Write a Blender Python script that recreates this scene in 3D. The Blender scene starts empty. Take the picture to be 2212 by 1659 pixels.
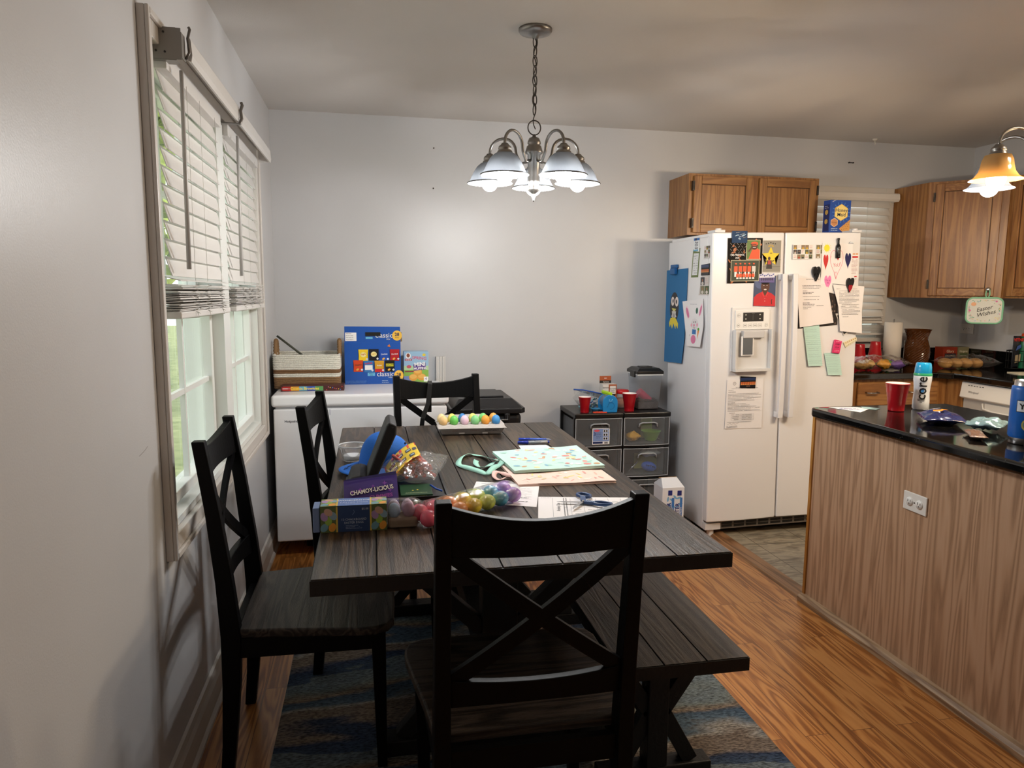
import bpy, bmesh, math, random
from mathutils import Matrix, Vector, Euler
random.seed(7)
SC = bpy.context.scene
COL = SC.collection
PI = math.pi
# ------------------------------------------------------------ camera
cam_d = bpy.data.cameras.new('camera'); cam = bpy.data.objects.new('camera', cam_d); COL.objects.link(cam)
cam_d.sensor_width = 36.0; cam_d.lens = 24.933; cam_d.clip_start = 0.05; cam_d.clip_end = 200
def cam_matrix(yaw, pitch, roll, loc):
    fw = Vector((math.sin(yaw)*math.cos(pitch), math.cos(yaw)*math.cos(pitch), -math.sin(pitch)))
    r = Vector((math.cos(yaw), -math.sin(yaw), 0)); u = r.cross(fw)
    r2 = r*math.cos(roll)+u*math.sin(roll); u2 = -r*math.sin(roll)+u*math.cos(roll)
    M = Matrix((r2, u2, -fw)).transposed().to_4x4(); M.translation = loc
    return M
cam.matrix_world = cam_matrix(0.194573, 0.126963, 0.0077968, Vector((0.56177, 0, 1.40869)))
SC.camera = cam
# ------------------------------------------------------------ view and world
SC.view_settings.view_transform = 'Standard'
try: SC.view_settings.look = 'None'
except Exception: pass
SC.view_settings.gamma = 1.0; SC.view_settings.exposure = -0.14; SC.view_settings.use_curve_mapping = False
world = bpy.data.worlds.new('daylight'); SC.world = world; world.use_nodes = True
wn = world.node_tree; wn.nodes.clear()
wo = wn.nodes.new('ShaderNodeOutputWorld'); wb = wn.nodes.new('ShaderNodeBackground')
wb.inputs[0].default_value = (0.93, 0.98, 1.0, 1); wb.inputs[1].default_value = 2.3
wn.links.new(wb.outputs[0], wo.inputs[0])
def area(name, loc, rot, sx, sy, power, col):
    l = bpy.data.lights.new(name, 'AREA'); l.shape = 'RECTANGLE'; l.size = sx; l.size_y = sy; l.energy = power; l.color = col
    o = bpy.data.objects.new(name, l); COL.objects.link(o); o.location = loc; o.rotation_euler = rot
    return o
sun_d = bpy.data.lights.new('sun', 'SUN'); sun_d.energy = 4.0; sun_d.angle = 0.3; sun_d.color = (1, .96, .88)
sun = bpy.data.objects.new('sun', sun_d); COL.objects.link(sun); sun.rotation_euler = (math.radians(48), math.radians(12), 0)
# kitchen ceiling lamp out of frame, and an added fill with no known fixture
area('kitchen_ceiling_light', (3.55, 1.7, 2.42), (0, 0, 0), .5, .3, 22, (1, .78, .56))
area('fill_light', (2.3, -1.6, 2.42), (0, 0, 0), .8, .8, 4, (.93, .96, 1))
BULB_W = 10.0; WARM_W = 13.0

# ------------------------------------------------------------ materials
def lin(h):
    h = h.lstrip('#'); c = [int(h[i:i+2], 16)/255 for i in (0, 2, 4)]
    return tuple(x/12.92 if x <= .04045 else ((x+.055)/1.055)**2.4 for x in c)+(1,)
MATS = {}
def newmat(name):
    m = bpy.data.materials.new(name); m.use_nodes = True
    nt = m.node_tree; b = nt.nodes['Principled BSDF']
    return m, nt, b
def P(hexc, rough=.5, metal=0.0, name=None, coat=0, spec=.5, emis=None, es=0, bump=0, bscale=80, trans=0, alpha=1, var=0):
    key = (hexc, rough, metal, coat, spec, emis, es, bump, bscale, trans, alpha, var)
    if key in MATS: return MATS[key]
    m, nt, b = newmat(name or 'paint_'+hexc.strip('#'))
    b.inputs['Base Color'].default_value = lin(hexc); b.inputs['Roughness'].default_value = rough
    b.inputs['Metallic'].default_value = metal; b.inputs['Specular IOR Level'].default_value = spec
    b.inputs['Coat Weight'].default_value = coat; b.inputs['Transmission Weight'].default_value = trans
    b.inputs['Alpha'].default_value = alpha
    if emis: b.inputs['Emission Color'].default_value = lin(emis); b.inputs['Emission Strength'].default_value = es
    if bump or var:
        tc = nt.nodes.new('ShaderNodeTexCoord'); n = nt.nodes.new('ShaderNodeTexNoise'); n.inputs['Scale'].default_value = bscale; n.inputs['Detail'].default_value = 4
        nt.links.new(tc.outputs['Object'], n.inputs['Vector'])
        if bump:
            bp = nt.nodes.new('ShaderNodeBump'); bp.inputs['Strength'].default_value = bump; bp.inputs['Distance'].default_value = .004
            nt.links.new(n.outputs['Fac'], bp.inputs['Height']); nt.links.new(bp.outputs[0], b.inputs['Normal'])
        if var:
            cr = nt.nodes.new('ShaderNodeMixRGB'); c = lin(hexc)
            cr.inputs[1].default_value = tuple(x*(1-var) for x in c[:3])+(1,); cr.inputs[2].default_value = tuple(min(1, x*(1+var)) for x in c[:3])+(1,)
            nt.links.new(n.outputs['Fac'], cr.inputs[0]); nt.links.new(cr.outputs[0], b.inputs['Base Color'])
    MATS[key] = m; return m
def mathn(nt, op, a, b=None):
    n = nt.nodes.new('ShaderNodeMath'); n.operation = op
    for i, v in enumerate((a, b)):
        if v is None: continue
        if hasattr(v, 'links'): nt.links.new(v, n.inputs[i])
        else: n.inputs[i].default_value = v
    return n.outputs[0]
def ramp(nt, fac, stops):
    r = nt.nodes.new('ShaderNodeValToRGB'); nt.links.new(fac, r.inputs[0])
    e = r.color_ramp.elements
    while len(e) < len(stops): e.new(.5)
    for i, (p, c) in enumerate(stops): e[i].position = p; e[i].color = lin(c)
    return r.outputs[0]
def wood(name, stops, along='y', sc=5.0, rings=45.0, planks=None, rough=.4, bump=.15, fine=.35, stretch=.1, coat=0, gapc=None, dist=.5, spec=.5, poff=0):
    """grain from the contour lines of a noise stretched along the board; planks = (width, length, plank axis pair)"""
    m, nt, b = newmat(name); L = nt.links
    tc = nt.nodes.new('ShaderNodeTexCoord'); src = tc.outputs['Object']
    sep = nt.nodes.new('ShaderNodeSeparateXYZ'); L.new(src, sep.inputs[0]); ax = dict(x=sep.outputs[0], y=sep.outputs[1], z=sep.outputs[2])
    oth = [a for a in 'xyz' if a != along]
    off = None; gap = None
    if planks:
        w, ln, across = planks
        br = nt.nodes.new('ShaderNodeTexBrick'); cb = nt.nodes.new('ShaderNodeCombineXYZ')
        L.new(mathn(nt, 'ADD', ax[along], 13.0 if poff else 0), cb.inputs[0]); L.new(mathn(nt, 'ADD', ax[across], poff), cb.inputs[1]); L.new(cb.outputs[0], br.inputs['Vector'])
        br.inputs['Scale'].default_value = 1; br.inputs['Brick Width'].default_value = ln; br.inputs['Row Height'].default_value = w
        br.inputs['Mortar Size'].default_value = .0012 if ln < 5 else .002; br.inputs['Mortar Smooth'].default_value = .3
        br.inputs['Color1'].default_value = (0, 0, 0, 1); br.inputs['Color2'].default_value = (1, 1, 1, 1); br.offset = .37
        off = br.outputs['Color']; gap = br.outputs['Fac']
    cb2 = nt.nodes.new('ShaderNodeCombineXYZ')
    L.new(mathn(nt, 'MULTIPLY', ax[oth[0]], sc), cb2.inputs[0]); L.new(mathn(nt, 'MULTIPLY', ax[along], sc*stretch), cb2.inputs[1])
    zz = mathn(nt, 'MULTIPLY', ax[oth[1]], sc)
    if off is not None: zz = mathn(nt, 'ADD', zz, mathn(nt, 'MULTIPLY', off, 37.0))
    L.new(zz, cb2.inputs[2])
    n = nt.nodes.new('ShaderNodeTexNoise'); n.inputs['Scale'].default_value = 1; n.inputs['Detail'].default_value = 2; n.inputs['Roughness'].default_value = .45
    n.inputs['Distortion'].default_value = dist
    L.new(cb2.outputs[0], n.inputs['Vector'])
    s = mathn(nt, 'SINE', mathn(nt, 'MULTIPLY', n.outputs['Fac'], rings)); s = mathn(nt, 'MULTIPLY_ADD', s, .5); s.node.inputs[2].default_value = .5
    cb3 = nt.nodes.new('ShaderNodeCombineXYZ')
    L.new(mathn(nt, 'MULTIPLY', ax[oth[0]], sc*40), cb3.inputs[0]); L.new(mathn(nt, 'MULTIPLY', ax[along], sc*1.6), cb3.inputs[1]); L.new(mathn(nt, 'MULTIPLY', ax[oth[1]], sc*40), cb3.inputs[2])
    f = nt.nodes.new('ShaderNodeTexNoise'); f.inputs['Scale'].default_value = 1; f.inputs['Detail'].default_value = 3; L.new(cb3.outputs[0], f.inputs['Vector'])
    mixf = mathn(nt, 'ADD', mathn(nt, 'MULTIPLY', s, 1-fine), mathn(nt, 'MULTIPLY', f.outputs['Fac'], fine))
    if off is not None: mixf = mathn(nt, 'ADD', mixf, mathn(nt, 'MULTIPLY', mathn(nt, 'SUBTRACT', off, .5), .18))
    col = ramp(nt, mixf, stops)
    h = mixf
    if gap is not None:
        mx = nt.nodes.new('ShaderNodeMixRGB'); L.new(gap, mx.inputs[0]); L.new(col, mx.inputs[1]); mx.inputs[2].default_value = lin(gapc or '2a1a10'); col = mx.outputs[0]
        h = mathn(nt, 'SUBTRACT', mixf, mathn(nt, 'MULTIPLY', gap, 3.0))
    L.new(col, b.inputs['Base Color']); b.inputs['Roughness'].default_value = rough; b.inputs['Coat Weight'].default_value = coat; b.inputs['Coat Roughness'].default_value = .25
    b.inputs['Specular IOR Level'].default_value = spec
    bp = nt.nodes.new('ShaderNodeBump'); bp.inputs['Strength'].default_value = bump; bp.inputs['Distance'].default_value = .003
    L.new(h, bp.inputs['Height']); L.new(bp.outputs[0], b.inputs['Normal'])
    return m
def thin_clear(name, tint='ffffff', gloss=.12, diff=.08, rough=.08, bump=0, fres=.6):
    m = bpy.data.materials.new(name); m.use_nodes = True; nt = m.node_tree; nt.nodes.clear(); L = nt.links
    o = nt.nodes.new('ShaderNodeOutputMaterial'); t = nt.nodes.new('ShaderNodeBsdfTransparent'); g = nt.nodes.new('ShaderNodeBsdfGlossy'); d = nt.nodes.new('ShaderNodeBsdfDiffuse')
    t.inputs[0].default_value = lin(tint); d.inputs[0].default_value = lin(tint); g.inputs['Roughness'].default_value = rough
    lw = nt.nodes.new('ShaderNodeLayerWeight'); lw.inputs[0].default_value = .25
    m1 = nt.nodes.new('ShaderNodeMixShader'); m1.inputs[0].default_value = diff; L.new(t.outputs[0], m1.inputs[1]); L.new(d.outputs[0], m1.inputs[2])
    f = mathn(nt, 'ADD', mathn(nt, 'MULTIPLY', lw.outputs['Fresnel'], fres), gloss); 
    m2 = nt.nodes.new('ShaderNodeMixShader'); L.new(f, m2.inputs[0]); L.new(m1.outputs[0], m2.inputs[1]); L.new(g.outputs[0], m2.inputs[2])
    if bump:
        tc = nt.nodes.new('ShaderNodeTexCoord'); n = nt.nodes.new('ShaderNodeTexNoise'); n.inputs['Scale'].default_value = 28; n.inputs['Detail'].default_value = 3; n.inputs['Distortion'].default_value = 1
        L.new(tc.outputs['Object'], n.inputs['Vector']); bp = nt.nodes.new('ShaderNodeBump'); bp.inputs['Strength'].default_value = bump; bp.inputs['Distance'].default_value = .02
        L.new(n.outputs['Fac'], bp.inputs['Height']); L.new(bp.outputs[0], g.inputs['Normal'])
    L.new(m2.outputs[0], o.inputs[0]); return m
# wall paint: satin, faint roller texture
def wallmat(name, hexc, rough, bump, sc=220):
    m, nt, b = newmat(name); L = nt.links
    tc = nt.nodes.new('ShaderNodeTexCoord'); n = nt.nodes.new('ShaderNodeTexNoise'); n.inputs['Scale'].default_value = sc; n.inputs['Detail'].default_value = 3
    n2 = nt.nodes.new('ShaderNodeTexNoise'); n2.inputs['Scale'].default_value = 2.2; n2.inputs['Detail'].default_value = 5
    L.new(tc.outputs['Object'], n.inputs['Vector']); L.new(tc.outputs['Object'], n2.inputs['Vector'])
    c = lin(hexc); mx = nt.nodes.new('ShaderNodeMixRGB'); L.new(n2.outputs['Fac'], mx.inputs[0]); mx.inputs[1].default_value = tuple(x*.93 for x in c[:3])+(1,); mx.inputs[2].default_value = tuple(min(1, x*1.05) for x in c[:3])+(1,)
    L.new(mx.outputs[0], b.inputs['Base Color']); b.inputs['Roughness'].default_value = rough
    bp = nt.nodes.new('ShaderNodeBump'); bp.inputs['Strength'].default_value = bump; bp.inputs['Distance'].default_value = .002; L.new(n.outputs['Fac'], bp.inputs['Height']); L.new(bp.outputs[0], b.inputs['Normal'])
    return m
M_WALL = wallmat('satin_wall_paint', 'cccdcf', .38, .13)
M_CEIL = wallmat('flat_ceiling_paint', 'd2cec9', .7, .2)
M_TRIM = P('cfcac4', .4, name='trim_paint')
M_WHITE = P('e8e8e6', .45, name='white_plastic')
M_APPL = P('eeeef0', .28, name='appliance_enamel', bump=.02, bscale=400)
M_BLACK = P('060607', .45, name='black_chair_paint', bump=.12, bscale=160, spec=.14)
M_BLKP = P('0c0c0d', .35, name='black_plastic')
M_NICKEL = P('8f8c88', .34, 1.0, name='brushed_nickel')
M_STEEL = P('b8b8ba', .25, 1.0, name='steel')
M_TABLE = wood('table_dark_wood', [(.15, '150f0a'), (.45, '2f241a'), (.8, '564534')], 'y', 24, 34, (.1472, 60, 'x'), .34, .6, .62, .06, gapc='0a0806', poff=.0736)
M_BENCH = wood('bench_dark_wood', [(.15, '120f0c'), (.45, '2c2520'), (.8, '4c423a')], 'y', 22, 34, (.1177, 60, 'x'), .4, .6, .62, .065, gapc='070605', poff=.0553)
M_SEAT = wood('seat_dark_wood', [(.15, '120f0c'), (.45, '2a231e'), (.8, '4a4038')], 'x', 22, 34, None, .36, .5, .6, .07, spec=.3)
M_EDGE = P('080707', .55, name='dark_wood_and_edge_shade', bump=.4, bscale=90)  # dark leg wood; also paints the shaded edges of table and bench tops
M_FLOOR = wood('oak_strip_floor', [(.05, '74421c'), (.3, 'a0632c'), (.55, 'bd7f42'), (.95, 'cf9455')], 'y', 17, 40, (.083, .95, 'x'), .3, .05, .42, .065, gapc='6b4222', dist=.8)
M_OAK = wood('oak_cabinet', [(.1, '6f4726'), (.4, '8f6136'), (.9, 'a97b48')], 'z', 17, 34, None, .36, .06, .55, .06)
M_OAKX = wood('oak_cabinet_rail', [(.1, '6f4726'), (.4, '8f6136'), (.9, 'a97b48')], 'x', 17, 34, None, .36, .06, .55, .06)
M_OAKY = wood('oak_cabinet_rail_side', [(.1, '6f4726'), (.4, '8f6136'), (.9, 'a97b48')], 'y', 17, 34, None, .36, .06, .55, .06)
M_PANEL = wood('oak_veneer_panel', [(.0, '83624a'), (.22, 'a68366'), (.5, 'b99576'), (1, 'c5a386')], 'z', 13, 60, None, .5, .03, .35, .055, dist=.3)
M_STRIP = wood('oak_strip_trim', [(.1, '7a5c42'), (.5, 'a58a6c'), (.9, 'bda283')], 'y', 20, 30, None, .5, .05, .4, .08)
def granite():
    m, nt, b = newmat('black_granite'); L = nt.links; tc = nt.nodes.new('ShaderNodeTexCoord')
    v = nt.nodes.new('ShaderNodeTexVoronoi'); v.inputs['Scale'].default_value = 130; n = nt.nodes.new('ShaderNodeTexNoise'); n.inputs['Scale'].default_value = 45; n.inputs['Detail'].default_value = 6
    L.new(tc.outputs['Object'], v.inputs['Vector']); L.new(tc.outputs['Object'], n.inputs['Vector'])
    f = mathn(nt, 'MULTIPLY', mathn(nt, 'LESS_THAN', v.outputs['Distance'], .22), mathn(nt, 'GREATER_THAN', n.outputs['Fac'], .57))
    mx = nt.nodes.new('ShaderNodeMixRGB'); L.new(f, mx.inputs[0]); mx.inputs[1].default_value = lin('0b0b0b'); mx.inputs[2].default_value = lin('4c4a42')
    L.new(mx.outputs[0], b.inputs['Base Color']); b.inputs['Roughness'].default_value = .08; b.inputs['Specular IOR Level'].default_value = .8
    return m
M_GRAN = granite()
def rugmat():
    m, nt, b = newmat('wavy_striped_rug'); L = nt.links; tc = nt.nodes.new('ShaderNodeTexCoord'); sep = nt.nodes.new('ShaderNodeSeparateXYZ'); L.new(tc.outputs['Object'], sep.inputs[0])
    n = nt.nodes.new('ShaderNodeTexNoise'); n.inputs['Scale'].default_value = 1.1; n.inputs['Detail'].default_value = 2
    mp = nt.nodes.new('ShaderNodeMapping'); mp.inputs['Scale'].default_value = (1.5, 4.5, 1); L.new(tc.outputs['Object'], mp.inputs[0]); L.new(mp.outputs[0], n.inputs['Vector'])
    fz = nt.nodes.new('ShaderNodeTexNoise'); fz.inputs['Scale'].default_value = 120; fz.inputs['Detail'].default_value = 3; mpf = nt.nodes.new('ShaderNodeMapping'); mpf.inputs['Scale'].default_value = (.55, 1.3, 1); L.new(tc.outputs['Object'], mpf.inputs[0]); L.new(mpf.outputs[0], fz.inputs['Vector'])
    t = mathn(nt, 'ADD', mathn(nt, 'MULTIPLY', sep.outputs[1], 2.3), mathn(nt, 'MULTIPLY', n.outputs['Fac'], 1.0))
    t = mathn(nt, 'ADD', t, mathn(nt, 'MULTIPLY', sep.outputs[0], -.22)); t = mathn(nt, 'ADD', t, mathn(nt, 'MULTIPLY', fz.outputs['Fac'], .05))
    t = mathn(nt, 'FRACT', t)
    c = ramp(nt, t, [(0, '4a5a70'), (.12, '3c4a64'), (.18, '8c8076'), (.33, '80746a'), (.38, 'a8a49c'), (.44, '5f7282'), (.58, '4e6072'), (.64, '8c7c6c'), (.78, '7f8886'), (.92, '75828a')])
    mx = nt.nodes.new('ShaderNodeMixRGB'); mx.blend_type = 'MULTIPLY'; mx.inputs[0].default_value = .75; L.new(c, mx.inputs[1])
    L.new(ramp(nt, fz.outputs['Fac'], [(.3, '555555'), (.62, 'ffffff')]), mx.inputs[2]); L.new(mx.outputs[0], b.inputs['Base Color']); b.inputs['Roughness'].default_value = 1
    b.inputs['Specular IOR Level'].default_value = .1
    bp = nt.nodes.new('ShaderNodeBump'); bp.inputs['Strength'].default_value = 1; bp.inputs['Distance'].default_value = .012; L.new(fz.outputs['Fac'], bp.inputs['Height']); L.new(bp.outputs[0], b.inputs['Normal'])
    return m
def tilemat():
    m, nt, b = newmat('slate_look_vinyl_tile'); L = nt.links; tc = nt.nodes.new('ShaderNodeTexCoord')
    mp = nt.nodes.new('ShaderNodeMapping'); mp.inputs['Location'].default_value = (.05, .11, 0); L.new(tc.outputs['Object'], mp.inputs[0])
    br = nt.nodes.new('ShaderNodeTexBrick'); br.offset = 0; br.inputs['Scale'].default_value = 1; br.inputs['Brick Width'].default_value = .305; br.inputs['Row Height'].default_value = .305; br.inputs['Mortar Size'].default_value = .0022
    L.new(mp.outputs[0], br.inputs['Vector'])
    n = nt.nodes.new('ShaderNodeTexNoise'); n.inputs['Scale'].default_value = 9; n.inputs['Detail'].default_value = 8; n.inputs['Distortion'].default_value = 1.6
    mp2 = nt.nodes.new('ShaderNodeMapping'); mp2.inputs['Scale'].default_value = (.7, 2.2, 1); mp2.inputs['Rotation'].default_value = (0, 0, .5); L.new(tc.outputs['Object'], mp2.inputs[0]); L.new(mp2.outputs[0], n.inputs['Vector'])
    c = ramp(nt, n.outputs['Fac'], [(.3, '655b4e'), (.48, '8d8472'), (.6, 'a59a86'), (.75, '7a6c58')])
    mx = nt.nodes.new('ShaderNodeMixRGB'); L.new(br.outputs['Fac'], mx.inputs[0]); L.new(c, mx.inputs[1]); mx.inputs[2].default_value = lin('4c443a')
    L.new(mx.outputs[0], b.inputs['Base Color']); b.inputs['Roughness'].default_value = .4
    return m
M_CLEAR = thin_clear('clear_plastic', 'ffffff', .06, .10, .06)
M_FILM = thin_clear('crinkled_film', 'ffffff', .025, .025, .07, bump=.55, fres=.32)
M_FILM2 = thin_clear('glossy_sleeve_film', 'ffffff', .06, .02, .06, bump=.4, fres=.6)
M_FROST = thin_clear('frosted_drawer_plastic', 'e6eaee', .02, .10, .25, fres=.2)
M_PANE = thin_clear('window_glass', 'fdfefd', .04, 0.0, .0, fres=.28)

# ------------------------------------------------------------ mesh helpers
MW = {}
I4 = Matrix.Identity(4)
def tag(o, label=None, cat=None, group=None, kind=None):
    if label: o['label'] = label
    if cat: o['category'] = cat
    if group: o['group'] = group
    if kind: o['kind'] = kind
    return o
def thing(name, label, cat, loc=(0, 0, 0), rot=(0, 0, 0), group=None):
    o = bpy.data.objects.new(name, None); COL.objects.link(o); o.empty_display_size = .05
    o.location = loc; o.rotation_euler = rot
    MW[o.name] = Matrix.Translation(loc) @ Euler(rot).to_matrix().to_4x4()
    return tag(o, label, cat, group)
class MB:
    """collects shapes (in world or, under M, local coordinates) and links them as ONE mesh object"""
    def __init__(s, m=None, M=None): s.bm = bmesh.new(); s.mats = []; s.m = m; s.M = M
    def mi(s, m):
        m = m or s.m
        if m not in s.mats: s.mats.append(m)
        return s.mats.index(m)
    def add(s, vs, fs, m=None, M=None, smooth=False):
        bv = [s.bm.verts.new((M @ Vector(v)) if M else Vector(v)) for v in vs]; k = s.mi(m)
        for f in fs:
            try: F = s.bm.faces.new([bv[i] for i in f]); F.material_index = k; F.smooth = smooth
            except ValueError: pass
        return s
    def box(s, x0, x1, y0, y1, z0, z1, m=None, M=None):
        v = [(x, y, z) for x in (x0, x1) for y in (y0, y1) for z in (z0, z1)]
        return s.add(v, [(0, 1, 3, 2), (4, 6, 7, 5), (0, 4, 5, 1), (2, 3, 7, 6), (0, 2, 6, 4), (1, 5, 7, 3)], m, M)
    def beam(s, p, q, w, h, up=(0, 0, 1), m=None, w2=None, h2=None):
        p, q, up = Vector(p), Vector(q), Vector(up); d = (q-p).normalized(); a = d.cross(up).normalized(); b = a.cross(d)
        w2 = w2 or w; h2 = h2 or h; v = []
        for (c, ww, hh) in ((p, w, h), (q, w2, h2)):
            for i, j in ((-1, -1), (1, -1), (1, 1), (-1, 1)): v.append(c+a*ww/2*i+b*hh/2*j)
        return s.add(v, [(3, 2, 1, 0), (4, 5, 6, 7), (0, 1, 5, 4), (1, 2, 6, 5), (2, 3, 7, 6), (3, 0, 4, 7)], m)
    def prism(s, pts, lo, hi, axis='z', m=None, M=None):
        n = len(pts)
        def pt(a, b, c): return {'z': (a, b, c), 'y': (a, c, b), 'x': (c, a, b)}[axis]
        v = [pt(a, b, lo) for a, b in pts]+[pt(a, b, hi) for a, b in pts]
        return s.add(v, [tuple(range(n-1, -1, -1)), tuple(range(n, 2*n))]+[(i, (i+1) % n, n+(i+1) % n, n+i) for i in range(n)], m, M)
    def lathe(s, prof, n=24, c=(0, 0, 0), m=None, M=None, smooth=True, ax='z'):
        v = []; f = []
        for r, z in prof:
            for i in range(n):
                a = 2*PI*i/n; p = (r*math.cos(a), r*math.sin(a), z)
                if ax == 'y': p = (p[0], p[2], p[1])
                if ax == 'x': p = (p[2], p[0], p[1])
                v.append((p[0]+c[0], p[1]+c[1], p[2]+c[2]))
        for k in range(len(prof)-1):
            for i in range(n): f.append((k*n+i, k*n+(i+1) % n, (k+1)*n+(i+1) % n, (k+1)*n+i))
        return s.add(v, f, m, M, smooth)
    def cyl(s, p, q, r, r2=None, n=16, m=None, smooth=True):
        p, q = Vector(p), Vector(q); r2 = r if r2 is None else r2; d = (q-p).normalized()
        a = d.cross(Vector((0, 0, 1)) if abs(d.z) < .9 else Vector((1, 0, 0))).normalized(); b = d.cross(a)
        v = [p+(a*math.cos(t)+b*math.sin(t))*r for t in [2*PI*i/n for i in range(n)]]+[q+(a*math.cos(t)+b*math.sin(t))*r2 for t in [2*PI*i/n for i in range(n)]]
        s.add(v, [(i, (i+1) % n, n+(i+1) % n, n+i) for i in range(n)], m, None, smooth)
        return s.add(v, [tuple(range(n-1, -1, -1)), tuple(range(n, 2*n))], m)
    def tube(s, pts, r, n=8, closed=False, m=None):
        pts = [Vector(p) for p in pts]; N = len(pts); v = []; prev = None
        for i, p in enumerate(pts):
            a = pts[(i-1) % N] if (closed or i > 0) else p; b = pts[(i+1) % N] if (closed or i < N-1) else p
            d = (b-a).normalized()
            if prev is None: e = d.cross(Vector((0, 0, 1)) if abs(d.z) < .9 else Vector((1, 0, 0))).normalized()
            else: e = (prev-d*prev.dot(d)).normalized()
            prev = e; g = d.cross(e); rr = r[i] if isinstance(r, (list, tuple)) else r
            v += [p+(e*math.cos(t)+g*math.sin(t))*rr for t in [2*PI*k/n for k in range(n)]]
        f = [(i*n+k, i*n+(k+1) % n, ((i+1) % N)*n+(k+1) % n, ((i+1) % N)*n+k) for i in range(N if closed else N-1) for k in range(n)]
        s.add(v, f, m, None, True)
        if not closed: s.add(v[:n], [tuple(range(n-1, -1, -1))], m); s.add(v[-n:], [tuple(range(n))], m)
        return s
    def ball(s, c, r, m=None, sx=1, sy=1, sz=1, nu=16, nv=10, M=None, egg=0):
        v = []; f = []
        for j in range(nv+1):
            t = PI*j/nv
            for i in range(nu):
                a = 2*PI*i/nu; k = 1-egg*math.cos(t)
                p = Vector((math.sin(t)*math.cos(a)*r*sx*k, math.sin(t)*math.sin(a)*r*sy*k, math.cos(t)*r*sz))
                if M: p = M @ p
                v.append(p+Vector(c))
        for j in range(nv):
            for i in range(nu): f.append((j*nu+i, (j+1)*nu+i, (j+1)*nu+(i+1) % nu, j*nu+(i+1) % nu))
        return s.add(v, f, m, None, True)
    def grid(s, fn, nu, nv, m=None, smooth=True, closeu=False):
        v = [fn(i/nu, j/nv) for j in range(nv+1) for i in range(nu+(0 if closeu else 1))]; w = nu+(0 if closeu else 1)
        f = [(j*w+i, j*w+(i+1) % w, (j+1)*w+(i+1) % w, (j+1)*w+i) for j in range(nv) for i in range(nu)]
        return s.add(v, f, m, None, smooth)
    def build(s, name, parent=None, bevel=0, seg=2, solid=0, sub=0, smooth=False, merge=True, local=False, auto=False):
        if merge: bmesh.ops.remove_doubles(s.bm, verts=s.bm.verts, dist=1e-5)
        bmesh.ops.recalc_face_normals(s.bm, faces=s.bm.faces)
        root = parent
        while root is not None and root.parent is not None: root = root.parent
        if s.M: s.bm.transform(s.M)
        me = bpy.data.meshes.new(name); o = bpy.data.objects.new(name, me); COL.objects.link(o)
        if parent is None:
            # origin at the base of the thing
            vs = s.bm.verts; 
            c = Vector(((min(v.co.x for v in vs)+max(v.co.x for v in vs))/2, (min(v.co.y for v in vs)+max(v.co.y for v in vs))/2, min(v.co.z for v in vs)))
            if local is False and not getattr(s, 'keep', False):
                s.bm.transform(Matrix.Translation(-c)); o.location = c
            MW[o.name] = Matrix.Translation(o.location)
        else:
            o.parent = parent
            if not local: s.bm.transform(MW[root.name].inverted())
        if smooth:
            for f in s.bm.faces: f.smooth = True
        s.bm.to_mesh(me); s.bm.free()
        for m in s.mats: me.materials.append(m)
        if bevel:
            b = o.modifiers.new('bevel', 'BEVEL'); b.width = bevel; b.segments = seg; b.limit_method = 'ANGLE'; b.angle_limit = .6
        if solid:
            b = o.modifiers.new('thickness', 'SOLIDIFY'); b.thickness = solid; b.offset = 0
        if sub:
            b = o.modifiers.new('smooth', 'SUBSURF'); b.levels = sub; b.render_levels = sub
        return o
def copy_tree(o, parent=None):
    c = o.copy(); COL.objects.link(c); c.parent = parent
    for ch in list(o.children): copy_tree(ch, c)
    return c
def S_(name, mb, kind='structure', parent=None, **k):
    mb.keep = True; o = mb.build(name, parent, **k)
    if parent is None: o['kind'] = kind
    return o
_txt = {}
def text_mesh(body, align='CENTER', bold=0, shear=0):
    key = (body, align, bold, shear)
    if key not in _txt:
        c = bpy.data.curves.new('t', 'FONT'); c.body = body; c.size = 1; c.align_x = align; c.align_y = 'CENTER'; c.resolution_u = 2; c.offset = bold; c.shear = shear
        o = bpy.data.objects.new('t', c); me = bpy.data.meshes.new_from_object(o)
        _txt[key] = ([v.co.copy() for v in me.vertices], [tuple(p.vertices) for p in me.polygons])
        bpy.data.objects.remove(o); bpy.data.curves.remove(c); bpy.data.meshes.remove(me)
    return _txt[key]
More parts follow.
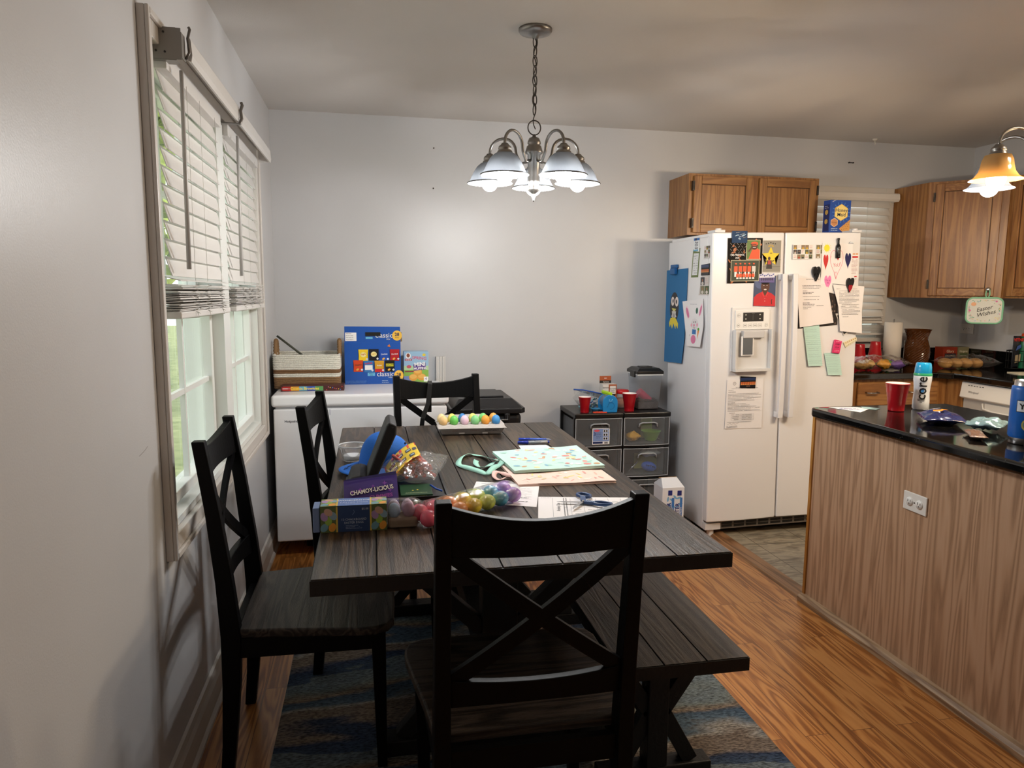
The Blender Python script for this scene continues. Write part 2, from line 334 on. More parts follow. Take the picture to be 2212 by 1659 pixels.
class Art:
    """printing on a flat face: shapes in (u, v) metres laid on the plane O + u*U + v*V, in thin layers along N"""
    def __init__(s, O, U, V, N=None, eps=.00025, raw=False):
        s.O = Vector(O); s.U = Vector(U) if raw else Vector(U).normalized(); s.V = Vector(V) if raw else Vector(V).normalized(); s.N = (Vector(N) if N else s.U.cross(s.V)).normalized(); s.eps = eps; s.k = 1; s.mb = MB()
    def pt(s, u, v, k=None): return s.O+s.U*u+s.V*v+s.N*(s.eps*(s.k if k is None else k))
    def up(s): s.k += .5; return s
    def poly(s, pts, m): s.mb.add([s.pt(*p) for p in pts], [tuple(range(len(pts)))], m); s.k += .03; return s
    def rect(s, u0, v0, u1, v1, m): return s.poly([(u0, v0), (u1, v0), (u1, v1), (u0, v1)], m)
    def ell(s, cu, cv, ru, rv, m, n=20, a=0):
        ca, sa = math.cos(a), math.sin(a)
        return s.poly([(cu+ru*math.cos(t)*ca-rv*math.sin(t)*sa, cv+ru*math.cos(t)*sa+rv*math.sin(t)*ca) for t in [2*PI*i/n for i in range(n)]], m)
    def text(s, body, u, v, size, m, align='CENTER', rot=0, sx=1.0, bold=0, shear=0):
        vs, fs = text_mesh(body, align, bold, shear); c, sn = math.cos(rot), math.sin(rot)
        s.mb.add([s.pt(u+size*(p.x*sx*c-p.y*sn), v+size*(p.x*sx*sn+p.y*c)) for p in vs], fs, m); s.k += .03; return s
    def line(s, pts, w, m):
        for (a, b) in zip(pts[:-1], pts[1:]):
            d = Vector((b[0]-a[0], b[1]-a[1])); L_ = d.length
            if L_ < 1e-6: continue
            n = Vector((-d.y, d.x))/L_*w/2; s.poly([(a[0]-n.x, a[1]-n.y), (b[0]-n.x, b[1]-n.y), (b[0]+n.x, b[1]+n.y), (a[0]+n.x, a[1]+n.y)], m)
        return s
    def scribble(s, u0, u1, v, h, m, seed=0, fill=.75):
        """one line of print too small to read"""
        r = random.Random(seed); u = u0
        while u < u1-1e-4:
            w = min(r.uniform(.6, 3)*h*1.6, u1-u); 
            if r.random() < fill+.2: s.rect(u, v-h*.35, u+w, v+h*.35, m)
            u += w+h*.5
        return s
    def para(s, u0, u1, v0, v1, n, m, seed=0, h=None):
        r = random.Random(seed); dv = (v1-v0)/max(1, n-1) if n > 1 else 0
        for i in range(n): s.scribble(u0, u1-(r.uniform(0, .45)*(u1-u0) if r.random() < .35 else 0), v0+dv*i, h or abs(dv)*.42, m, seed*31+i)
        return s
    def heart(s, cu, cv, w, h, m, n=24, lean=0):
        p = []
        for i in range(n):
            t = 2*PI*i/n; x = 16*math.sin(t)**3/34*w; y = (13*math.cos(t)-5*math.cos(2*t)-2*math.cos(3*t)-math.cos(4*t)+2.5)/29*h
            p.append((cu+x+lean*y, cv+y))
        return s.poly(p, m)
    def build(s, name='printed_design', parent=None):
        k = s.mb; k_merge = False
        bmn = k
        me = bpy.data.meshes.new(name); o = bpy.data.objects.new(name, me); COL.objects.link(o)
        root = parent
        while root is not None and root.parent is not None: root = root.parent
        if parent is not None: o.parent = parent; k.bm.transform(MW[root.name].inverted())
        bmesh.ops.triangulate(k.bm, faces=[f for f in k.bm.faces if len(f.verts) > 4])
        k.bm.to_mesh(me); k.bm.free()
        for m in k.mats: me.materials.append(m)
        return o
# ============================================================ ROOM
X1, YB, YN, H = 4.71, 4.40, -3.0, 2.44
S_('floor', MB(M_FLOOR).box(-.12, 2.53, YN, YB, -.06, 0))
S_('floor_kitchen', MB(tilemat()).box(2.53, X1, YN, YB, -.06, 0))
S_('ceiling', MB(M_CEIL).box(-.12, X1+.12, YN-.12, YB+.12, H, H+.1))
WY0, WY1, WZ0, WZ1 = 2.060, 3.735, .735, 2.055
w = MB(M_WALL); w.box(-.14, 0, YN, WY0, 0, H).box(-.14, 0, WY1, YB, 0, H).box(-.14, 0, WY0, WY1, 0, WZ0).box(-.14, 0, WY0, WY1, WZ1, H)
S_('wall_left', w, merge=False)
KX0, KX1, KZ0, KZ1 = 3.26, 4.02, 1.12, 2.08
w = MB(M_WALL); w.box(-.14, KX0, YB, YB+.14, 0, H).box(KX1, X1+.14, YB, YB+.14, 0, H).box(KX0, KX1, YB, YB+.14, 0, KZ0).box(KX0, KX1, YB, YB+.14, KZ1, H)
S_('wall_back', w, merge=False)
S_('wall_right', MB(M_WALL).box(X1, X1+.14, YN, YB, 0, H))
S_('wall_front', MB(M_WALL).box(-.14, X1+.14, YN-.14, YN, 0, H))
def baseboard(pts_fn, name):
    prof = [(0, 0), (.030, 0), (.030, .012), (.020, .022), (.018, .085), (.012, .10), (.008, .12), (0, .125)]
    S_(name, pts_fn(prof))
baseboard(lambda p: MB(M_TRIM).prism(p, YN, YB, 'y'), 'baseboard_left')
baseboard(lambda p: MB(M_TRIM).prism([(YB-a, b) for a, b in p], .03, 2.5, 'x'), 'baseboard_back')
th = MB(wood('threshold_oak', [(.1, '5d4026'), (.5, '866040'), (.9, '9c7450')], 'y', 14, 40, None, .4, .05, .4, .08))
th.prism([(2.495, 0), (2.505, .010), (2.585, .012), (2.60, 0)], 2.835, YB, 'y'); S_('trim_1', th)
# ---- the twin window of the left wall
def casing(x, mat, y0, y1, z0, z1, wd):
    mb = MB(mat)
    for (a, b, c, d) in ((y0-wd, y0, z0-wd, z1+wd), (y1, y1+wd, z0-wd, z1+wd), (y0, y1, z1, z1+wd), (y0, y1, z0-wd, z0)):
        mb.box(0, .020, a, b, c, d)
    # raised outer bead and inner step
    for (a, b, c, d) in ((y0-wd, y0-wd+.014, z0-wd, z1+wd), (y1+wd-.018, y1+wd, z0-wd, z1+wd), (y0-wd+.018, y1+wd-.018, z1+wd-.018, z1+wd), (y0-wd+.018, y1+wd-.018, z0-wd, z0-wd+.018)):
        mb.box(.020, .030, a, b, c, d)
    return mb
M_SASH = P('e4e6e2', .35, name='vinyl_sash')
win = MB(M_SASH)
win.box(-.13, -.0, WY0, WY0+.02, WZ0, WZ1).box(-.13, 0, WY1-.02, WY1, WZ0, WZ1).box(-.13, 0, WY0+.02, WY1-.02, WZ1-.02, WZ1).box(-.13, 0, WY0+.02, WY1-.02, WZ0, WZ0+.02)
win.box(-.13, .012, 2.845, 2.965, WZ0+.02, WZ1-.02)
WIN = S_('window_1', win, merge=False)
S_('window_casing', casing(0, M_TRIM, WY0, WY1, WZ0, WZ1, .060), parent=WIN, merge=False, bevel=.003)
def sash(y0, y1, z0, z1, x, par):
    f = .035; mb = MB(M_SASH)
    mb.box(x-.02, x+.02, y0, y0+f, z0, z1).box(x-.02, x+.02, y1-f, y1, z0, z1).box(x-.02, x+.02, y0+f, y1-f, z0, z0+f).box(x-.02, x+.02, y0+f, y1-f, z1-f, z1)
    s = S_('sash', mb, parent=par, merge=False, bevel=.003)
    ym, zm = (y0+y1)/2, (z0+z1)/2; g = MB(M_SASH)
    g.box(x-.008, x+.008, ym-.009, ym+.009, z0+f, z1-f).box(x-.0075, x+.0075, y0+f, y1-f, zm-.009, zm+.009); S_('muntin', g, parent=s, merge=False)
    S_('pane', MB(M_PANE).box(x-.012, x-.009, y0+f, y1-f, z0+f, z1-f), parent=s)
for (a, b) in ((2.08, 2.845), (2.965, 3.71)):
    sash(a, b, .765, 1.405, -.05, WIN); sash(a, b, 1.395, 2.035, -.092, WIN)
# ---- kitchen window of the back wall
w2 = MB(M_SASH); w2.box(KX0, KX0+.03, YB, YB+.13, KZ0, KZ1).box(KX1-.03, KX1, YB, YB+.13, KZ0, KZ1).box(KX0+.03, KX1-.03, YB, YB+.13, KZ1-.03, KZ1).box(KX0+.03, KX1-.03, YB, YB+.13, KZ0, KZ0+.03).box(KX0+.03, KX1-.03, YB+.06, YB+.09, 1.58, 1.62)
W2 = S_('window_2', w2, merge=False)
S_('window_sill', MB(M_TRIM).box(KX0-.05, KX1+.06, YB-.05, YB, KZ0-.025, KZ0).box(KX0-.06, KX0, YB-.018, YB, KZ0, KZ1+.06).box(KX1, KX1+.06, YB-.018, YB, KZ0, KZ1+.06).box(KX0, KX1, YB-.018, YB, KZ1, KZ1+.06), parent=W2, merge=False, bevel=.002)
S_('pane', MB(M_PANE).box(KX0+.03, KX1-.03, YB+.07, YB+.074, KZ0+.03, KZ1-.03), parent=W2)
# ============================================================ OUTSIDE (seen through the twin window)
def leafmat(name, stops, sc):
    m, nt, b = newmat(name); L = nt.links; tc = nt.nodes.new('ShaderNodeTexCoord'); n = nt.nodes.new('ShaderNodeTexNoise'); n.inputs['Scale'].default_value = sc; n.inputs['Detail'].default_value = 5
    L.new(tc.outputs['Object'], n.inputs['Vector']); L.new(ramp(nt, n.outputs['Fac'], stops), b.inputs['Base Color']); b.inputs['Roughness'].default_value = .8; return m
M_GRASS = leafmat('lawn', [(.3, '6f7f4a'), (.7, 'a9b07c')], 6)
M_LEAF = leafmat('foliage', [(.3, '5d7a35'), (.55, 'a8b85a'), (.75, 'd9dc8a')], 5)
S_('ground', MB(M_GRASS).box(-30, -.14, -6, 40, -.5, -.4))
def tree(x, y, h, r, lab, seed):
    t = thing('garden_tree', lab, 'tree', (x, y, -.4), group='trees outside the dining window')
    MB(P('5a4a3a', .9, bump=.5)).cyl((x, y, -.4), (x+.1, y, h*.6), r*.1, r*.05).build('trunk', t)
    rr = random.Random(seed); mb = MB(M_LEAF)
    for i in range(1100):
        d = Vector((rr.gauss(0, 1), rr.gauss(0, 1), rr.gauss(0, 1))).normalized()*r*rr.uniform(.55, 1.05)
        c = Vector((x, y, h*.62))+Vector((d.x, d.y, d.z*h*.38/r)); s = rr.uniform(.10, .24)
        a = Vector((rr.gauss(0, 1), rr.gauss(0, 1), rr.gauss(0, 1))).normalized(); b = a.orthogonal().normalized(); 
        mb.add([c-a*s, c+b*s*.5, c+a*s, c-b*s*.5], [(0, 1, 2, 3)])
    mb.build('crown', t, merge=False)
tree(-2.55, 9.2, 4.6, 1.15, 'leafy garden tree seen low through the near window sash', 1)
tree(-5.6, 13.4, 7.5, 2.0, 'tall pale green tree farther out past the window', 2)
tree(-2.4, 17.5, 8.0, 2.4, 'broad leafy tree farthest from the window', 3)
tree(-5.6, 6.4, 5.0, 1.3, 'bushy garden tree at the left outside the window', 4)
sh = MB(P('e4e8e4', .6, name='striped_panel_boards'))
rs = random.Random(6); SHC = [P(c, .6) for c in ('f6f8f6', '8f9c96', 'e8ecea', '5f6e68', 'f0f2f0', 'f6f8f6', 'a8b4ae')]
for i in range(36): sh.box(-1.22+i*.04, -1.22+i*.04+.035, 7.2-.012*(i % 2), 7.32, -.4, 2.6, rs.choice(SHC))  # striped stand-in for the streaks in the panes, not a known building
sh.box(-1.22, .2, 7.30, 8.8, -.4, 2.6)
tag(sh.build('striped_panel', merge=False), 'pale vertical striped board panel added outside the window', 'shed')
# ============================================================ BLINDS
M_SLAT = P('d9d6d2', .45, name='blind_slat', bump=.05, bscale=30)
def blind(y0, y1, label, x=.005, ztop=2.03, zs=1.475):
    t = thing('window_blind', label, 'blind', (x, (y0+y1)/2, 1.33), group='dining window blinds')
    MB(M_SLAT).box(x-.028, x+.027, y0, y1, 2.0, 2.048).build('head_rail', t, bevel=.002)
    z = 1.995; k = 0
    while z > zs:
        mb = MB(M_SLAT)
        # outer edge high, room edge low
        p = [(x-.004, z+.003), (x+.012, z-.051), (x+.0145, z-.050), (x-.0015, z+.004)]
        mb.prism(p, y0+.004, y1-.004, 'y'); mb.build('slat', t); z -= .0495; k += 1
    MB(M_SLAT).prism([(x-.03, 1.452), (x+.034, 1.436), (x+.034, 1.4385), (x-.03, 1.4545)], y0+.004, y1-.006, 'y').build('slat', t)
    rr = random.Random(int(y0*10))
    for i in range(17):
        zz = 1.352+i*.0046; dx = rr.uniform(-.006, .006); dy = rr.uniform(-.006, .006); tl = rr.uniform(-.002, .002)
        MB(M_SLAT).prism([(x-.032+dx, zz+tl), (x+.032+dx, zz-tl), (x+.032+dx, zz-tl+.0022), (x-.032+dx, zz+tl+.0022)], y0+.003+dy, y1-.003+dy, 'y').build('slat', t)
    MB(M_SLAT).box(x-.034, x+.034, y0, y1, 1.330, 1.350).build('bottom_rail', t, bevel=.004)
    cord = P('d8d6d0', .7, name='cord')
    for f in (.24, .47, .78):
        yy = y0+(y1-y0)*f; mb = MB(cord)
        for xx in (x-.030, x+.036): mb.tube([(xx, yy, 2.0), (xx, yy+.002, 1.7), (xx, yy, 1.44)], .0007, 5)
        mb.tube([(x+.036+.012*math.sin(i*1.9), yy+.013*math.sin(i*2.7), 1.43-i*.0042) for i in range(22)], .0014, 5)
        for xx in (x+.038,): mb.tube([(xx, yy, 1.345), (xx+.004, yy, 1.33), (x, yy, 1.327)], .0014, 5)
        mb.build('ladder_cord', t)
    MB(P('b9b7b4', .4)).cyl((x+.052, y0+.05, 2.01), (x+.048, y0+.047, 1.47), .0055, .0065, 10).build('tilt_wand', t)
blind(2.135, 2.84, 'half-raised white slatted blind at the near half of the twin window')
blind(2.97, 3.70, 'half-raised white slatted blind at the far half of the twin window')
vb = MB(P('d2cfcb', .45, name='valance_board')); vb.prism([(.082, 2.03), (.090, 2.028), (.093, 2.045), (.090, 2.085), (.086, 2.092), (.080, 2.09)], 2.16, 3.715, 'y')
vt = thing('blind_valance', 'long white valance board fixed above both window blinds', 'valance', (.05, 2.9, 2.0))
vb.build('board', vt); MB(M_TRIM).box(.035, .08, 3.705, 3.715, 2.03, 2.09).build('return', vt)
bk = thing('mounting_bracket', 'grey metal blind bracket at the near top corner of window', 'bracket', (.05, 2.13, 2.0))
mb = MB(P('8d8984', .45, .5, name='bracket_metal')); mb.box(.0, .075, 2.118, 2.1195, 2.02, 2.10).box(.0, .062, 2.1195, 2.16, 2.1, 2.1015).box(.0, .062, 2.1195, 2.16, 2.018, 2.02).box(.075, .0765, 2.118, 2.155, 2.025, 2.09)
mb.build('bracket_plate', bk, merge=False)
mb = MB(P('2a2826', .6));
for (a, b) in ((.012, 2.085), (.032, 2.088), (.012, 2.04), (.034, 2.038)): mb.cyl((a, 2.1178, b), (a, 2.1165, b), .003, n=8)
mb.build('screw_hole', bk, merge=False)
MB(P('6d6964', .4, .5)).tube([(.078, 2.15, 2.03), (.088, 2.152, 2.05), (.084, 2.154, 2.085), (.090, 2.156, 2.11), (.087, 2.157, 2.116)], .004, 6).build('clip', bk)
bk2 = thing('mounting_bracket', 'grey valance clip at the middle of the twin window head', 'bracket', (.09, 2.86, 2.06))
MB(P('6d6964', .4, .5)).tube([(.094, 2.86, 2.02), (.102, 2.86, 2.04), (.098, 2.865, 2.07), (.104, 2.87, 2.09), (.100, 2.872, 2.10)], .006, 6).box(.03, .094, 2.85, 2.875, 2.02, 2.023).build('clip', bk2, merge=False)
# kitchen window blind
kb = thing('window_blind', 'closed white slatted blind on the kitchen window behind the fridge', 'blind', (3.65, YB, 1.2))
MB(P('dcd8d2', .5)).prism([(YB-.075, 2.045), (YB-.085, 2.06), (YB-.082, 2.09), (YB-.075, 2.098), (YB-.07, 2.098), (YB-.07, 2.045)], 3.25, 4.075, 'x').box(4.06, 4.075, YB-.07, YB-.02, 2.045, 2.098).build('valance', kb)
z = 2.052
while z > 1.27:
    MB(M_SLAT).prism([(YB-.056, z-.050), (YB-.0535, z-.0515), (YB-.022, z-.002), (YB-.0245, z)], 3.28, 4.035, 'x').build('slat', kb); z -= .0487
for i in range(3): MB(M_SLAT).box(3.28, 4.035, YB-.062, YB-.022, 1.225+i*.02, 1.2275+i*.02).build('slat', kb)
for i in range(9): MB(M_SLAT).box(3.28+.002*(i % 2), 4.035+.003*(i % 3), YB-.062, YB-.019, 1.165+i*.0055, 1.168+i*.0055).build('slat', kb)
MB(M_SLAT).box(3.28, 4.04, YB-.064, YB-.018, 1.142, 1.16).build('bottom_rail', kb, bevel=.003)
mb = MB(P('d8d6d0', .7, name='cord'))
for xx in (3.55, 3.86): mb.tube([(xx, YB-.05, 2.04), (xx+.003, YB-.052, 1.6), (xx, YB-.066, 1.23)], .0012, 5); mb.tube([(xx+.014*math.sin(i*2.3), YB-.067-.003*math.sin(i), 1.235-i*.004) for i in range(18)], .0014, 5)
mb.build('ladder_cord', kb)
# ============================================================ RUG
rg = MB(rugmat()); rg.box(.24, 1.785, .95, 3.02, .0005, .007); tag(rg.build('area_rug', bevel=.002), 'blue, grey and brown wavy striped area rug under the dining table', 'rug')
# ============================================================ TABLE and BENCH
TX0, TX1, TY0, TY1, TZ = .415, 1.4445, 1.587, 3.433, .765
def planks_top(x0, x1, y0, y1, z0, z1, n, m, name, par, em=None):
    mb = MB(m); w_ = (x1-x0)/n
    for i in range(n): mb.box(x0+i*w_+(.0015 if i else 0), x0+(i+1)*w_-(.0015 if i < n-1 else 0), y0, y1, z0, z1)
    for i in range(1, n): mb.box(x0+i*w_-.0015, x0+i*w_+.0015, y0+.001, y1-.001, z0, z1-.004, P('060504', .8))
    o = mb.build(name, par, bevel=.0018, merge=False)
    e = MB(M_EDGE)   # near-black strips: shade of the unlit board edges, put into the colour
    e.box(x0-.002, x1+.002, y0-.003, y0-.0001, z0+.0005, z1-.003).box(x0-.002, x0-.0001, y0, y1, z0+.0005, z1-.003).box(x1+.0001, x1+.002, y0, y1, z0+.0005, z1-.003)
    e.build('edge_shade', par, merge=False); return o
def trestle(par, cx, y, zt, half, postw, foot=.30, t=.07):
    """X frame with a thick centre post on a long foot, lying across the top"""
    z0 = .007; fh = .05
    MB(M_EDGE).box(cx-foot, cx+foot, y-t/2, y+t/2, z0, z0+fh).build('foot', par, bevel=.004)
    MB(M_EDGE).box(cx-half, cx+half, y-t/2, y+t/2, zt-.055, zt).build('top_bar', par, bevel=.004)
    MB(M_EDGE).box(cx-postw/2, cx+postw/2, y-t/2, y+t/2, z0+fh, zt-.055).build('post', par, bevel=.003)
    mb = MB(M_EDGE)
    for s in (-1, 1):
        for k in (-1, 1):
            mb.beam((cx+s*(foot-.06)*1.0, y, z0+fh), (cx+s*postw*.3, y, (zt+z0)/2+.0), .045, t*.62, (0, 1, 0)) if k < 0 else mb.beam((cx+s*postw*.3, y, (zt+z0)/2), (cx+s*(half-.03), y, zt-.055), .045, t*.62, (0, 1, 0))
    mb.build('cross_brace', par, bevel=.002, merge=False)
tb = thing('dining_table', 'long dark weathered wood trestle dining table covered with craft clutter', 'table', ((TX0+TX1)/2, (TY0+TY1)/2, .007))
planks_top(TX0, TX1, TY0, TY1, TZ-.040, TZ, 7, M_TABLE, 'tabletop', tb)
trestle(tb, .93, 2.06, TZ-.040, .38, .11, .36)
trestle(tb, .93, 3.005, TZ-.040, .38, .11, .36)
MB(M_EDGE).box(.895, .965, 2.095, 2.970, .16, .25).build('stretcher', tb, bevel=.003)
bn = thing('dining_bench', 'dark plank top bench along the kitchen side of the table', 'bench', (1.335, 2.4, .007))
planks_top(1.162, 1.515, 1.60, 3.0, .432, .47, 3, M_BENCH, 'bench_top', bn)
trestle(bn, 1.345, 1.80, .432, .155, .062, .17, .06)
trestle(bn, 1.345, 2.80, .432, .155, .062, .17, .06)
MB(M_EDGE).box(1.325, 1.365, 1.83, 2.77, .16, .21).build('stretcher', bn, bevel=.003)
# ============================================================ CHAIRS (local: front is +y)
def dining_chair(label, loc, rz, group='black X-back dining chairs'):
    t = thing('dining_chair', label, 'chair', (loc[0], loc[1], loc[2]), (0, 0, rz), group)
    k = dict(local=True)
    # seat, slightly dished, wider to the front
    def out(s_): 
        pts = []
        for (x, y, r) in ((-.222, -.215, .006), (.222, -.215, .006), (.262, .215, .05), (-.262, .215, .05)): pts.append((x, y, r))
        o = []
        c = [(-.215, -.215), (.215, -.215), (.228, -.10), (.262, .12), (.262, .165), (.248, .200), (.215, .217), (.10, .222), (0, .224), (-.10, .222), (-.215, .217), (-.248, .200), (-.262, .165), (-.262, .12), (-.228, -.10)]
        return c
    mb = MB(M_SEAT); mb.prism(out(0), .434, .460, 'z'); mb.build('seat', t, bevel=.006, seg=3, **k)
    for s in (-1, 1):
        # rear leg and back post in one sweep
        pts = [(s*.203, -.262, .0), (s*.2025, -.250, .12), (s*.202, -.238, .30), (s*.202, -.234, .44), (s*.202, -.246, .60), (s*.202, -.268, .80), (s*.202, -.297, 1.0)]
        mb = MB(M_BLACK)
        for a, b in zip(pts[:-1], pts[1:]): pass
        hw = [(.018, .017), (.018, .019), (.018, .024), (.018, .027), (.017, .023), (.0165, .019), (.016, .0165)]
        v = []
        for (x, y, z), (a, b) in zip(pts, hw): v += [(x-a, y-b, z), (x+a, y-b, z), (x+a, y+b, z), (x-a, y+b, z)]
        f = [(3, 2, 1, 0), tuple(range(len(v)-4, len(v)))]
        for i in range(len(pts)-1):
            for j in range(4): f.append((i*4+j, i*4+(j+1) % 4, i*4+4+(j+1) % 4, i*4+4+j))
        mb.add(v, f); mb.build('leg', t, bevel=.003, **k)
        mb = MB(M_BLACK); mb.beam((s*.212, .178, 0), (s*.216, .172, .434), .028, .028, (0, 1, 0), w2=.042, h2=.042); mb.build('leg', t, bevel=.003, **k)
    # curved rails, bowed backward
    def bow(x, z): return -.022*(1-(x/.19)**2)+(-.234-.063*((z-.44)/.56)**1.15)
    def rail(z0, z1, dip, thick, n=16, name='rail', dipb=0):
        v = []; f = []
        for i in range(n+1):
            x = -.188+.376*i/n; q = 1-(x/.188)**2
            zt = z1-dip*q; zb = z0-dipb*q
            v += [(x, bow(x, zb)-thick/2, zb), (x, bow(x, zb)+thick/2, zb), (x, bow(x, zt)+thick/2, zt), (x, bow(x, zt)-thick/2, zt)]
        for i in range(n):
            for j in range(4): f.append((i*4+j, i*4+(j+1) % 4, i*4+4+(j+1) % 4, i*4+4+j))
        f += [(0, 1, 2, 3), (n*4+3, n*4+2, n*4+1, n*4)]
        MB(M_BLACK).add(v, f).build(name, t, bevel=.002, **k)
    rail(.882, .988, .030, .020, name='top_rail')
    rail(.540, .605, .004, .020, name='lower_rail', dipb=-.012)
    mb = MB(M_BLACK)
    for s in (-1, 1):
        n = 8
        for i in range(n):
            a, b = i/n, (i+1)/n; xa, xb = s*(-.183+.366*a), s*(-.183+.366*b); za, zb = .600+.285*a, .600+.285*b
            mb.beam((xa, bow(xa, za), za), (xb, bow(xb, zb), zb), .032, .014, (0, 1, 0))
    mb.build('x_brace', t, merge=True, **k)
    mb = MB(M_BLACK); mb.box(-.19, .19, .162, .184, .376, .434).box(-.19, .19, -.245, -.225, .376, .434)
    for s in (-1, 1): mb.beam((s*.205, -.225, .405), (s*.217, .17, .405), .02, .058)
    mb.build('apron', t, merge=False, **k)
    return t
dining_chair('nearest black X-back chair, its back to the camera at the table end', (.893, 1.635, .007), 0)
dining_chair('black X-back chair with dark seat pulled out beside the twin window', (.392, 2.212, .006), -PI/2)
dining_chair('black X-back chair by the wall, in front of the white freezer', (.622, 2.745, .007), math.radians(-95.2))
dining_chair('black X-back chair at the far end of the table with a strap over it', (.91, 3.262, .0), math.radians(187))
st = MB(M_BLKP)
def strap(pts, w, m=M_BLKP):
    mb = MB(m)
    for a, b in zip(pts[:-1], pts[1:]): mb.beam(a, b, w, .003, (0, 1, 0))
    return mb
sx = .838
sp = strap([(.842, 3.615, .80), (.842, 3.60, .955), (.842, 3.575, .966), (.840, 3.535, .955), (.828, 3.515, .86), (.800, 3.50, .79), (.792, 3.50, .72)], .022)
tag(sp.build('shoulder_strap', bevel=.0008), 'black webbing strap hanging over the top rail of the far chair', 'strap')
# ============================================================ CHEST FREEZER and BIN
fr = thing('chest_freezer', 'white chest freezer along the back wall with boxes on its lid', 'freezer', (.5, 4.07, .0))
MB(M_APPL).box(.048, .952, 3.81, 4.33, .085, .800).build('cabinet', fr, bevel=.008, seg=3)
MB(P('c9cbd0', .5)).box(.06, .94, 3.818, 4.32, .800, .812).build('gasket', fr)
MB(M_APPL).box(.040, .962, 3.795, 4.345, .812, .875).build('lid', fr, bevel=.016, seg=4)
for a in (.20, .80):
    for b in (3.98, 4.25): MB(M_BLKP).cyl((a, b, 0), (a, b, .085), .02, n=12).build('foot', fr)
Art((.048, 3.81, 0), (1, 0, 0), (0, 0, 1)).text('Hotpoint', .088, .735, .018, P('33343a', .5), bold=.02).build('badge_lettering', fr)
Art((.048, 3.81, 0), (1, 0, 0), (0, 0, 1)).rect(.285, .765, .287, .795, P('5a6a90', .5)).build('lid_mark', fr)
M_BIN = P('151517', .38, name='bin_plastic')
bi = thing('storage_tote', 'large black plastic tote with clip-on lid between freezer and drawers', 'tote', (1.2, 4.1, 0))
mb = MB(M_BIN); v = [(1.01, 3.88, 0), (1.345, 3.88, 0), (1.345, 4.30, 0), (1.01, 4.30, 0), (.985, 3.84, .745), (1.378, 3.84, .745), (1.378, 4.33, .745), (.985, 4.33, .745)]
mb.add(v, [(3, 2, 1, 0), (4, 5, 6, 7), (0, 1, 5, 4), (1, 2, 6, 5), (2, 3, 7, 6), (3, 0, 4, 7)]); mb.build('tub', bi, bevel=.03, seg=4)
mb = MB(M_BIN); mb.prism([(.970, 3.85), (.995, 3.822), (1.370, 3.822), (1.396, 3.85), (1.396, 4.32), (1.37, 4.345), (.995, 4.345), (.970, 4.32)], .745, .775, 'z')
mb.add([(.985, 3.84, .775), (1.382, 3.84, .775), (1.382, 4.33, .775), (.985, 4.33, .775), (1.03, 3.92, .818), (1.335, 3.92, .818), (1.335, 4.28, .818), (1.03, 4.28, .818)], [(4, 5, 6, 7), (0, 1, 5, 4), (1, 2, 6, 5), (2, 3, 7, 6), (3, 0, 4, 7)])
mb.box(1.07, 1.295, 3.96, 4.24, .818, .828); mb.build('lid', bi, bevel=.008, seg=3, merge=False)
mb = MB(P('2a2b2e', .3)); mb.tube([(1.11, 3.828, .745), (1.11, 3.815, .712), (1.29, 3.815, .712), (1.29, 3.828, .745)], .006, 8); mb.build('handle', bi)
for a in (1.11, 1.29): MB(M_BIN).box(a-.015, a+.015, 3.82, 3.845, .68, .745).build('latch', bi, bevel=.003)
# ============================================================ DRAWER CARTS
def cart(x0, x1, label):
    y0, y1 = 4.02, 4.355
    t = thing('drawer_cart', label, 'drawer unit', ((x0+x1)/2, (y0+y1)/2, 0), group='three-drawer plastic carts')
    mb = MB(M_BLKP); mb.box(x0, x1, y0-.02, y1, .672, .700); mb.box(x0+.012, x1-.012, y0, y1-.01, .662, .672); mb.build('top', t, bevel=.006, merge=False)
    mb = MB(M_BLKP); mb.box(x0, x1, y0-.012, y1, .05, .085)
    for z in (.295, .49): mb.box(x0, x1, y0-.004, y1, z-.008, z+.008)
    for a in (x0, x1-.022):
        for b in (y0+.004, y1-.025): mb.box(a, a+.022, b, b+.022, .05, .672)
    mb.box(x0+.02, x1-.02, y1-.012, y1-.008, .085, .66)
    mb.build('frame', t, merge=False, bevel=.002)
    for s in range(4): 
        a = (x0+.02, x1-.02)[s % 2]; b = (y0+.03, y1-.03)[s//2]; MB(M_BLKP).cyl((a, b, 0), (a, b, .05), .014, n=12).build('foot', t)
    for (z0, z1) in ((.09, .284), (.306, .478), (.50, .668)):
        mb = MB(M_FROST); n = 10; v = []
        def front(u): return y0-.012-.012*(1-(2*u-1)**2)
        a, b = x0+.006, x1-.006
        mb.grid(lambda u, q: (a+(b-a)*u, front(u), z0+(z1-z0)*q), n, 1)
        d = MB(M_FROST); 
        mb.box(a+.01, a+.013, y0, y1-.03, z0+.01, z1-.02); mb.box(b-.013, b-.01, y0, y1-.03, z0+.01, z1-.02); mb.box(a+.013, b-.013, y0, y1-.03, z0+.004, z0+.006)
        dr = mb.build('drawer', t, merge=False)
        ed = MB(P('b9bec4', .35)); q = [(a+(b-a)*i/10, front(i/10), z1) for i in range(11)]; ed.tube(q, .0022, 6)
        ed.tube([(p[0], p[1], z0) for p in q], .0022, 6)
        ed.tube([(a, front(0), z0), (a, front(0), z1)], .0022, 6); ed.tube([(b, front(1), z0), (b, front(1), z1)], .0022, 6); ed.build('rim', dr, merge=False)
        c = (a+b)/2; yy = y0-.030
        MB(P('9fa4aa', .3)).tube([(c-.058, yy, z1-.055), (c-.055, yy-.004, z1-.035), (c-.04, yy-.006, z1-.028), (c+.04, yy-.006, z1-.028), (c+.055, yy-.004, z1-.035), (c+.058, yy, z1-.055)], .0045, 8).build('handle', dr)
    return t
c1 = cart(1.735, 2.036, 'left three-drawer cart, the one with a blue sticker on its top drawer')
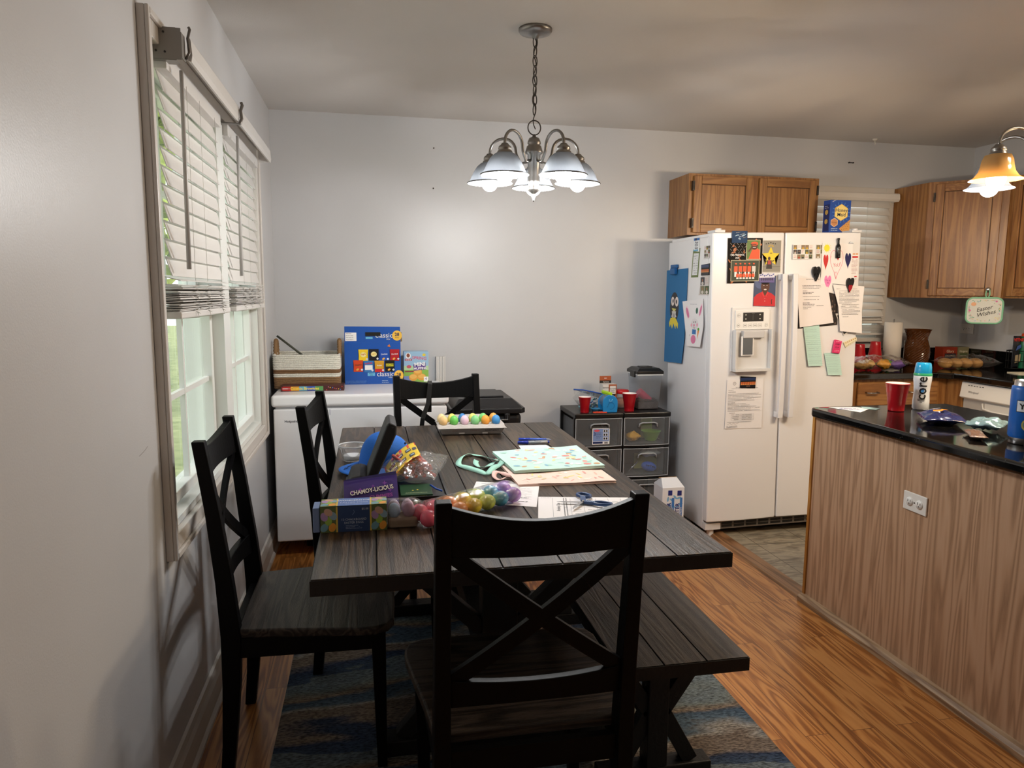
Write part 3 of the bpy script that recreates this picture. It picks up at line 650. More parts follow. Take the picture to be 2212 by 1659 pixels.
c2 = cart(2.04, 2.341, 'right three-drawer cart beside the fridge, green bowl in its top drawer')
W = P('f4f4f4', .5); K = P('111111', .5); DB = P('1c2c5e', .5)
stk = Art((1.84, 3.992, .515), (1, 0, 0), (0, 0, 1), eps=.0004); stk.rect(0, 0, .108, .098, W).up().rect(.004, .018, .104, .094, P('7b93c4', .5)).rect(.004, .004, .065, .016, DB).up()
stk.ell(.028, .084, .018, .007, P('e05560', .5)).text('3', .014, .062, .030, DB, bold=.02).para(.024, .056, .04, .07, 4, DB, 3, .003)
for i in range(3): stk.rect(.066, .026+i*.023, .098, .044+i*.023, P('dfe4ee', .5))
stk.up()
for i in range(3): stk.rect(.070, .029+i*.023, .08, .041+i*.023, K).rect(.085, .029+i*.023, .094, .041+i*.023, K)
for i in range(8): stk.rect(.076+i*.0028, .003, .0775+i*.0028, .015, K)
so = stk.build('product_sticker', None); tag(so, 'blue and white product sticker on the left cart\'s top drawer', 'sticker')
# ============================================================ FRIDGE (own frame, leaning 1.3 degrees)
FM = Matrix.Translation((2.452, 3.70, .0)) @ Matrix.Rotation(math.radians(-1.3), 4, 'Y')
fg = thing('refrigerator', 'white side-by-side refrigerator covered in notes, photos and magnets', 'refrigerator', (2.452, 3.70, 0), (0, math.radians(-1.3), 0))
MW[fg.name] = FM
FK = dict(local=True)
MB(M_APPL).box(.006, .922, .062, .600, .035, 1.735).build('cabinet', fg, bevel=.006, **FK)
MB(P('8f9094', .6)).box(.012, .916, .052, .062, .085, 1.735).build('gasket', fg, **FK)
def fdoor(x0, x1, hinge):
    mb = MB(M_APPL); n = 12
    def fy(u): return .0-.010*(1-(2*u-1)**2)+.0055
    pts = [(x0+(x1-x0)*i/n, fy(i/n)) for i in range(n+1)]+[(x1, .052), (x0, .052)]
    mb.prism(pts, .092, 1.752, 'z'); return mb.build('door', fg, bevel=.007, seg=3, **FK)
dl = fdoor(.004, .441, 0); dr = fdoor(.449, .928, 1)
for (x, d) in ((.419, dl), (.486, dr)):
    h = MB(P('e9e9ec', .3)); pp = []
    for i in range(17):
        q = i/16; z = .70+q*.82; pp.append((x, -.042-.012*math.sin(q*PI), z))
    hv = [(px_+sx_*.015, py_+sy_*.010, pz_) for (px_, py_, pz_) in pp for (sx_, sy_) in ((-1, -1), (1, -1), (1, 1), (-1, 1))]
    h.add(hv, [(i*4+j, i*4+(j+1) % 4, i*4+4+(j+1) % 4, i*4+4+j) for i in range(16) for j in range(4)]+[(3, 2, 1, 0), (64, 65, 66, 67)])
    h.box(x-.015, x+.015, -.045, -.002, .70, .735).box(x-.015, x+.015, -.045, -.002, 1.488, 1.52)
    h.build('handle', d, bevel=.003, merge=True, **FK)
for a in (.045, .895): MB(P('dcdcde', .4)).box(a-.03, a+.03, .0, .09, 1.753, 1.766).cyl((a, .02, 1.753), (a, .02, 1.775), .016, n=14).build('hinge_cap', fg, merge=False, **FK)
MB(M_APPL).box(.02, .90, .053, .585, 1.735, 1.752).build('top_panel', fg, **FK)
g = MB(P('77706a', .5)); g.box(.10, .915, .035, .055, .036, .084)
for i in range(10): g.box(.115+i*.079, .180+i*.079, .032, .036, .064, .076, K); g.box(.115+i*.079, .180+i*.079, .032, .036, .046, .058, K)
g.build('grille', fg, merge=False, **FK)
MB(P('dedee0', .4)).box(.004, .10, .02, .06, .04, .078).cyl((.05, .05, .0), (.05, .05, .04), .02, n=12).build('foot', fg, merge=False, **FK)
MB(K).box(.03, .9, .12, .6, .006, .036).build('base', fg, **FK)
# dispenser
ds = MB(P('e3e3e4', .35)); ds.box(.122, .366, -.012, -.003, .975, 1.338); DS = ds.build('dispenser_frame', fg, bevel=.006, seg=3, **FK)
dp = MB(P('f0f0ee', .3)); dp.box(.140, .350, -.020, -.012, 1.212, 1.322); dp.build('control_panel', DS, bevel=.003, **FK)
# recess as real depth: a frame of walls standing off the door, a darker back
rc = MB(P('d8d8d8', .4)); rc.box(.137, .352, -.0135, -.012, .988, 1.206); rc.box(.132, .140, -.045, -.012, .985, 1.212); rc.box(.350, .358, -.045, -.012, .985, 1.212); rc.box(.132, .358, -.05, -.012, .976, .990)
rc.build('water_recess', DS, bevel=.002, merge=False, **FK)
MB(P('c8c8ca', .4)).box(.18, .31, -.042, -.013, 1.165, 1.206).build('chute', DS, bevel=.004, **FK)
MB(P('efefef', .3)).box(.172, .25, -.035, -.028, 1.065, 1.175).build('paddle_frame', DS, bevel=.004, **FK); MB(P('606468', .4)).box(.182, .240, -.0375, -.0352, 1.072, 1.165).build('paddle', DS, **FK)
A = lambda x, z, y=-.0125, eps=.0003: Art(FM @ Vector((x, y, z)), FM.to_3x3() @ Vector((1, 0, 0)), FM.to_3x3() @ Vector((0, 0, 1)), eps=eps)
a = A(0, 0, -.0203); a.rect(.186, 1.257, .312, 1.308, K).up(); G = P('8a8a86', .5)
for (u, v) in ((.203, 1.295), (.203, 1.272), (.29, 1.295), (.29, 1.272)): a.rect(u-.004, v-.003, u+.004, v+.003, P('c8c8c0', .5))
a.text('FILTER', .248, 1.303, .006, G).line([(.247, 1.265), (.247, 1.298)], .0008, G)
for i in range(4):
    u = .200+i*.030; a.rect(u-.011, 1.226, u+.011, 1.244, G).up().rect(u-.010, 1.227, u+.010, 1.243, P('f0f0ee', .3)).up().scribble(u-.007, u+.007, 1.235, .003, K, i)
for (u, v) in ((.158, 1.236), (.330, 1.236), (.160, 1.293)): a.ell(u, v, .009, .010, G).up().ell(u, v, .008, .009, P('f0f0ee', .3)).up().scribble(u-.005, u+.005, v, .003, K, int(u*900))
a.build('panel_markings', DS)
# ============================================================ CABINETS
def raised_door(name, par, x0, x1, z0, z1, y, T=None):
    """framed door in the x-z plane facing -y, optionally transformed by T"""
    f = .048; o = MB(M_OAK); o.M = T
    o.box(x0, x0+f, y-.019, y, z0, z1).box(x1-f, x1, y-.019, y, z0, z1)
    o.box(x0+f, x1-f, y-.019, y, z0, z0+f, M_OAKX).box(x0+f, x1-f, y-.019, y, z1-f, z1, M_OAKX)
    d = o.build(name, par, bevel=.003, merge=False)
    p = MB(M_OAK); p.M = T; p.box(x0+f-.002, x1-f+.002, y-.010, y-.002, z0+f-.002, z1-f+.002).build('door_panel', d)
    b = MB(P('4a2f18', .6)); b.M = T
    b.box(x0+f, x0+f+.004, y-.0125, y-.010, z0+f, z1-f).box(x1-f-.004, x1-f, y-.0125, y-.010, z0+f, z1-f).box(x0+f, x1-f, y-.0125, y-.010, z0+f, z0+f+.004).box(x0+f, x1-f, y-.0125, y-.010, z1-f-.004, z1-f).build('bead', d, merge=False)
    return d
def hinge(par, d, x, z, y, T=None):
    m = MB(P('4a4540', .35, .8)); m.M = T; m.box(x-.006, x+.006, y-.024, y-.0, z-.028, z+.028).cyl((x, y-.024, z-.022), (x, y-.024, z+.022), .004, n=8).build('hinge', d, merge=False)
def cab_box(par, x0, x1, y0, y1, z0, z1):
    m = MB(M_OAK); m.box(x0, x1, y0, y1, z0, z1); m.build('carcass', par, bevel=.001)
oc = thing('wall_cabinet', 'short two-door oak wall cabinet above the refrigerator', 'cabinet', (2.88, 4.24, 1.767), group='oak wall cabinets')
cab_box(oc, 2.448, 3.318, 4.105, 4.398, 1.770, 2.135)
for (x0, x1, hx) in ((2.475, 2.862, 2.470), (2.905, 3.292, 3.297)):
    d = raised_door('door', oc, x0, x1, 1.785, 2.120, 4.103)
    for z in (1.84, 2.06): hinge(oc, d, hx, z, 4.103)
# diagonal corner cabinet
cc = thing('wall_cabinet', 'diagonal corner oak wall cabinet with the pot holder on its door', 'cabinet', (4.5, 4.2, 1.4), group='oak wall cabinets')
MB(M_OAK).prism([(4.095, 4.398), (4.095, 4.085), (4.402, 3.778), (4.708, 3.778), (4.708, 4.398)], 1.402, 2.138, 'z').build('carcass', cc, bevel=.001)
TD = Matrix.Translation((4.095, 4.085, 0)) @ Matrix.Rotation(-PI/4, 4, 'Z')
dd = raised_door('door', cc, .040, .395, 1.415, 2.122, -.001, TD)
for z in (1.49, 2.04): hinge(cc, dd, .036, z, -.001, TD)
kn = MB(M_STEEL); kn.M = TD; kn.ball((.365, -.042, 1.455), .015, sy=.7).cyl((.365, -.02, 1.455), (.365, -.04, 1.455), .006, n=10).build('knob', dd, merge=False)
sc_ = thing('wall_cabinet', 'oak wall cabinet on the right wall, cut by the picture edge', 'cabinet', (4.55, 3.4, 1.4), group='oak wall cabinets')
MB(M_OAK).box(4.402, 4.708, 2.90, 3.774, 1.402, 2.138).build('carcass', sc_, bevel=.001)
TR = Matrix.Translation((4.402, 3.774, 0)) @ Matrix.Rotation(-PI/2, 4, 'Z')
for (a, b) in ((.045, .42), (.455, .83)): raised_door('door', sc_, a, b, 1.415, 2.122, -.001, TR)
# base run, back wall
CT = .945
bc = thing('base_cabinet', 'oak base cabinet with drawers under the back counter right of the fridge', 'cabinet', (3.7, 4.1, 0), group='oak base cabinets')
MB(M_OAK).box(3.42, 4.708, 3.80, 4.395, .10, CT-.04).box(3.42, 4.70, 3.86, 4.39, 0, .10, K).build('carcass', bc, merge=False, bevel=.001)
for (a, b) in ((3.45, 3.70), (3.735, 4.01)):
    d = MB(M_OAKX).box(a, b, 3.781, 3.799, .745, .888).build('drawer', bc, bevel=.006, seg=3)
    c = (a+b)/2-.035; MB(M_STEEL).tube([(c-.038, 3.780, .828), (c-.038, 3.757, .826), (c+.038, 3.757, .826), (c+.038, 3.780, .828)], .0045, 8).build('handle', d)
    raised_door('door', bc, a, b, .13, .725, 3.799)
dw = thing('dishwasher', 'white built-in dishwasher under the right-hand counter', 'dishwasher', (4.4, 3.4, 0))
MB(M_APPL).box(4.08, 4.66, 3.06, 3.665, .10, .70).build('door', dw, bevel=.006)
MB(K).box(4.12, 4.66, 3.07, 3.655, 0, .10).build('toe_kick', dw)
p = MB(P('eceae4', .3)); p.prism([(4.075, .80), (4.055, .81), (4.068, .900), (4.66, .900), (4.66, .80)], 3.06, 3.665, 'y'); cp = p.build('control_panel', dw, bevel=.004)
MB(P('b9b6b0', .4)).box(4.085, 4.66, 3.065, 3.66, .70, .80).build('latch_band', dw)
MB(P('dcdad4', .35)).tube([(4.083, 3.52, .785), (4.07, 3.50, .755), (4.068, 3.44, .748), (4.068, 3.25, .748), (4.075, 3.23, .758)], .006, 8).box(4.078, 4.084, 3.24, 3.50, .752, .79).build('handle', dw, merge=False)
a = Art((4.0530, 3.66, .80), (0, -1, 0), (.144, 0, 1)); a.text('Whirlpool', .09, .045, .018, K, shear=.3)
for i in range(6): a.rect(.045+i*.02, .082, .058+i*.02, .086, K)
a.scribble(.47, .53, .06, .004, G, 4).rect(.49, .028, .51, .046, G); a.build('panel_lettering', cp)
rb = thing('base_cabinet', 'oak base cabinet beyond the dishwasher on the right wall', 'cabinet', (4.4, 2.4, 0), group='oak base cabinets')
MB(M_OAK).box(4.085, 4.708, 1.6, 3.055, .10, CT-.04).box(4.14, 4.70, 1.6, 3.055, 0, .10, K).build('carcass', rb, merge=False)
MB(M_OAK).box(4.085, 4.10, 3.668, 3.798, .10, CT-.04).build('corner_filler', rb)
for i in range(3): raised_door('door', rb, .02+i*.47, .46+i*.47, .13, .87, -.001, Matrix.Translation((4.085, 3.05, 0)) @ Matrix.Rotation(-PI/2, 4, 'Z'))
ct = thing('kitchen_worktop', 'black granite worktop running into the kitchen corner', 'worktop', (4.2, 4.1, CT-.04))
MB(M_GRAN).prism([(3.40, 3.765), (3.99, 3.765), (4.045, 3.71), (4.045, 1.6), (4.709, 1.6), (4.709, 4.397), (3.40, 4.397)], CT-.038, CT, 'z').build('slab', ct, bevel=.008, seg=3)
MB(M_GRAN).box(3.40, 4.709, 4.375, 4.397, CT, CT+.105).box(4.687, 4.709, 1.6, 4.375, CT, CT+.105).build('backsplash', ct, bevel=.002, merge=False)
# ============================================================ ISLAND
isl = thing('kitchen_island', 'oak-panelled kitchen island on the right with a pale base strip', 'island', (2.85, 1.6, 0))
MB(M_PANEL).box(2.515, 3.16, .45, 2.822, .0, .868).build('panel_body', isl)
MB(wood('yellow_oak_edge', [(.2, 'a06a2c'), (.8, 'c48d45')], 'z', 10, 30, None, .4, .03, .4, .08)).box(2.508, 2.545, 2.822, 2.838, 0, .868).build('corner_post', isl)
MB(M_STRIP).prism([(2.515, 0), (2.485, 0), (2.483, .022), (2.494, .034), (2.515, .036)], .45, 2.838, 'y').build('base_strip', isl)
it = MB(M_GRAN); it.prism([(2.52, 2.842), (2.493, 2.832), (2.480, 2.805), (2.480, .40), (3.20, .40), (3.20, 2.842)], .872, .912, 'z')
tag(it.build('island_worktop', bevel=.011, seg=4), 'glossy black granite slab topping the oak island', 'worktop')
def outlet(name, O, U, label):
    t = thing('wall_outlet', label, 'outlet', O); U = Vector(U); N = U.cross(Vector((0, 0, 1)))
    M = Matrix((U, N*-1, Vector((0, 0, 1)))).transposed().to_4x4(); M.translation = Vector(O)
    b = MB(P('ebe9e4', .35)); b.M = M; b.box(-.057, .057, -.006, 0, -.035, .035).build('cover_plate', t, bevel=.003)
    for s in (-1, 1):
        b = MB(P('f4f3ef', .35)); b.M = M; b.lathe([(0, -.009), (.016, -.009), (.0165, -.006)], 20, (s*.024, 0, 0), ax='y'); sk = b.build('socket', t)
        b = MB(K); b.M = M; b.box(s*.024-.007, s*.024-.005, -.0096, -.009, -.001, .008).box(s*.024+.005, s*.024+.007, -.0096, -.009, -.001, .007).cyl((s*.024, -.0096, -.007), (s*.024, -.009, -.007), .0022, n=8).build('slot', sk, merge=False)
    b = MB(M_STEEL); b.M = M; b.cyl((0, -.0072, 0), (0, -.006, 0), .003, n=10).build('screw', t)
outlet('o', (2.5145, 2.20, .655), (0, -1, 0), 'white duplex outlet on the side of the oak island')
# ============================================================ CEILING CHANDELIER
M_SHADE = None
def shademat(name, hexc, em, es, ribs=True):
    m = bpy.data.materials.new(name); m.use_nodes = True; nt = m.node_tree; nt.nodes.clear(); L = nt.links
    o = nt.nodes.new('ShaderNodeOutputMaterial'); t = nt.nodes.new('ShaderNodeBsdfTranslucent'); d = nt.nodes.new('ShaderNodeBsdfDiffuse'); g = nt.nodes.new('ShaderNodeBsdfGlossy'); tr = nt.nodes.new('ShaderNodeBsdfTransparent')
    t.inputs[0].default_value = lin(hexc); d.inputs[0].default_value = lin('b4b8bc' if name != 'amber_glass' else 'd8b070'); g.inputs['Roughness'].default_value = .15; tr.inputs[0].default_value = lin(hexc)
    a = nt.nodes.new('ShaderNodeMixShader'); a.inputs[0].default_value = .4; L.new(t.outputs[0], a.inputs[1]); L.new(d.outputs[0], a.inputs[2])
    b = nt.nodes.new('ShaderNodeMixShader'); b.inputs[0].default_value = .0; L.new(a.outputs[0], b.inputs[1]); L.new(tr.outputs[0], b.inputs[2])
    c = nt.nodes.new('ShaderNodeMixShader'); c.inputs[0].default_value = .10; L.new(b.outputs[0], c.inputs[1]); L.new(g.outputs[0], c.inputs[2])
    L.new(c.outputs[0], o.inputs[0]); return m
M_SHADE = shademat('ribbed_frosted_glass', '3f4246', None, 0)
M_AMBER = shademat('amber_glass', '4c3416', None, 0); M_WSH = shademat('white_glass', '34373b', None, 0)
def bulbmat(name, col, s):
    m, nt, b = newmat(name); b.inputs['Base Color'].default_value = (1, 1, 1, 1); b.inputs['Emission Color'].default_value = col+(1,); b.inputs['Emission Strength'].default_value = s; return m
BR = .033
M_BULB = bulbmat('lit_bulb_cool', (.93, .97, 1), 14.0); M_BULBW = bulbmat('lit_bulb_warm', (1, .76, .46), 12.0)
def arm_set(t, C, ang, R, zshade, shade_m, bulb_m, prof, neck, ribs=0, arch=.11, shape='dome'):
    ca, sa = math.cos(ang), math.sin(ang); e = Vector((ca, sa, 0)); c = Vector((C[0], C[1], 0))
    top = zshade+neck+.035
    pts = [c+e*.028+Vector((0, 0, C[2]-.02)), c+e*.055+Vector((0, 0, C[2]-.025)), c+e*.075+Vector((0, 0, C[2]+.01))]
    cx = (.078+R)/2; rr = (R-.078)/2
    for i in range(13):
        q = PI*i/12; pts.append(c+e*(cx-rr*math.cos(q))+Vector((0, 0, top+.005+(arch)*math.sin(q)*1.0)))
    pts.append(c+e*R+Vector((0, 0, top-.005)))
    ar = MB(M_NICKEL).tube(pts, .0058, 8).build('arm', t)
    s = c+e*R; 
    MB(M_NICKEL).lathe([(0, top), (.012, top), (.016, top-.006), (.024, top-.012), (.026, top-.022), (.022, top-.024), (.029, top-.030), (.030, top-.048), (0, top-.048)], 20, (s.x, s.y, 0)).build('socket_cap', ar)
    g = MB(shade_m); n = 72 if ribs else 28; v = []; f = []
    for r, z in prof:
        for i in range(n):
            a = 2*PI*i/n; k = r+(ribs*(1 if i % 2 else -1) if 0 < r else 0); v.append((s.x+math.cos(a)*k, s.y+math.sin(a)*k, zshade+z))
    for k in range(len(prof)-1):
        for i in range(n): f.append((k*n+i, k*n+(i+1) % n, (k+1)*n+(i+1) % n, (k+1)*n+i))
    g.add(v, f, None, None, True); sh_ = g.build('glass_shade', ar)
    if ribs: MB(P('4c4a48', .35, .8)).lathe([(prof[-1][0]+.001, .0), (prof[-1][0]+.0035, .002), (prof[-1][0]+.001, .005), (prof[-1][0]-.002, .002), (prof[-1][0]+.001, 0)], 40, (s.x, s.y, zshade)).build('shade_rim', sh_)
    MB(bulb_m).ball((s.x, s.y, zshade+.002), BR, nu=20, nv=12).build('light_bulb', ar)
    ld = bpy.data.lights.new('bulb_light', 'POINT'); ld.energy = BULB_W if bulb_m is M_BULB else WARM_W; ld.shadow_soft_size = .02; ld.color = (1, .99, .975) if bulb_m is M_BULB else (1, .74, .46)
    lo = bpy.data.objects.new('bulb_light', ld); COL.objects.link(lo); lo.parent = ar; lo.location = MW[t.name].inverted() @ Vector((s.x, s.y, zshade-.052))
    MB(M_WHITE).cyl((s.x, s.y, zshade+.03), (s.x, s.y, top-.04), .016, n=12).build('lamp_holder', ar)
CX, CY = 1.210, 2.87
ch = thing('chandelier', 'five-light brushed nickel chandelier with ribbed glass shades over the table', 'chandelier', (CX, CY, 1.78))
MB(M_NICKEL).lathe([(0, 2.44), (.066, 2.44), (.066, 2.432), (.060, 2.424), (.035, 2.416), (.014, 2.412), (.012, 2.404), (0, 2.403)], 40, (CX, CY, 0)).build('canopy', ch)
def link(mb, c, h, w_, rot, r=.0022):
    pts = []
    for i in range(16):
        a = 2*PI*i/16; x = math.cos(a)*w_/2; z = math.sin(a)*h/2; pts.append((c[0]+x*math.cos(rot), c[1]+x*math.sin(rot), c[2]+z))
    mb.tube(pts, r, 6, True)
M_CHN = P('5c5854', .35, .9)
z = 2.392; i = 0
while z > 2.10:
    m = MB(M_CHN); link(m, (CX, CY, z), .044, .020, (i % 2)*PI/2+.4); m.build('chain_link', ch); z -= .0365; i += 1
MB(P('3d3a38', .5)).tube([(CX+.005*math.sin(k*1.3), CY+.004*math.cos(k*1.7), 2.41-k*.0175) for k in range(21)], .0022, 6).build('cord', ch)
m = MB(M_CHN); m.tube([(CX+.026*math.cos(2*PI*k/24), CY, 2.066+.028*math.sin(2*PI*k/24)) for k in range(24)], .0026, 6, True); m.build('loop', ch)
MB(M_NICKEL).lathe([(0, 2.042), (.006, 2.040), (.008, 2.030), (.020, 2.026), (.026, 2.012), (.027, 2.004), (.022, 2.0), (.029, 1.994), (.033, 1.980), (.036, 1.972), (.034, 1.966), (.026, 1.962), (.024, 1.90), (.025, 1.86), (.028, 1.852), (.022, 1.846), (.028, 1.832), (.026, 1.822), (.012, 1.812), (.006, 1.806), (.009, 1.798), (.004, 1.789), (.005, 1.783), (0, 1.776)], 32, (CX, CY, 0)).build('column', ch)
DOME = [(.028, .084), (.036, .080), (.050, .068), (.062, .050), (.072, .030), (.080, .013), (.089, .003), (.091, 0)]
for k in range(5): arm_set(ch, (CX, CY, 1.955), math.radians(77.5+72*k), .190, 1.856, M_SHADE, M_BULB, DOME, .084, .0020, .052)
# kitchen chandelier, only its left shades in the frame
KC = (3.03, 2.27)
k2 = thing('chandelier', 'chandelier with bell glass shades at the right edge above the island', 'chandelier', (KC[0], KC[1], 1.8))
MB(M_NICKEL).lathe([(0, 2.44), (.066, 2.44), (.066, 2.432), (.04, 2.418), (.012, 2.41), (0, 2.41)], 32, (KC[0], KC[1], 0)).cyl((KC[0], KC[1], 2.41), (KC[0], KC[1], 2.05), .006).build('stem', k2, merge=False)
MB(M_NICKEL).lathe([(0, 2.05), (.02, 2.04), (.03, 1.99), (.022, 1.96), (.022, 1.87), (.028, 1.85), (.01, 1.83), (0, 1.80)], 28, (KC[0], KC[1], 0)).build('column', k2)
BELL = [(.028, .092), (.042, .088), (.050, .070), (.053, .050), (.058, .030), (.070, .012), (.085, .002), (.088, 0)]
for k, (an, sm_, bm_) in enumerate(((176, M_AMBER, M_BULBW), (104, M_WSH, M_BULB), (32, M_AMBER, M_BULBW), (-40, M_AMBER, M_BULBW), (-112, M_AMBER, M_BULBW))):
    arm_set(k2, (KC[0], KC[1], 1.94), math.radians(an), .215, 1.835, sm_, bm_, BELL, .092, 0, .055)
# ============================================================ NOTES AND MAGNETS ON THE FRIDGE
F3 = FM.to_3x3(); EX, EY, EZ = F3 @ Vector((1, 0, 0)), F3 @ Vector((0, 1, 0)), F3 @ Vector((0, 0, 1))
FRONT = (FM @ Vector((0, -.0060, 0)), EX, EZ, -EY)
SIDE = (FM @ Vector((.0055, 0, 0)), -EY, EZ, -EX)
PAPER = P('f1eff0', .7); INK = P('3a3a3c', .6); INKL = P('77777c', .6); RED = P('c92b2b', .5); ORG = P('e0521c', .5); SKIN = P('5a3424', .6); BLU = P('2f6db5', .5); NAVY = P('1f2747', .5)
def frame_art(fr, off=0, tilt=0, vt=0, eps=.0003):
    O, U, V, N = fr
    return Art(O+N*(off+tilt*vt), U, V-N*tilt, N, eps, raw=True)
def sheet(name, label, cat, fr, cor, mat, off=.0005, t=.0005, tilt=0, group=None, bevel=0):
    """flat piece with corners cor (in the frame's own u, v), thickness t; returns the thing and an Art laid on its face"""
    vt = max(c[1] for c in cor); a = frame_art(fr, off, tilt, vt); n = len(cor); N = fr[3]
    p = [a.pt(u, v, 0) for u, v in cor]; q = [x+N*t for x in p]
    mb = MB(mat); mb.add(p+q, [tuple(range(n-1, -1, -1)), tuple(range(n, 2*n))]+[(i, (i+1) % n, n+(i+1) % n, n+i) for i in range(n)])
    o = mb.build(name, bevel=bevel); tag(o, label, cat, group)
    return o, frame_art(fr, off+t, tilt, vt)
def R4(u0, v0, u1, v1): return [(u0, v0), (u1, v0), (u1, v1), (u0, v1)]
def photo_people(a, u0, v0, u1, v1, shirt, n, bg, seed=1):
    a.rect(u0, v0, u1, v1, bg).up(); w_ = (u1-u0)/n; r = random.Random(seed)
    for i in range(n):
        c = u0+w_*(i+.5); h = (v1-v0)*r.uniform(.7, .85)
        a.rect(c-w_*.36, v0+h*.05, c+w_*.36, v0+h*.62, shirt[i % len(shirt)])
    a.up()
    for i in range(n):
        c = u0+w_*(i+.5); h = (v1-v0)*.78; a.ell(c, v0+h*.78, w_*.22, h*.15, SKIN, 10)
    a.up()
# left door
o, a = sheet('team_poster', 'black and orange youth team poster with two photos on the left fridge door', 'poster', FRONT, R4(.090, 1.472, .300, 1.721), P('17130f', .7, spec=.2))
rp = random.Random(5)
for i in range(26):
    u, v = rp.uniform(.094, .29), rp.uniform(1.477, 1.715); a.ell(u, v, rp.uniform(.004, .013), rp.uniform(.003, .010), P('a8591c', .5), 8, rp.uniform(0, 3))
a.up()
for i in range(5):
    for j in range(5):
        u, v = .108+i*.020+(j % 2)*.008, 1.625+j*.016; s = 1 if (i+j) % 2 else -1
        a.line([(u-.005, v-.005*s), (u+.005, v+.005*s)], .0016, P('9a9a98', .4))
a.up().text('T&R PRINTING', .148, 1.628, .0125, W, bold=.02).text('2024', .148, 1.612, .0125, W, bold=.02)
a.rect(.201, 1.602, .286, 1.711, P('cfc6a8', .5)).rect(.110, 1.483, .283, 1.600, P('cfc6a8', .5)).up()
a.rect(.204, 1.605, .283, 1.708, P('5c7a35', .5)).rect(.113, 1.486, .280, 1.597, P('26331a', .5)).up()
a.poly([(.215, 1.605), (.283, 1.605), (.283, 1.655), (.262, 1.668), (.235, 1.655)], ORG).ell(.250, 1.678, .020, .022, SKIN).up().ell(.250, 1.690, .022, .011, ORG).rect(.226, 1.684, .262, 1.688, P('2a1a12', .5)).line([(.214, 1.645), (.236, 1.672)], .009, SKIN).up().rect(.240, 1.668, .258, 1.671, W).up()
for i in range(5):
    c = .140+i*.027; a.rect(c-.011, 1.535, c+.011, 1.567, ORG if i < 4 else P('d8d4ce', .5)).rect(c-.008, 1.508, c+.008, 1.535, W).ell(c, 1.574, .005, .007, SKIN, 10).up().ell(c, 1.580, .006, .004, ORG, 10).up()
for i in range(6):
    c = .150+i*.019; a.ell(c, 1.515, .009, .012, ORG, 10).ell(c, 1.532, .004, .005, SKIN, 8).rect(c-.007, 1.496, c+.007, 1.504, W).up()
a.build('printed_design', o)
o, a = sheet('photo_magnet', 'dark blue ocean photo magnet holding the top of the team poster', 'magnet', FRONT, R4(.112, 1.694, .205, 1.759), P('2b4568', .6, spec=.2), off=.0012, t=.003, bevel=.001)
for i in range(14):
    u, v = rp.uniform(.12, .195), rp.uniform(1.700, 1.752); a.ell(u, v, rp.uniform(.006, .016), .0022, P(('5b86ad', '1b2b47', '7ba6c4')[i % 3], .3), 8, rp.uniform(-.6, .6))
a.build('printed_design', o)
o, a = sheet('star_photo', 'photo of a child before a yellow star cut-out on the left fridge door', 'photo', FRONT, R4(.301, 1.530, .419, 1.711), P('e9e5df', .4), off=.0001)
a.rect(.304, 1.533, .414, 1.707, P('8f8b80', .5)).up().rect(.304, 1.56, .414, 1.562, P('5d584e', .5)).rect(.304, 1.60, .414, 1.602, P('5d584e', .5)).up()
def star(cu, cv, R_, r_, n=5, rot=PI/2): return [(cu+(R_ if i % 2 == 0 else r_)*math.cos(rot+PI*i/n), cv+(R_ if i % 2 == 0 else r_)*math.sin(rot+PI*i/n)) for i in range(2*n)]
YEL = P('efcf2e', .5)
a.poly(star(.352, 1.618, .056, .026), YEL).up().ell(.349, 1.637, .0022, .004, K, 8).ell(.357, 1.637, .0022, .004, K, 8)
for i in range(5): a.poly(star(.322+i*.014, 1.695-abs(i-2)*.003, .005, .002), K)
for i in range(7): a.line([(.352+.018*math.cos(PI*i/6), 1.674+.012*math.sin(PI*i/6)), (.352+.006*math.cos(PI*i/6), 1.674+.004*math.sin(PI*i/6))], .003, P('c9a53a', .5))
a.up().poly([(.325, 1.55), (.362, 1.55), (.358, 1.598), (.330, 1.598)], P('2c2426', .5)).poly([(.334, 1.575), (.356, 1.575), (.352, 1.598), (.336, 1.598)], P('b03a3a', .5)).ell(.343, 1.608, .008, .010, P('3a2018', .5), 12).line([(.326, 1.590), (.315, 1.606)], .006, P('2c2426', .5)).line([(.36, 1.592), (.374, 1.596)], .006, P('2c2426', .5))
a.build('printed_design', o)
o, a = sheet('school_portrait', 'school portrait of a person in a red polo shirt on the left fridge door', 'photo', FRONT, [(.252, 1.343), (.389, 1.338), (.389, 1.512), (.256, 1.505)], P('3c4a6b', .35), off=.0008)
a.ell(.290, 1.47, .03, .03, P('51608a', .5)).up().poly([(.2535, 1.345), (.388, 1.340), (.388, 1.395), (.365, 1.412), (.345, 1.42), (.298, 1.42), (.272, 1.408), (.2545, 1.39)], P('c8252d', .6)).up()
a.poly([(.308, 1.40), (.340, 1.40), (.342, 1.432), (.304, 1.432)], SKIN).up().ell(.324, 1.452, .027, .033, SKIN, 24).up().ell(.324, 1.476, .027, .013, P('120c0a', .8), 20)
a.ell(.3145, 1.458, .0045, .002, W, 8).ell(.3345, 1.458, .0045, .002, W, 8).ell(.324, 1.435, .009, .0035, P('e8e0d8', .5), 10).ell(.324, 1.447, .005, .004, P('472518', .6), 10).up().ell(.3145, 1.458, .002, .002, K, 6).ell(.3345, 1.458, .002, .002, K, 6)
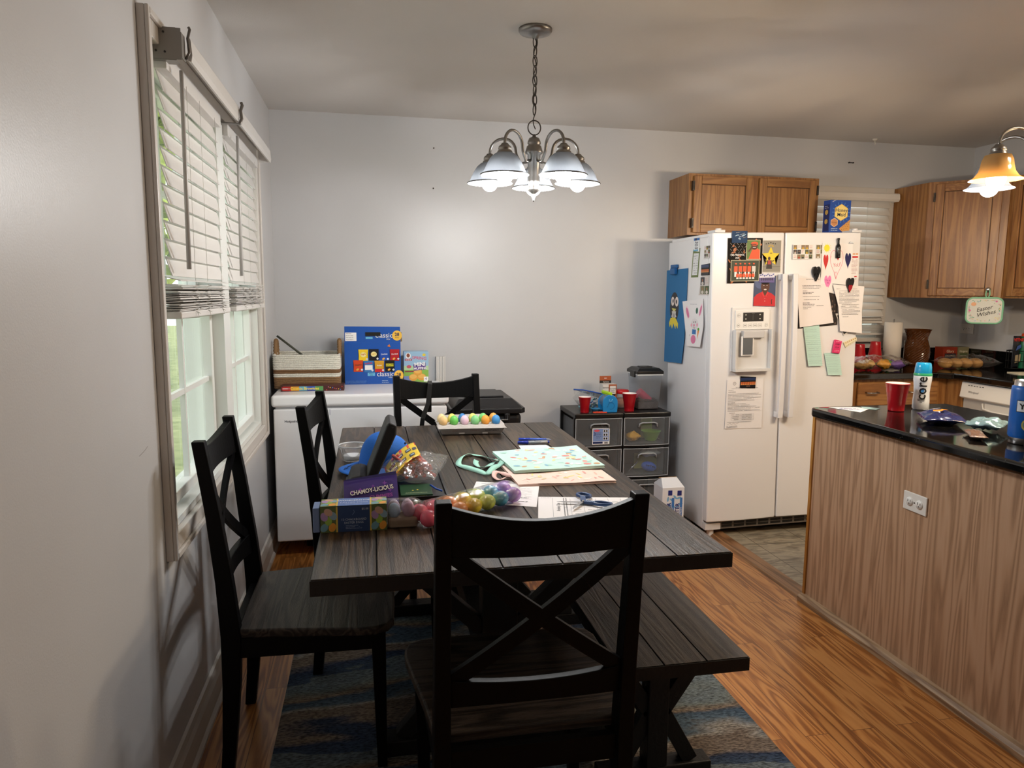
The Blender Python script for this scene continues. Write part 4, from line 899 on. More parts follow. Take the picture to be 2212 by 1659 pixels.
a.poly([(.298, 1.418), (.308, 1.425), (.322, 1.398), (.312, 1.394)], P('d8343a', .6)).poly([(.345, 1.418), (.339, 1.425), (.324, 1.398), (.334, 1.394)], P('d8343a', .6)).ell(.323, 1.385, .0018, .0018, W, 8).ell(.323, 1.37, .0018, .0018, W, 8).line([(.366, 1.352), (.364, 1.372), (.368, 1.38)], .004, K).build('printed_design', o)
o, a = sheet('photo_magnet', 'purple and white photo magnet above the red polo portrait', 'magnet', FRONT, [(.283, 1.475), (.377, 1.473), (.379, 1.526), (.283, 1.521)], P('6a6098', .3), off=.002, t=.003)
a.poly([(.283, 1.500), (.378, 1.502), (.379, 1.526), (.283, 1.521)], P('dcdcea', .4)).up()
for i in range(8): a.ell(.292+i*.011, 1.515+.004*math.sin(i*2), .006, .003, P('3c4a9a', .4), 8, i)
for i in range(6): a.ell(.298+i*.013, 1.492, .005, .008, P('3a3358', .4), 8)
a.build('printed_design', o)
o, a = sheet('typed_letter', 'typed letter with a small table under the palm tree magnet on the left door', 'paper', FRONT, [(.098, .646), (.329, .640), (.331, .925), (.106, .929)], PAPER)
a.ell(.152, .905, .010, .010, INKL, 14).up().ell(.152, .905, .008, .008, PAPER, 14).up().line([(.145, .905), (.159, .905)], .001, INKL).line([(.152, .898), (.152, .912)], .001, INKL)
a.scribble(.135, .300, .876, .0025, INKL, 1).scribble(.160, .270, .882, .0025, INKL, 2).scribble(.115, .145, .866, .0025, INKL, 3).scribble(.115, .160, .857, .003, INK, 4)
a.para(.113, .318, .845, .806, 6, INKL, 7, .0025).scribble(.112, .158, .795, .003, INK, 9).para(.112, .312, .787, .748, 6, INKL, 8, .0025).scribble(.122, .155, .736, .003, INK, 6)
for i in range(5): a.line([(.135, .729-i*.009), (.275, .727-i*.009)], .0006, INKL)
for u in (.135, .19, .275): a.line([(u, .729), (u, .692)], .0006, INKL)
a.para(.142, .182, .7245, .6965, 4, INK, 5, .0025).para(.20, .262, .7235, .6955, 4, INK, 6, .0025).scribble(.11, .26, .683, .0025, INKL, 3)
a.line([(.11, .668), (.13, .678), (.135, .668), (.15, .677), (.16, .67), (.185, .678)], .0008, INK).para(.106, .175, .660, .654, 2, INK, 4, .0022).build('printed_text', o)
SUN = [('1a1a2a', 0), ]
def sunset(o, a, u0, v0, u1, v1, txt=True):
    h = v1-v0; a.rect(u0, v0, u1, v1, P('10121c', .3)).up().rect(u0, v1-h*.3, u1, v1, P('26375e', .3)).rect(u0, v0+h*.25, u1, v0+h*.55, P('c96a3a', .3)).up()
    a.rect(u0, v0+h*.25, u1, v0+h*.33, P('e8a060', .3)).up()
    for i in range(6):
        u = u0+(u1-u0)*(.1+.16*i); a.line([(u, v0+h*.2), (u+.002, v0+h*.6)], .0016, K)
        for k in range(5): a.line([(u+.002, v0+h*.6), (u+.002+.009*math.cos(k*PI/4), v0+h*.58+.008*math.sin(k*PI/4))], .0016, K)
    a.up()
    if txt: a.text('HAWAII', (u0+u1)/2, v0+h*.12, h*.13, P('d8a080', .4))
    a.build('printed_design', o)
o, a = sheet('photo_magnet', 'sunset palm tree magnet pinning the typed letter on the left door', 'magnet', FRONT, [(.184, .880), (.279, .874), (.283, .940), (.186, .947)], P('0d0d12', .25), off=.001, t=.005, bevel=.0015)
sunset(o, a, .187, .882, .279, .937)
# right door
o, a = sheet('calendar_magnet', 'white magnet with a grid of small photos high on the right fridge door', 'magnet', FRONT, R4(.488, 1.602, .614, 1.685), P('ecebe8', .4), t=.001)
def tiles(a, u0, v0, u1, v1, nx, ny, seed):
    r = random.Random(seed); du, dv = (u1-u0)/nx, (v1-v0)/ny
    for i in range(nx):
        for j in range(ny):
            if (i+j+seed) % 3 == 0: a.para(u0+du*(i+.15), u0+du*(i+.85), v0+dv*(j+.75), v0+dv*(j+.3), 3, P('c46a6a', .5), i*7+j, .0022)
            else:
                c = P(r.choice(['5d6a4a', '3f3f44', '7a7a5c', '4a5a3a', '8a7a60']), .5); a.rect(u0+du*(i+.04), v0+dv*(j+.05), u0+du*(i+.96), v0+dv*(j+.95), c)
    a.up()
    for i in range(nx):
        for j in range(ny):
            if (i+j+seed) % 3: a.ell(u0+du*(i+.5), v0+dv*(j+.62), du*.13, dv*.17, P('a8785c', .6), 8).ell(u0+du*(i+.5), v0+dv*(j+.25), du*.28, dv*.2, P(r.choice(['d8d0c8', '2c2c30', 'b04a3a', 'd8b03a']), .6), 8)
    a.up()
tiles(a, .490, 1.604, .612, 1.683, 5, 3, 3); a.build('printed_design', o)
o, a = sheet('photo_magnet', 'small photo magnet half covered by the child\'s heart drawing', 'magnet', FRONT, R4(.633, 1.606, .690, 1.684), P('dddad6', .4), off=.0, t=.001)
tiles(a, .634, 1.607, .689, 1.683, 2, 3, 5); a.build('printed_design', o)
DC = [(.667, 1.416), (.738, 1.412), (.744, 1.462), (.86, 1.452), (.866, 1.687), (.735, 1.693), (.671, 1.692)]
o, a = sheet('child_drawing', "child's drawing of hearts and a yellow sun on the right fridge door", 'drawing', FRONT, DC, P('f3efef', .7), off=.003, tilt=.01)
a.ell(.700, 1.664, .018, .020, P('f0e43a', .6))
for i in range(12): a.line([(.700+.018*math.cos(i*.52), 1.664+.020*math.sin(i*.52)), (.700+.029*math.cos(i*.52), 1.664+.029*math.sin(i*.52))], .002, P('f0e46a', .6))
PK = P('e88aa0', .6); HP = P('ef8ac0', .6)
def hring(cu, cv, w_, h, wd, m, lean=0):
    p = []
    for i in range(29):
        t = 2*PI*i/28; p.append((cu+16*math.sin(t)**3/34*w_+lean*0, cv+(13*math.cos(t)-5*math.cos(2*t)-2*math.cos(3*t)-math.cos(4*t)+2.5)/29*h))
    a.line(p, wd, m)
a.heart(.696, 1.583, .034, .090, RED).heart(.838, 1.590, .042, .092, P('1c1c58', .6)).heart(.713, 1.467, .048, .085, HP); hring(.765, 1.570, .088, .165, .0022, PK); hring(.762, 1.510, .020, .040, .0016, PK)
a.up().heart(.773, 1.602, .013, .018, RED).text('YoU', .765, 1.567, .028, P('d87888', .6), sx=.8).text('!', .788, 1.575, .028, P('d87888', .6)).text('I', .728, 1.615, .016, P('e07070', .6)).text('Me at', .713, 1.482, .014, P('b8508a', .6)).text('da', .713, 1.468, .014, P('a8407a', .6)).build('crayon_drawing', o)
o, a = sheet('event_schedule', 'narrow white and red schedule slip at the right edge of the fridge door', 'paper', FRONT, R4(.862, 1.490, .908, 1.640), P('efecec', .6), off=.0)
a.rect(.868, 1.608, .905, 1.618, RED).scribble(.870, .904, 1.630, .008, P('d88a30', .5), 3).para(.866, .904, 1.600, 1.520, 12, P('b88a88', .6), 5, .003).rect(.886, 1.498, .902, 1.504, RED).build('printed_text', o)
o, a = sheet('corner_magnet', 'small white shell shaped magnet above the navy heart', 'magnet', FRONT, [(.838, 1.688), (.868, 1.686), (.862, 1.697), (.848, 1.700)], P('d8dde2', .4), off=.004, t=.004)
a.line([(.842, 1.690), (.866, 1.690)], .002, INKL).build('printed_design', o)
bt = MB(P('0b0b0d', .25), FM); bt.lathe([(0, 0), (.012, 0), (.0135, .003), (.0135, .058), (.012, .068), (.006, .080), (.0055, .100), (.0068, .103), (.0068, .112), (0, .113)], 18, (.766, -.019, 1.607))
bo = tag(bt.build('bottle_magnet'), 'black wine bottle shaped magnet over the heart drawing', 'magnet')
A2 = Art(FM @ Vector((0, -.0332, 0)), EX, EZ, -EY); A2.para(.757, .774, 1.655, 1.615, 6, P('8a8a8c', .4), 3, .002).build('label_text', bo)
def clip(label, cu, cv, mat, mat2, lean):
    t = thing('magnetic_clip', label, 'clip', FM @ Vector((cu, -.02, cv)))
    def hp(w_, h, v0, f0=0):
        p = []
        for i in range(28):
            q = 2*PI*i/28; x = 16*math.sin(q)**3/34*w_; y = (13*math.cos(q)-5*math.cos(2*q)-2*math.cos(3*q)-math.cos(4*q)+17)/29*h
            p.append((cu+x+lean*(y-h/2), cv+v0+y))
        return p
    m = MB(mat, FM); m.prism(hp(.050, .084, -.045), -.024, -.012, 'y').build('jaw', t, bevel=.004, seg=3)
    m = MB(mat, FM); m.prism(hp(.040, .070, -.038), -.012, -.007, 'y').build('magnet_back', t, bevel=.001)
    m = MB(mat2, FM); m.prism(hp(.026, .046, -.046), -.0275, -.0235, 'y').build('tip', t, bevel=.0018)
clip('glossy black heart-shaped clip at the top of the IMPORTANT notice', .632, 1.522, P('0c0c0e', .15), P('0c0c0e', .15), .05)
clip('black and red heart-shaped clip pinning the letter below the drawing', .850, 1.455, P('0c0c0e', .15), P('9c1622', .15), .12)
o, a = sheet('notice_sheet', 'IMPORTANT notice with bold dates on the right fridge door', 'paper', FRONT, [(.541, 1.216), (.757, 1.238), (.705, 1.500), (.515, 1.495)], P('efe9e8', .7), off=.004, tilt=.035)
for k, (u0, u1, v, b) in enumerate([(.575, .66, 1.488, 1), (.553, .668, 1.452, 1), (.554, .672, 1.445, 0), (.554, .660, 1.438, 0), (.556, .585, 1.423, 1), (.556, .625, 1.415, 1), (.556, .612, 1.408, 1), (.557, .665, 1.392, 0), (.557, .660, 1.374, 0), (.557, .60, 1.355, 1), (.557, .632, 1.347, 1), (.558, .690, 1.339, 0), (.559, .612, 1.331, 0), (.560, .590, 1.322, 0)]):
    if k == 0: a.text('IMPORTANT DATES', (u0+u1)/2, v, .0095, INK)
    else: a.scribble(u0, u1, v, .004 if b else .0028, INK, k)
a.build('printed_text', o)
o, a = sheet('dark_photo', 'dark crowd photo partly hidden behind the IMPORTANT notice', 'photo', FRONT, [(.530, 1.208), (.790, 1.224), (.785, 1.40), (.690, 1.42), (.530, 1.40)], P('2a2422', .4), off=.0)
for i in range(30): a.ell(rp.uniform(.70, .785), rp.uniform(1.235, 1.40), .004, .006, P(('6a5248', '4a3630', '8a7468')[i % 3], .5), 7)
a.build('printed_design', o)
o, a = sheet('dark_photo', 'tilted snapshot peeking out under the long letter on the right door', 'photo', FRONT, [(.835, 1.160), (.900, 1.20), (.85, 1.30), (.775, 1.29)], P('d9d4cc', .4), off=.0015)
a.poly([(.835, 1.168), (.888, 1.20), (.846, 1.285), (.785, 1.28)], P('3a3a38', .4)).build('printed_design', o)
o, a = sheet('typed_letter', 'long curled typed letter under the black and red clip', 'paper', FRONT, [(.799, 1.189), (.942, 1.173), (.938, 1.30), (.951, 1.444), (.747, 1.457), (.785, 1.33)], P('f1edec', .7), off=.006, tilt=.04)
a.scribble(.770, .795, 1.432, .003, INKL, 2).scribble(.875, .905, 1.430, .003, INKL, 3).para(.788, .918, 1.420, 1.350, 11, INKL, 11, .0028).para(.80, .918, 1.34, 1.322, 3, INK, 12, .0028).para(.806, .925, 1.312, 1.284, 5, INKL, 13, .0028).scribble(.812, .850, 1.272, .0028, INKL, 5).build('printed_text', o)
LG = P('c4e6dc', .7); GL = P('86b8b0', .6)
def notepaper(label, cor, u0, u1, v0, v1, n, off, tilt):
    o, a = sheet('handwritten_note', label, 'note', FRONT, cor, LG, off=off, tilt=tilt)
    k = (cor[1][0]-cor[2][0])/(cor[1][1]-cor[2][1]); r = random.Random(n)
    for i in range(n):
        v = v1-(v1-v0)*i/n; s = (cor[0][0]-cor[3][0])*(v1-v)/(v1-v0); a.line([(u0+s+.003, v), (u1+s-.003, v-.002)], .0007, GL)
    a.up()
    for i in range(n):
        if i % 3 != 2:
            v = v1-(v1-v0)*i/n; s = (cor[0][0]-cor[3][0])*(v1-v)/(v1-v0); uu = u0+s+.008; pts = []
            while uu < u1+s-r.uniform(.01, .03): pts.append((uu, v+.002+r.uniform(-.002, .004))); uu += .004
            a.line(pts, .0006, P('8aa0a4', .6))
    a.build('handwriting', o)
notepaper('long pale green handwritten list hanging on the right fridge door', [(.606, .991), (.697, .990), (.670, 1.238), (.567, 1.238)], .567, .668, .995, 1.236, 20, .004, .04)
notepaper('short pale green handwritten note under the pink clip', [(.738, .934), (.829, .930), (.808, 1.066), (.711, 1.062)], .711, .810, .940, 1.058, 11, .004, .05)
cl = thing('magnetic_clip', 'bright pink magnetic clip with black lettering', 'clip', FM @ Vector((.79, -.01, 1.06)))
m = MB(P('e03a72', .3), FM); m.prism([(.757, 1.064), (.803, 1.057), (.817, 1.130), (.771, 1.141)], -.022, -.012, 'y').build('body', cl, bevel=.002)
A2 = Art(FM @ Vector((0, -.0222, 0)), EX, EZ, -EY); A2.text('CHIP', .787, 1.112, .013, K, rot=-.15).text('CLIP', .785, 1.094, .013, K, rot=-.15).scribble(.768, .800, 1.074, .004, P('f8c8d8', .5), 3).scribble(.778, .808, 1.128, .004, P('f8c8d8', .5), 4).build('lettering', cl)
o, a = sheet('cartoon_magnet', 'pale yellow magnet strip with doodled figures beside the pink clip', 'magnet', FRONT, [(.853, 1.090), (.925, 1.130), (.919, 1.152), (.835, 1.122)], P('efe6c4', .5), t=.001)
for i in range(6): a.ell(.852+i*.012, 1.118+i*.005, .0035, .0035, P(('c89a3a', 'b0624a')[i % 2], .5), 8).line([(.856+i*.011, 1.096+i*.006), (.862+i*.011, 1.104+i*.006)], .0014, INK)
a.build('printed_design', o)
# side of the fridge (u = minus the depth)
o, a = sheet('penguin_craft', 'blue paper with a cut-paper penguin on the side of the fridge', 'artwork', SIDE, [(-.627, .978), (-.361, .990), (-.330, 1.15), (-.322, 1.30), (-.308, 1.567), (-.620, 1.562)], P('2d72a8', .7), off=.003, tilt=.015)
a.ell(-.490, 1.33, .066, .095, P('3c3a3c', .7), 24).up().ell(-.515, 1.368, .024, .028, P('ecdfd8', .7)).ell(-.455, 1.366, .026, .030, P('ecdfd8', .7)).up().ell(-.510, 1.370, .009, .013, K, 12).ell(-.460, 1.366, .009, .014, K, 12)
a.poly([(-.525, 1.325), (-.462, 1.322), (-.492, 1.285)], P('d8cf60', .7)).up().poly(star(-.492, 1.282, .040, .026, 7), P('d8d4d0', .7)).up().ell(-.492, 1.278, .014, .016, P('a8a4a4', .6), 12)
a.poly([(-.562, 1.23), (-.54, 1.262), (-.50, 1.268), (-.46, 1.262), (-.425, 1.232), (-.430, 1.20), (-.458, 1.222), (-.462, 1.195), (-.495, 1.232), (-.515, 1.195), (-.53, 1.225), (-.552, 1.202)], P('e8d44a', .7)).build('cut_paper_penguin', o)
m = MB(P('1f5f9c', .3), FM @ Matrix.Translation((-.002, 0, 0))); m.box(-.014, .004, .443, .527, 1.573, 1.594).box(-.020, -.0, .45, .52, 1.534, 1.573)
tag(m.build('clip_magnet', bevel=.004, merge=False), 'blue plastic clip magnet holding the penguin paper', 'magnet')
o, a = sheet('family_sticker', 'white and blue lettered magnet near the top of the fridge side', 'magnet', SIDE, [(-.243, 1.664), (-.167, 1.656), (-.163, 1.736), (-.239, 1.739)], P('eef2f4', .4), off=.0016, t=.001)
a.rect(-.238, 1.722, -.164, 1.736, P('2f6db5', .5)).up().rect(-.222, 1.722, -.20, 1.736, NAVY).text('Proud', -.202, 1.711, .017, NAVY, bold=.02).text('ODU', -.203, 1.695, .019, NAVY, bold=.02).text('Family', -.204, 1.679, .016, NAVY, bold=.02).rect(-.240, 1.662, -.18, 1.670, P('6ab0d8', .5)).build('lettering', o)
o, a = sheet('schedule_magnet', 'green bordered schedule magnet with white writing panel on the fridge side', 'magnet', SIDE, [(-.271, 1.511), (-.179, 1.511), (-.158, 1.676), (-.248, 1.677)], P('71804e', .5), off=.0002, t=.001)
a.poly([(-.258, 1.524), (-.190, 1.524), (-.172, 1.648), (-.240, 1.650)], P('e6e8ea', .5)).up()
for i in range(8): a.scribble(-.246+i*.001, -.19+i*.001, 1.536+i*.014, .0035, INKL, i, .5)
a.build('printed_text', o)
o, a = sheet('photo_collage', 'small photo collage magnet near the front of the fridge side', 'magnet', SIDE, [(-.108, 1.610), (-.034, 1.612), (-.028, 1.684), (-.104, 1.685)], P('d8d4d2', .4), t=.001); tiles(a, -.104, 1.618, -.034, 1.683, 3, 3, 4); a.build('printed_design', o)
o, a = sheet('photo_magnet', 'sunset palm tree magnet on the fridge side', 'magnet', SIDE, [(-.133, 1.519), (-.030, 1.520), (-.030, 1.585), (-.131, 1.580)], P('0d0d12', .25), t=.005, bevel=.0015, off=.001); sunset(o, a, -.130, 1.522, -.033, 1.579, False)
o, a = sheet('photo_collage', 'tall photo collage below the sunset magnet on the fridge side', 'magnet', SIDE, [(-.165, 1.407), (-.037, 1.408), (-.029, 1.520), (-.134, 1.514)], P('cfc8c4', .4), t=.001); tiles(a, -.145, 1.412, -.036, 1.512, 2, 2, 7); a.build('printed_design', o)
o, a = sheet('bunny_drawing', "child's folded paper with a pink-eared bunny on the fridge side", 'drawing', SIDE, [(-.268, 1.106), (-.096, 1.112), (-.070, 1.235), (-.095, 1.387), (-.371, 1.369)], P('f2f0f2', .7), off=.006, tilt=.05)
PKB = P('dc7fa6', .7); a.ell(-.288, 1.305, .022, .045, P('f6dde6', .7), 18, .62).ell(-.118, 1.322, .016, .042, P('f6dde6', .7), 18, -.35).up().ell(-.288, 1.303, .014, .036, PKB, 18, .62).ell(-.118, 1.320, .010, .032, PKB, 18, -.35)
a.ell(-.185, 1.238, .050, .034, P('e8e4e6', .7), 20).up().ell(-.196, 1.250, .004, .006, K, 8).ell(-.172, 1.252, .004, .006, K, 8).ell(-.190, 1.232, .009, .008, PKB, 10).ell(-.225, 1.232, .010, .010, P('f0a8c0', .7), 10).ell(-.150, 1.236, .010, .010, P('f0a8c0', .7), 10).line([(-.198, 1.222), (-.188, 1.214), (-.175, 1.220)], .0025, K)
a.rect(-.210, 1.180, -.160, 1.208, P('3f78b8', .7)).ell(-.190, 1.150, .032, .026, PKB, 18).poly([(-.135, 1.155), (-.120, 1.205), (-.140, 1.203)], P('e88a2a', .7)).ell(-.130, 1.212, .012, .009, P('5aa83a', .7), 10).ell(-.165, 1.318, .014, .018, P('3c6a5a', .7), 12).line([(-.245, 1.165), (-.235, 1.178)], .002, K).scribble(-.26, -.17, 1.355, .006, P('c8c8d0', .7), 3).build('crayon_drawing', o)
# ---- cracker box on the fridge
def carton(name, label, x0, x1, y0, y1, z0, z1, col, cat='box', rz=0, side=None, group=None):
    o = MB(P(col, .4)); o.box(x0, x1, y0, y1, z0, z1); b = o.build(name, bevel=.0008); tag(b, label, cat, group)
    return b, Art((x0, y0, z0), (1, 0, 0), (0, 0, 1), eps=.0003), Art((x0, y1, z0), (0, -1, 0), (0, 0, 1), eps=.0003)
b, a, s = carton('cracker_box', 'blue graham cracker box standing on top of the refrigerator', 3.258, 3.396, 3.89, 3.955, 1.778, 1.978, '2350a8')
w_, h = .138, .200
for i in range(16): a.line([(.075+.03*math.cos(i*PI/8), .128+.03*math.sin(i*PI/8)), (.075+.062*math.cos(i*PI/8), .128+.062*math.sin(i*PI/8))], .0022, P('6aa8e8', .4))
hexa = lambda cu, cv, r, k=1: [(cu+r*math.cos(PI/2+i*PI/3)*k, cv+r*math.sin(PI/2+i*PI/3)) for i in range(6)]
a.up().poly(hexa(.075, .128, .050), P('f4c84a', .4)).up().poly(hexa(.075, .128, .046), P('f8e08a', .4)).poly(hexa(.032, .068, .027), P('e8c8a0', .4)).up().poly(hexa(.032, .068, .023), P('d09060', .4))
a.text('Honey', .075, .140, .030, NAVY, bold=.01).text('Maid', .077, .114, .030, NAVY, bold=.01).text('Honey', .032, .068, .014, P('6a3a1c', .4)).text('NABISCO', .012, .188, .009, W, rot=.5, align='LEFT')
a.poly([(.066, .032), (.100, .005), (.137, .012), (.137, .088)], P('d8a05a', .5)).up()
for i in range(4):
    for j in range(4):
        u, v = .083+i*.012+j*.004, .028+j*.013+i*.002
        if u < .133: a.ell(u, v, .0022, .0022, P('8a5a28', .5), 8)
a.scribble(.012, .055, .032, .006, P('bcd4f0', .4), 2).scribble(.012, .055, .022, .005, P('bcd4f0', .4), 3).rect(.0, .0, .066, .010, NAVY).up().scribble(.006, .05, .005, .005, W, 4).build('box_print', b)
s.rect(.008, .02, .057, .175, P('1c3470', .4)).up().poly(hexa(.032, .13, .016), P('cfae5a', .4)).poly(hexa(.032, .075, .016), P('cfae5a', .4)).para(.014, .05, .165, .155, 2, W, 3, .003).build('side_print', b)
# ============================================================ THE BACK WALL, small things
def nail(label, x, z, n='wall_anchor'):
    m = MB(P('3a302a', .6)); m.cyl((x, YB, z), (x, YB-.006, z), .0045, n=8); tag(m.build(n), label, 'nail')
nail('upper dark nail hole plug left of the chandelier', .940, 2.268); nail('lower dark nail hole plug left of the chandelier', .936, 2.033)
m = MB(P('2a2420', .6)); m.box(3.725, 3.762, YB-.006, YB, 2.297, 2.303).cyl((3.728, YB-.008, 2.300), (3.728, YB, 2.300), .005, n=8).cyl((3.760, YB-.008, 2.300), (3.760, YB, 2.300), .005, n=8); tag(m.build('wall_anchor', merge=False), 'dark double nail above the kitchen window', 'nail')
m = MB(P('e6e0d4', .5)); m.lathe([(0, 2.4395), (.016, 2.4395), (.014, 2.432), (.005, 2.428), (0, 2.428)], 16, (3.84, 4.30, 0)).tube([(3.84, 4.30, 2.43), (3.84, 4.30, 2.418), (3.846, 4.30, 2.410), (3.842, 4.30, 2.402)], .0022, 6); tag(m.build('ceiling_hook', merge=False), 'small white hook in the kitchen ceiling', 'hook')
# ============================================================ ON THE FREEZER
FZ = .875
def basket():
    t = thing('woven_basket', 'rectangular woven basket with white and brown bands and two loop handles', 'basket', (.20, 4.20, FZ))
    x0, x1, y0, y1 = .028, .372, 4.06, 4.32; bands = [('8a6a48', 6), ('e6e0d4', 2), ('7a5a3c', 2), ('e6e0d4', 8)]
    Wv = {c: P(c, .9, bump=.8, bscale=150, var=.35) for c, _ in bands}; z = FZ+.005; lvl = 0
    def ring(mb, z, k, r=.0068):
        rr = random.Random(k); g = .022; e = .010*math.sin(lvl*.12); X0, X1, Y0, Y1 = x0-e*.4, x1+e*.4, y0, y1; p = []
        for (cx_, cy_, a0) in ((X1-g, Y1-g, 0), (X0+g, Y1-g, PI/2), (X0+g, Y0+g, PI), (X1-g, Y0+g, 1.5*PI)):
            for j in range(4): p.append((cx_+g*math.cos(a0+j*PI/6), cy_+g*math.sin(a0+j*PI/6), z))
        q = []
        for a, b in zip(p, p[1:]+p[:1]):
            d = math.dist(a, b); m_ = max(1, int(d/.02)); q += [tuple(a[c]+(b[c]-a[c])*i/m_ for c in range(3)) for i in range(m_)]
        q = [(a, b, c+rr.uniform(-.0008, .0008)+.006*math.cos((a-.2)*9)*0) for a, b, c in q]
        mb.tube(q, r, 5, True)
    for c, n in bands:
        mb = MB(Wv[c])
        for i in range(n): ring(mb, z, lvl); z += .0105; lvl += 1
        mb.build('woven_band', t, merge=False)
    MB(P('5a4530', .9)).box(x0+.01, x1-.01, y0+.01, y1-.01, FZ+.002, FZ+.006).build('base', t)
    for (xx, s) in ((x0, -1), (x1, 1)):
        h = MB(P('8f6f4c', .9, bump=.7, bscale=220)); h.tube([(xx+s*.002, 4.19+.045*math.cos(PI*i/14)*1, z-.03+.095*math.sin(PI*i/14)) for i in range(15)], .0095, 8)
        for i in range(1, 14, 1): h.tube([(xx+s*.002+.011*math.cos(q*PI/4), 4.19+.045*math.cos(PI*i/14), z-.03+.095*math.sin(PI*i/14)+.011*math.sin(q*PI/4)) for q in range(8)], .002, 4, True)
        h.build('handle', t, merge=False)
basket()
m = MB(P('4a4c40', .6, var=.5, bscale=90)); m.cyl((.022, 4.275, 1.155), (.172, 4.20, 1.045), .0062, n=10); tag(m.build('patterned_stick'), 'camouflage patterned stick leaning in the woven basket', 'stick')
b, a, s = carton('brownie_box', 'long brownie snack box with rainbow lettering in front of the basket', .072, .404, 3.945, 4.045, FZ, FZ+.030, '4a1f1c')
for i, c in enumerate(('c8372e', 'e0a03a', '6ab0c8', '3a62b8', '5a9a5a')): a.rect(.012+i*.042, .003, .054+i*.042, .027, P(c, .4))
a.up().text('Cosmic Brownies', .125, .015, .021, P('f4d84a', .4), bold=.02).rect(.006, .006, .050, .024, P('b02824', .4)).up().scribble(.010, .046, .015, .006, W, 2)
for i in range(9): a.ell(.24+(i*.37 % 1)*.085, .006+(i*.61 % 1)*.019, .0028, .0028, P(('e04a4a', '4a8ae0', 'f0d04a', 'f08ab0')[i % 4], .4), 8)
a.build('box_print', b)
# chip variety box
t = thing('snack_variety_box', 'big blue carry box of assorted chip bags on the freezer', 'box', (.56, 4.27, FZ))
BLUE = P('1f56ae', .35)
MB(BLUE).box(.400, .722, 4.205, 4.345, FZ, FZ+.245).build('carton', t, bevel=.001)
hb = MB(BLUE); y = 4.215
hb.prism([(.402, FZ+.245), (.722, FZ+.245), (.720, FZ+.335), (.402, FZ+.338)], 4.206, 4.2075, 'y'); hb.build('handle_panel', t)
MB(P('8a7050', .7)).prism([(.722, FZ+.246), (.732, FZ+.25), (.728, FZ+.305), (.716, FZ+.30)], 4.22, 4.222, 'y').build('side_flap', t)
a = Art((.402, 4.2045, FZ), (1, 0, 0), (0, 0, 1), eps=.0004)
CREAM = P('f2f0ea', .4)
a.text('classic', .225, .285, .040, CREAM, bold=.005).text('classic', .230, .058, .040, CREAM, bold=.005).text('MIX', .25, .262, .013, CREAM).text('MIX', .26, .038, .013, CREAM).rect(.12, .265, .16, .277, P('6ab8e0', .4)).rect(.128, .048, .170, .068, P('6ab8e0', .4))
a.ell(.300, .284, .028, .030, P('f0c04a', .4)).ell(.308, .050, .028, .030, P('f0c04a', .4)).rect(.004, .254, .068, .302, W).up().ell(.262, .2, .0001, .0001, W)
a.text('28', .300, .290, .026, NAVY, bold=.03).text('28', .308, .054, .026, NAVY, bold=.03).text('BAGS', .300, .272, .009, NAVY).text('BAGS', .308, .037, .009, NAVY).text('PARTY', .149, .062, .009, NAVY).text('SIZE', .149, .053, .009, NAVY).para(.008, .05, .296, .262, 4, INKL, 3, .0035).ell(.158, .300, .0001, .0001, K)
a.rect(.118, .282, .205, .304, P('14120f', .8)).para(.004, .12, .020, .008, 3, P('6a90d0', .4), 2, .003).para(.21, .27, .020, .010, 2, P('bcd0ec', .4), 8, .004)
bags = [(.105, .170, 'f2cf2e', "Lay's", 'c8282e', 0), (.165, .172, '1c1a1c', "Lay's", 'e8b03a', 0), (.225, .170, '2450b0', 'Doritos', 'f4f4f4', 0), (.285, .170, 'b02028', 'Doritos', 'f4f4f4', 0), (.075, .108, 'd84a24', 'Cheetos', '2a3a1c', 0), (.135, .104, '3a78b8', 'RUFFLES', 'd8282e', 1), (.196, .104, 'd8a030', 'Fritos', 'f4f4f4', 2), (.256, .106, '14120f', 'POPCORN', 'e8e03a', 3)]
for i, (u, v, c, tx, tc_, k) in enumerate(bags): a.poly([(u-.027, v-.034), (u+.027, v-.034), (u+.025, v), (u+.028, v+.034), (u-.028, v+.034), (u-.025, v)], P(c, .35))
a.up()
for i, (u, v, c, tx, tc_, k) in enumerate(bags):
    if k == 1: a.rect(u-.022, v-.02, u+.022, v+.008, W)
    elif k == 2: a.rect(u-.025, v-.034, u+.025, v-.014, P('c8282e', .4))
    elif k == 3: a.rect(u-.022, v-.002, u+.022, v+.014, P('d8d030', .4))
    elif i < 2: a.ell(u, v+.004, .017, .015, P('f4e8a0', .4))
    if i in (2, 3, 4, 7): a.ell(u-.004, v-.021, .009, .006, P('e8b04a', .4), 8, .5)
a.poly([(.242, .222), (.262, .218), (.256, .235)], P('d87a30', .4)).up()
for i, (u, v, c, tx, tc_, k) in enumerate(bags):
    yy = v+.018 if k == 1 else (v+.006 if k != 2 else v+.006); a.text(tx, u, yy, .0135 if len(tx) < 6 else .0115, P(tc_ if k != 3 else '2a2a1c', .4), rot=.08, bold=.02).ell(u+.021, v-.022, .006, .006, W, 12)
a.up()
for i, (u, v, c, tx, tc_, k) in enumerate(bags): a.text(str((3, 3, 3, 4, 5, 4, 4, 2)[i]), u+.021, v-.022, .009, K)
a.build('box_print', t)
b, a, s = carton('muffin_box', 'pastel spring mini muffins box beside the chip box', .742, .888, 4.255, 4.335, FZ, FZ+.185, '9ac0dc')
a.rect(.0, .0, .146, .075, P('8ab850', .4)).rect(0, .075, .146, .10, P('b8d8a8', .4)).rect(0, 0, .055, .038, P('7a8ac0', .4)).up()
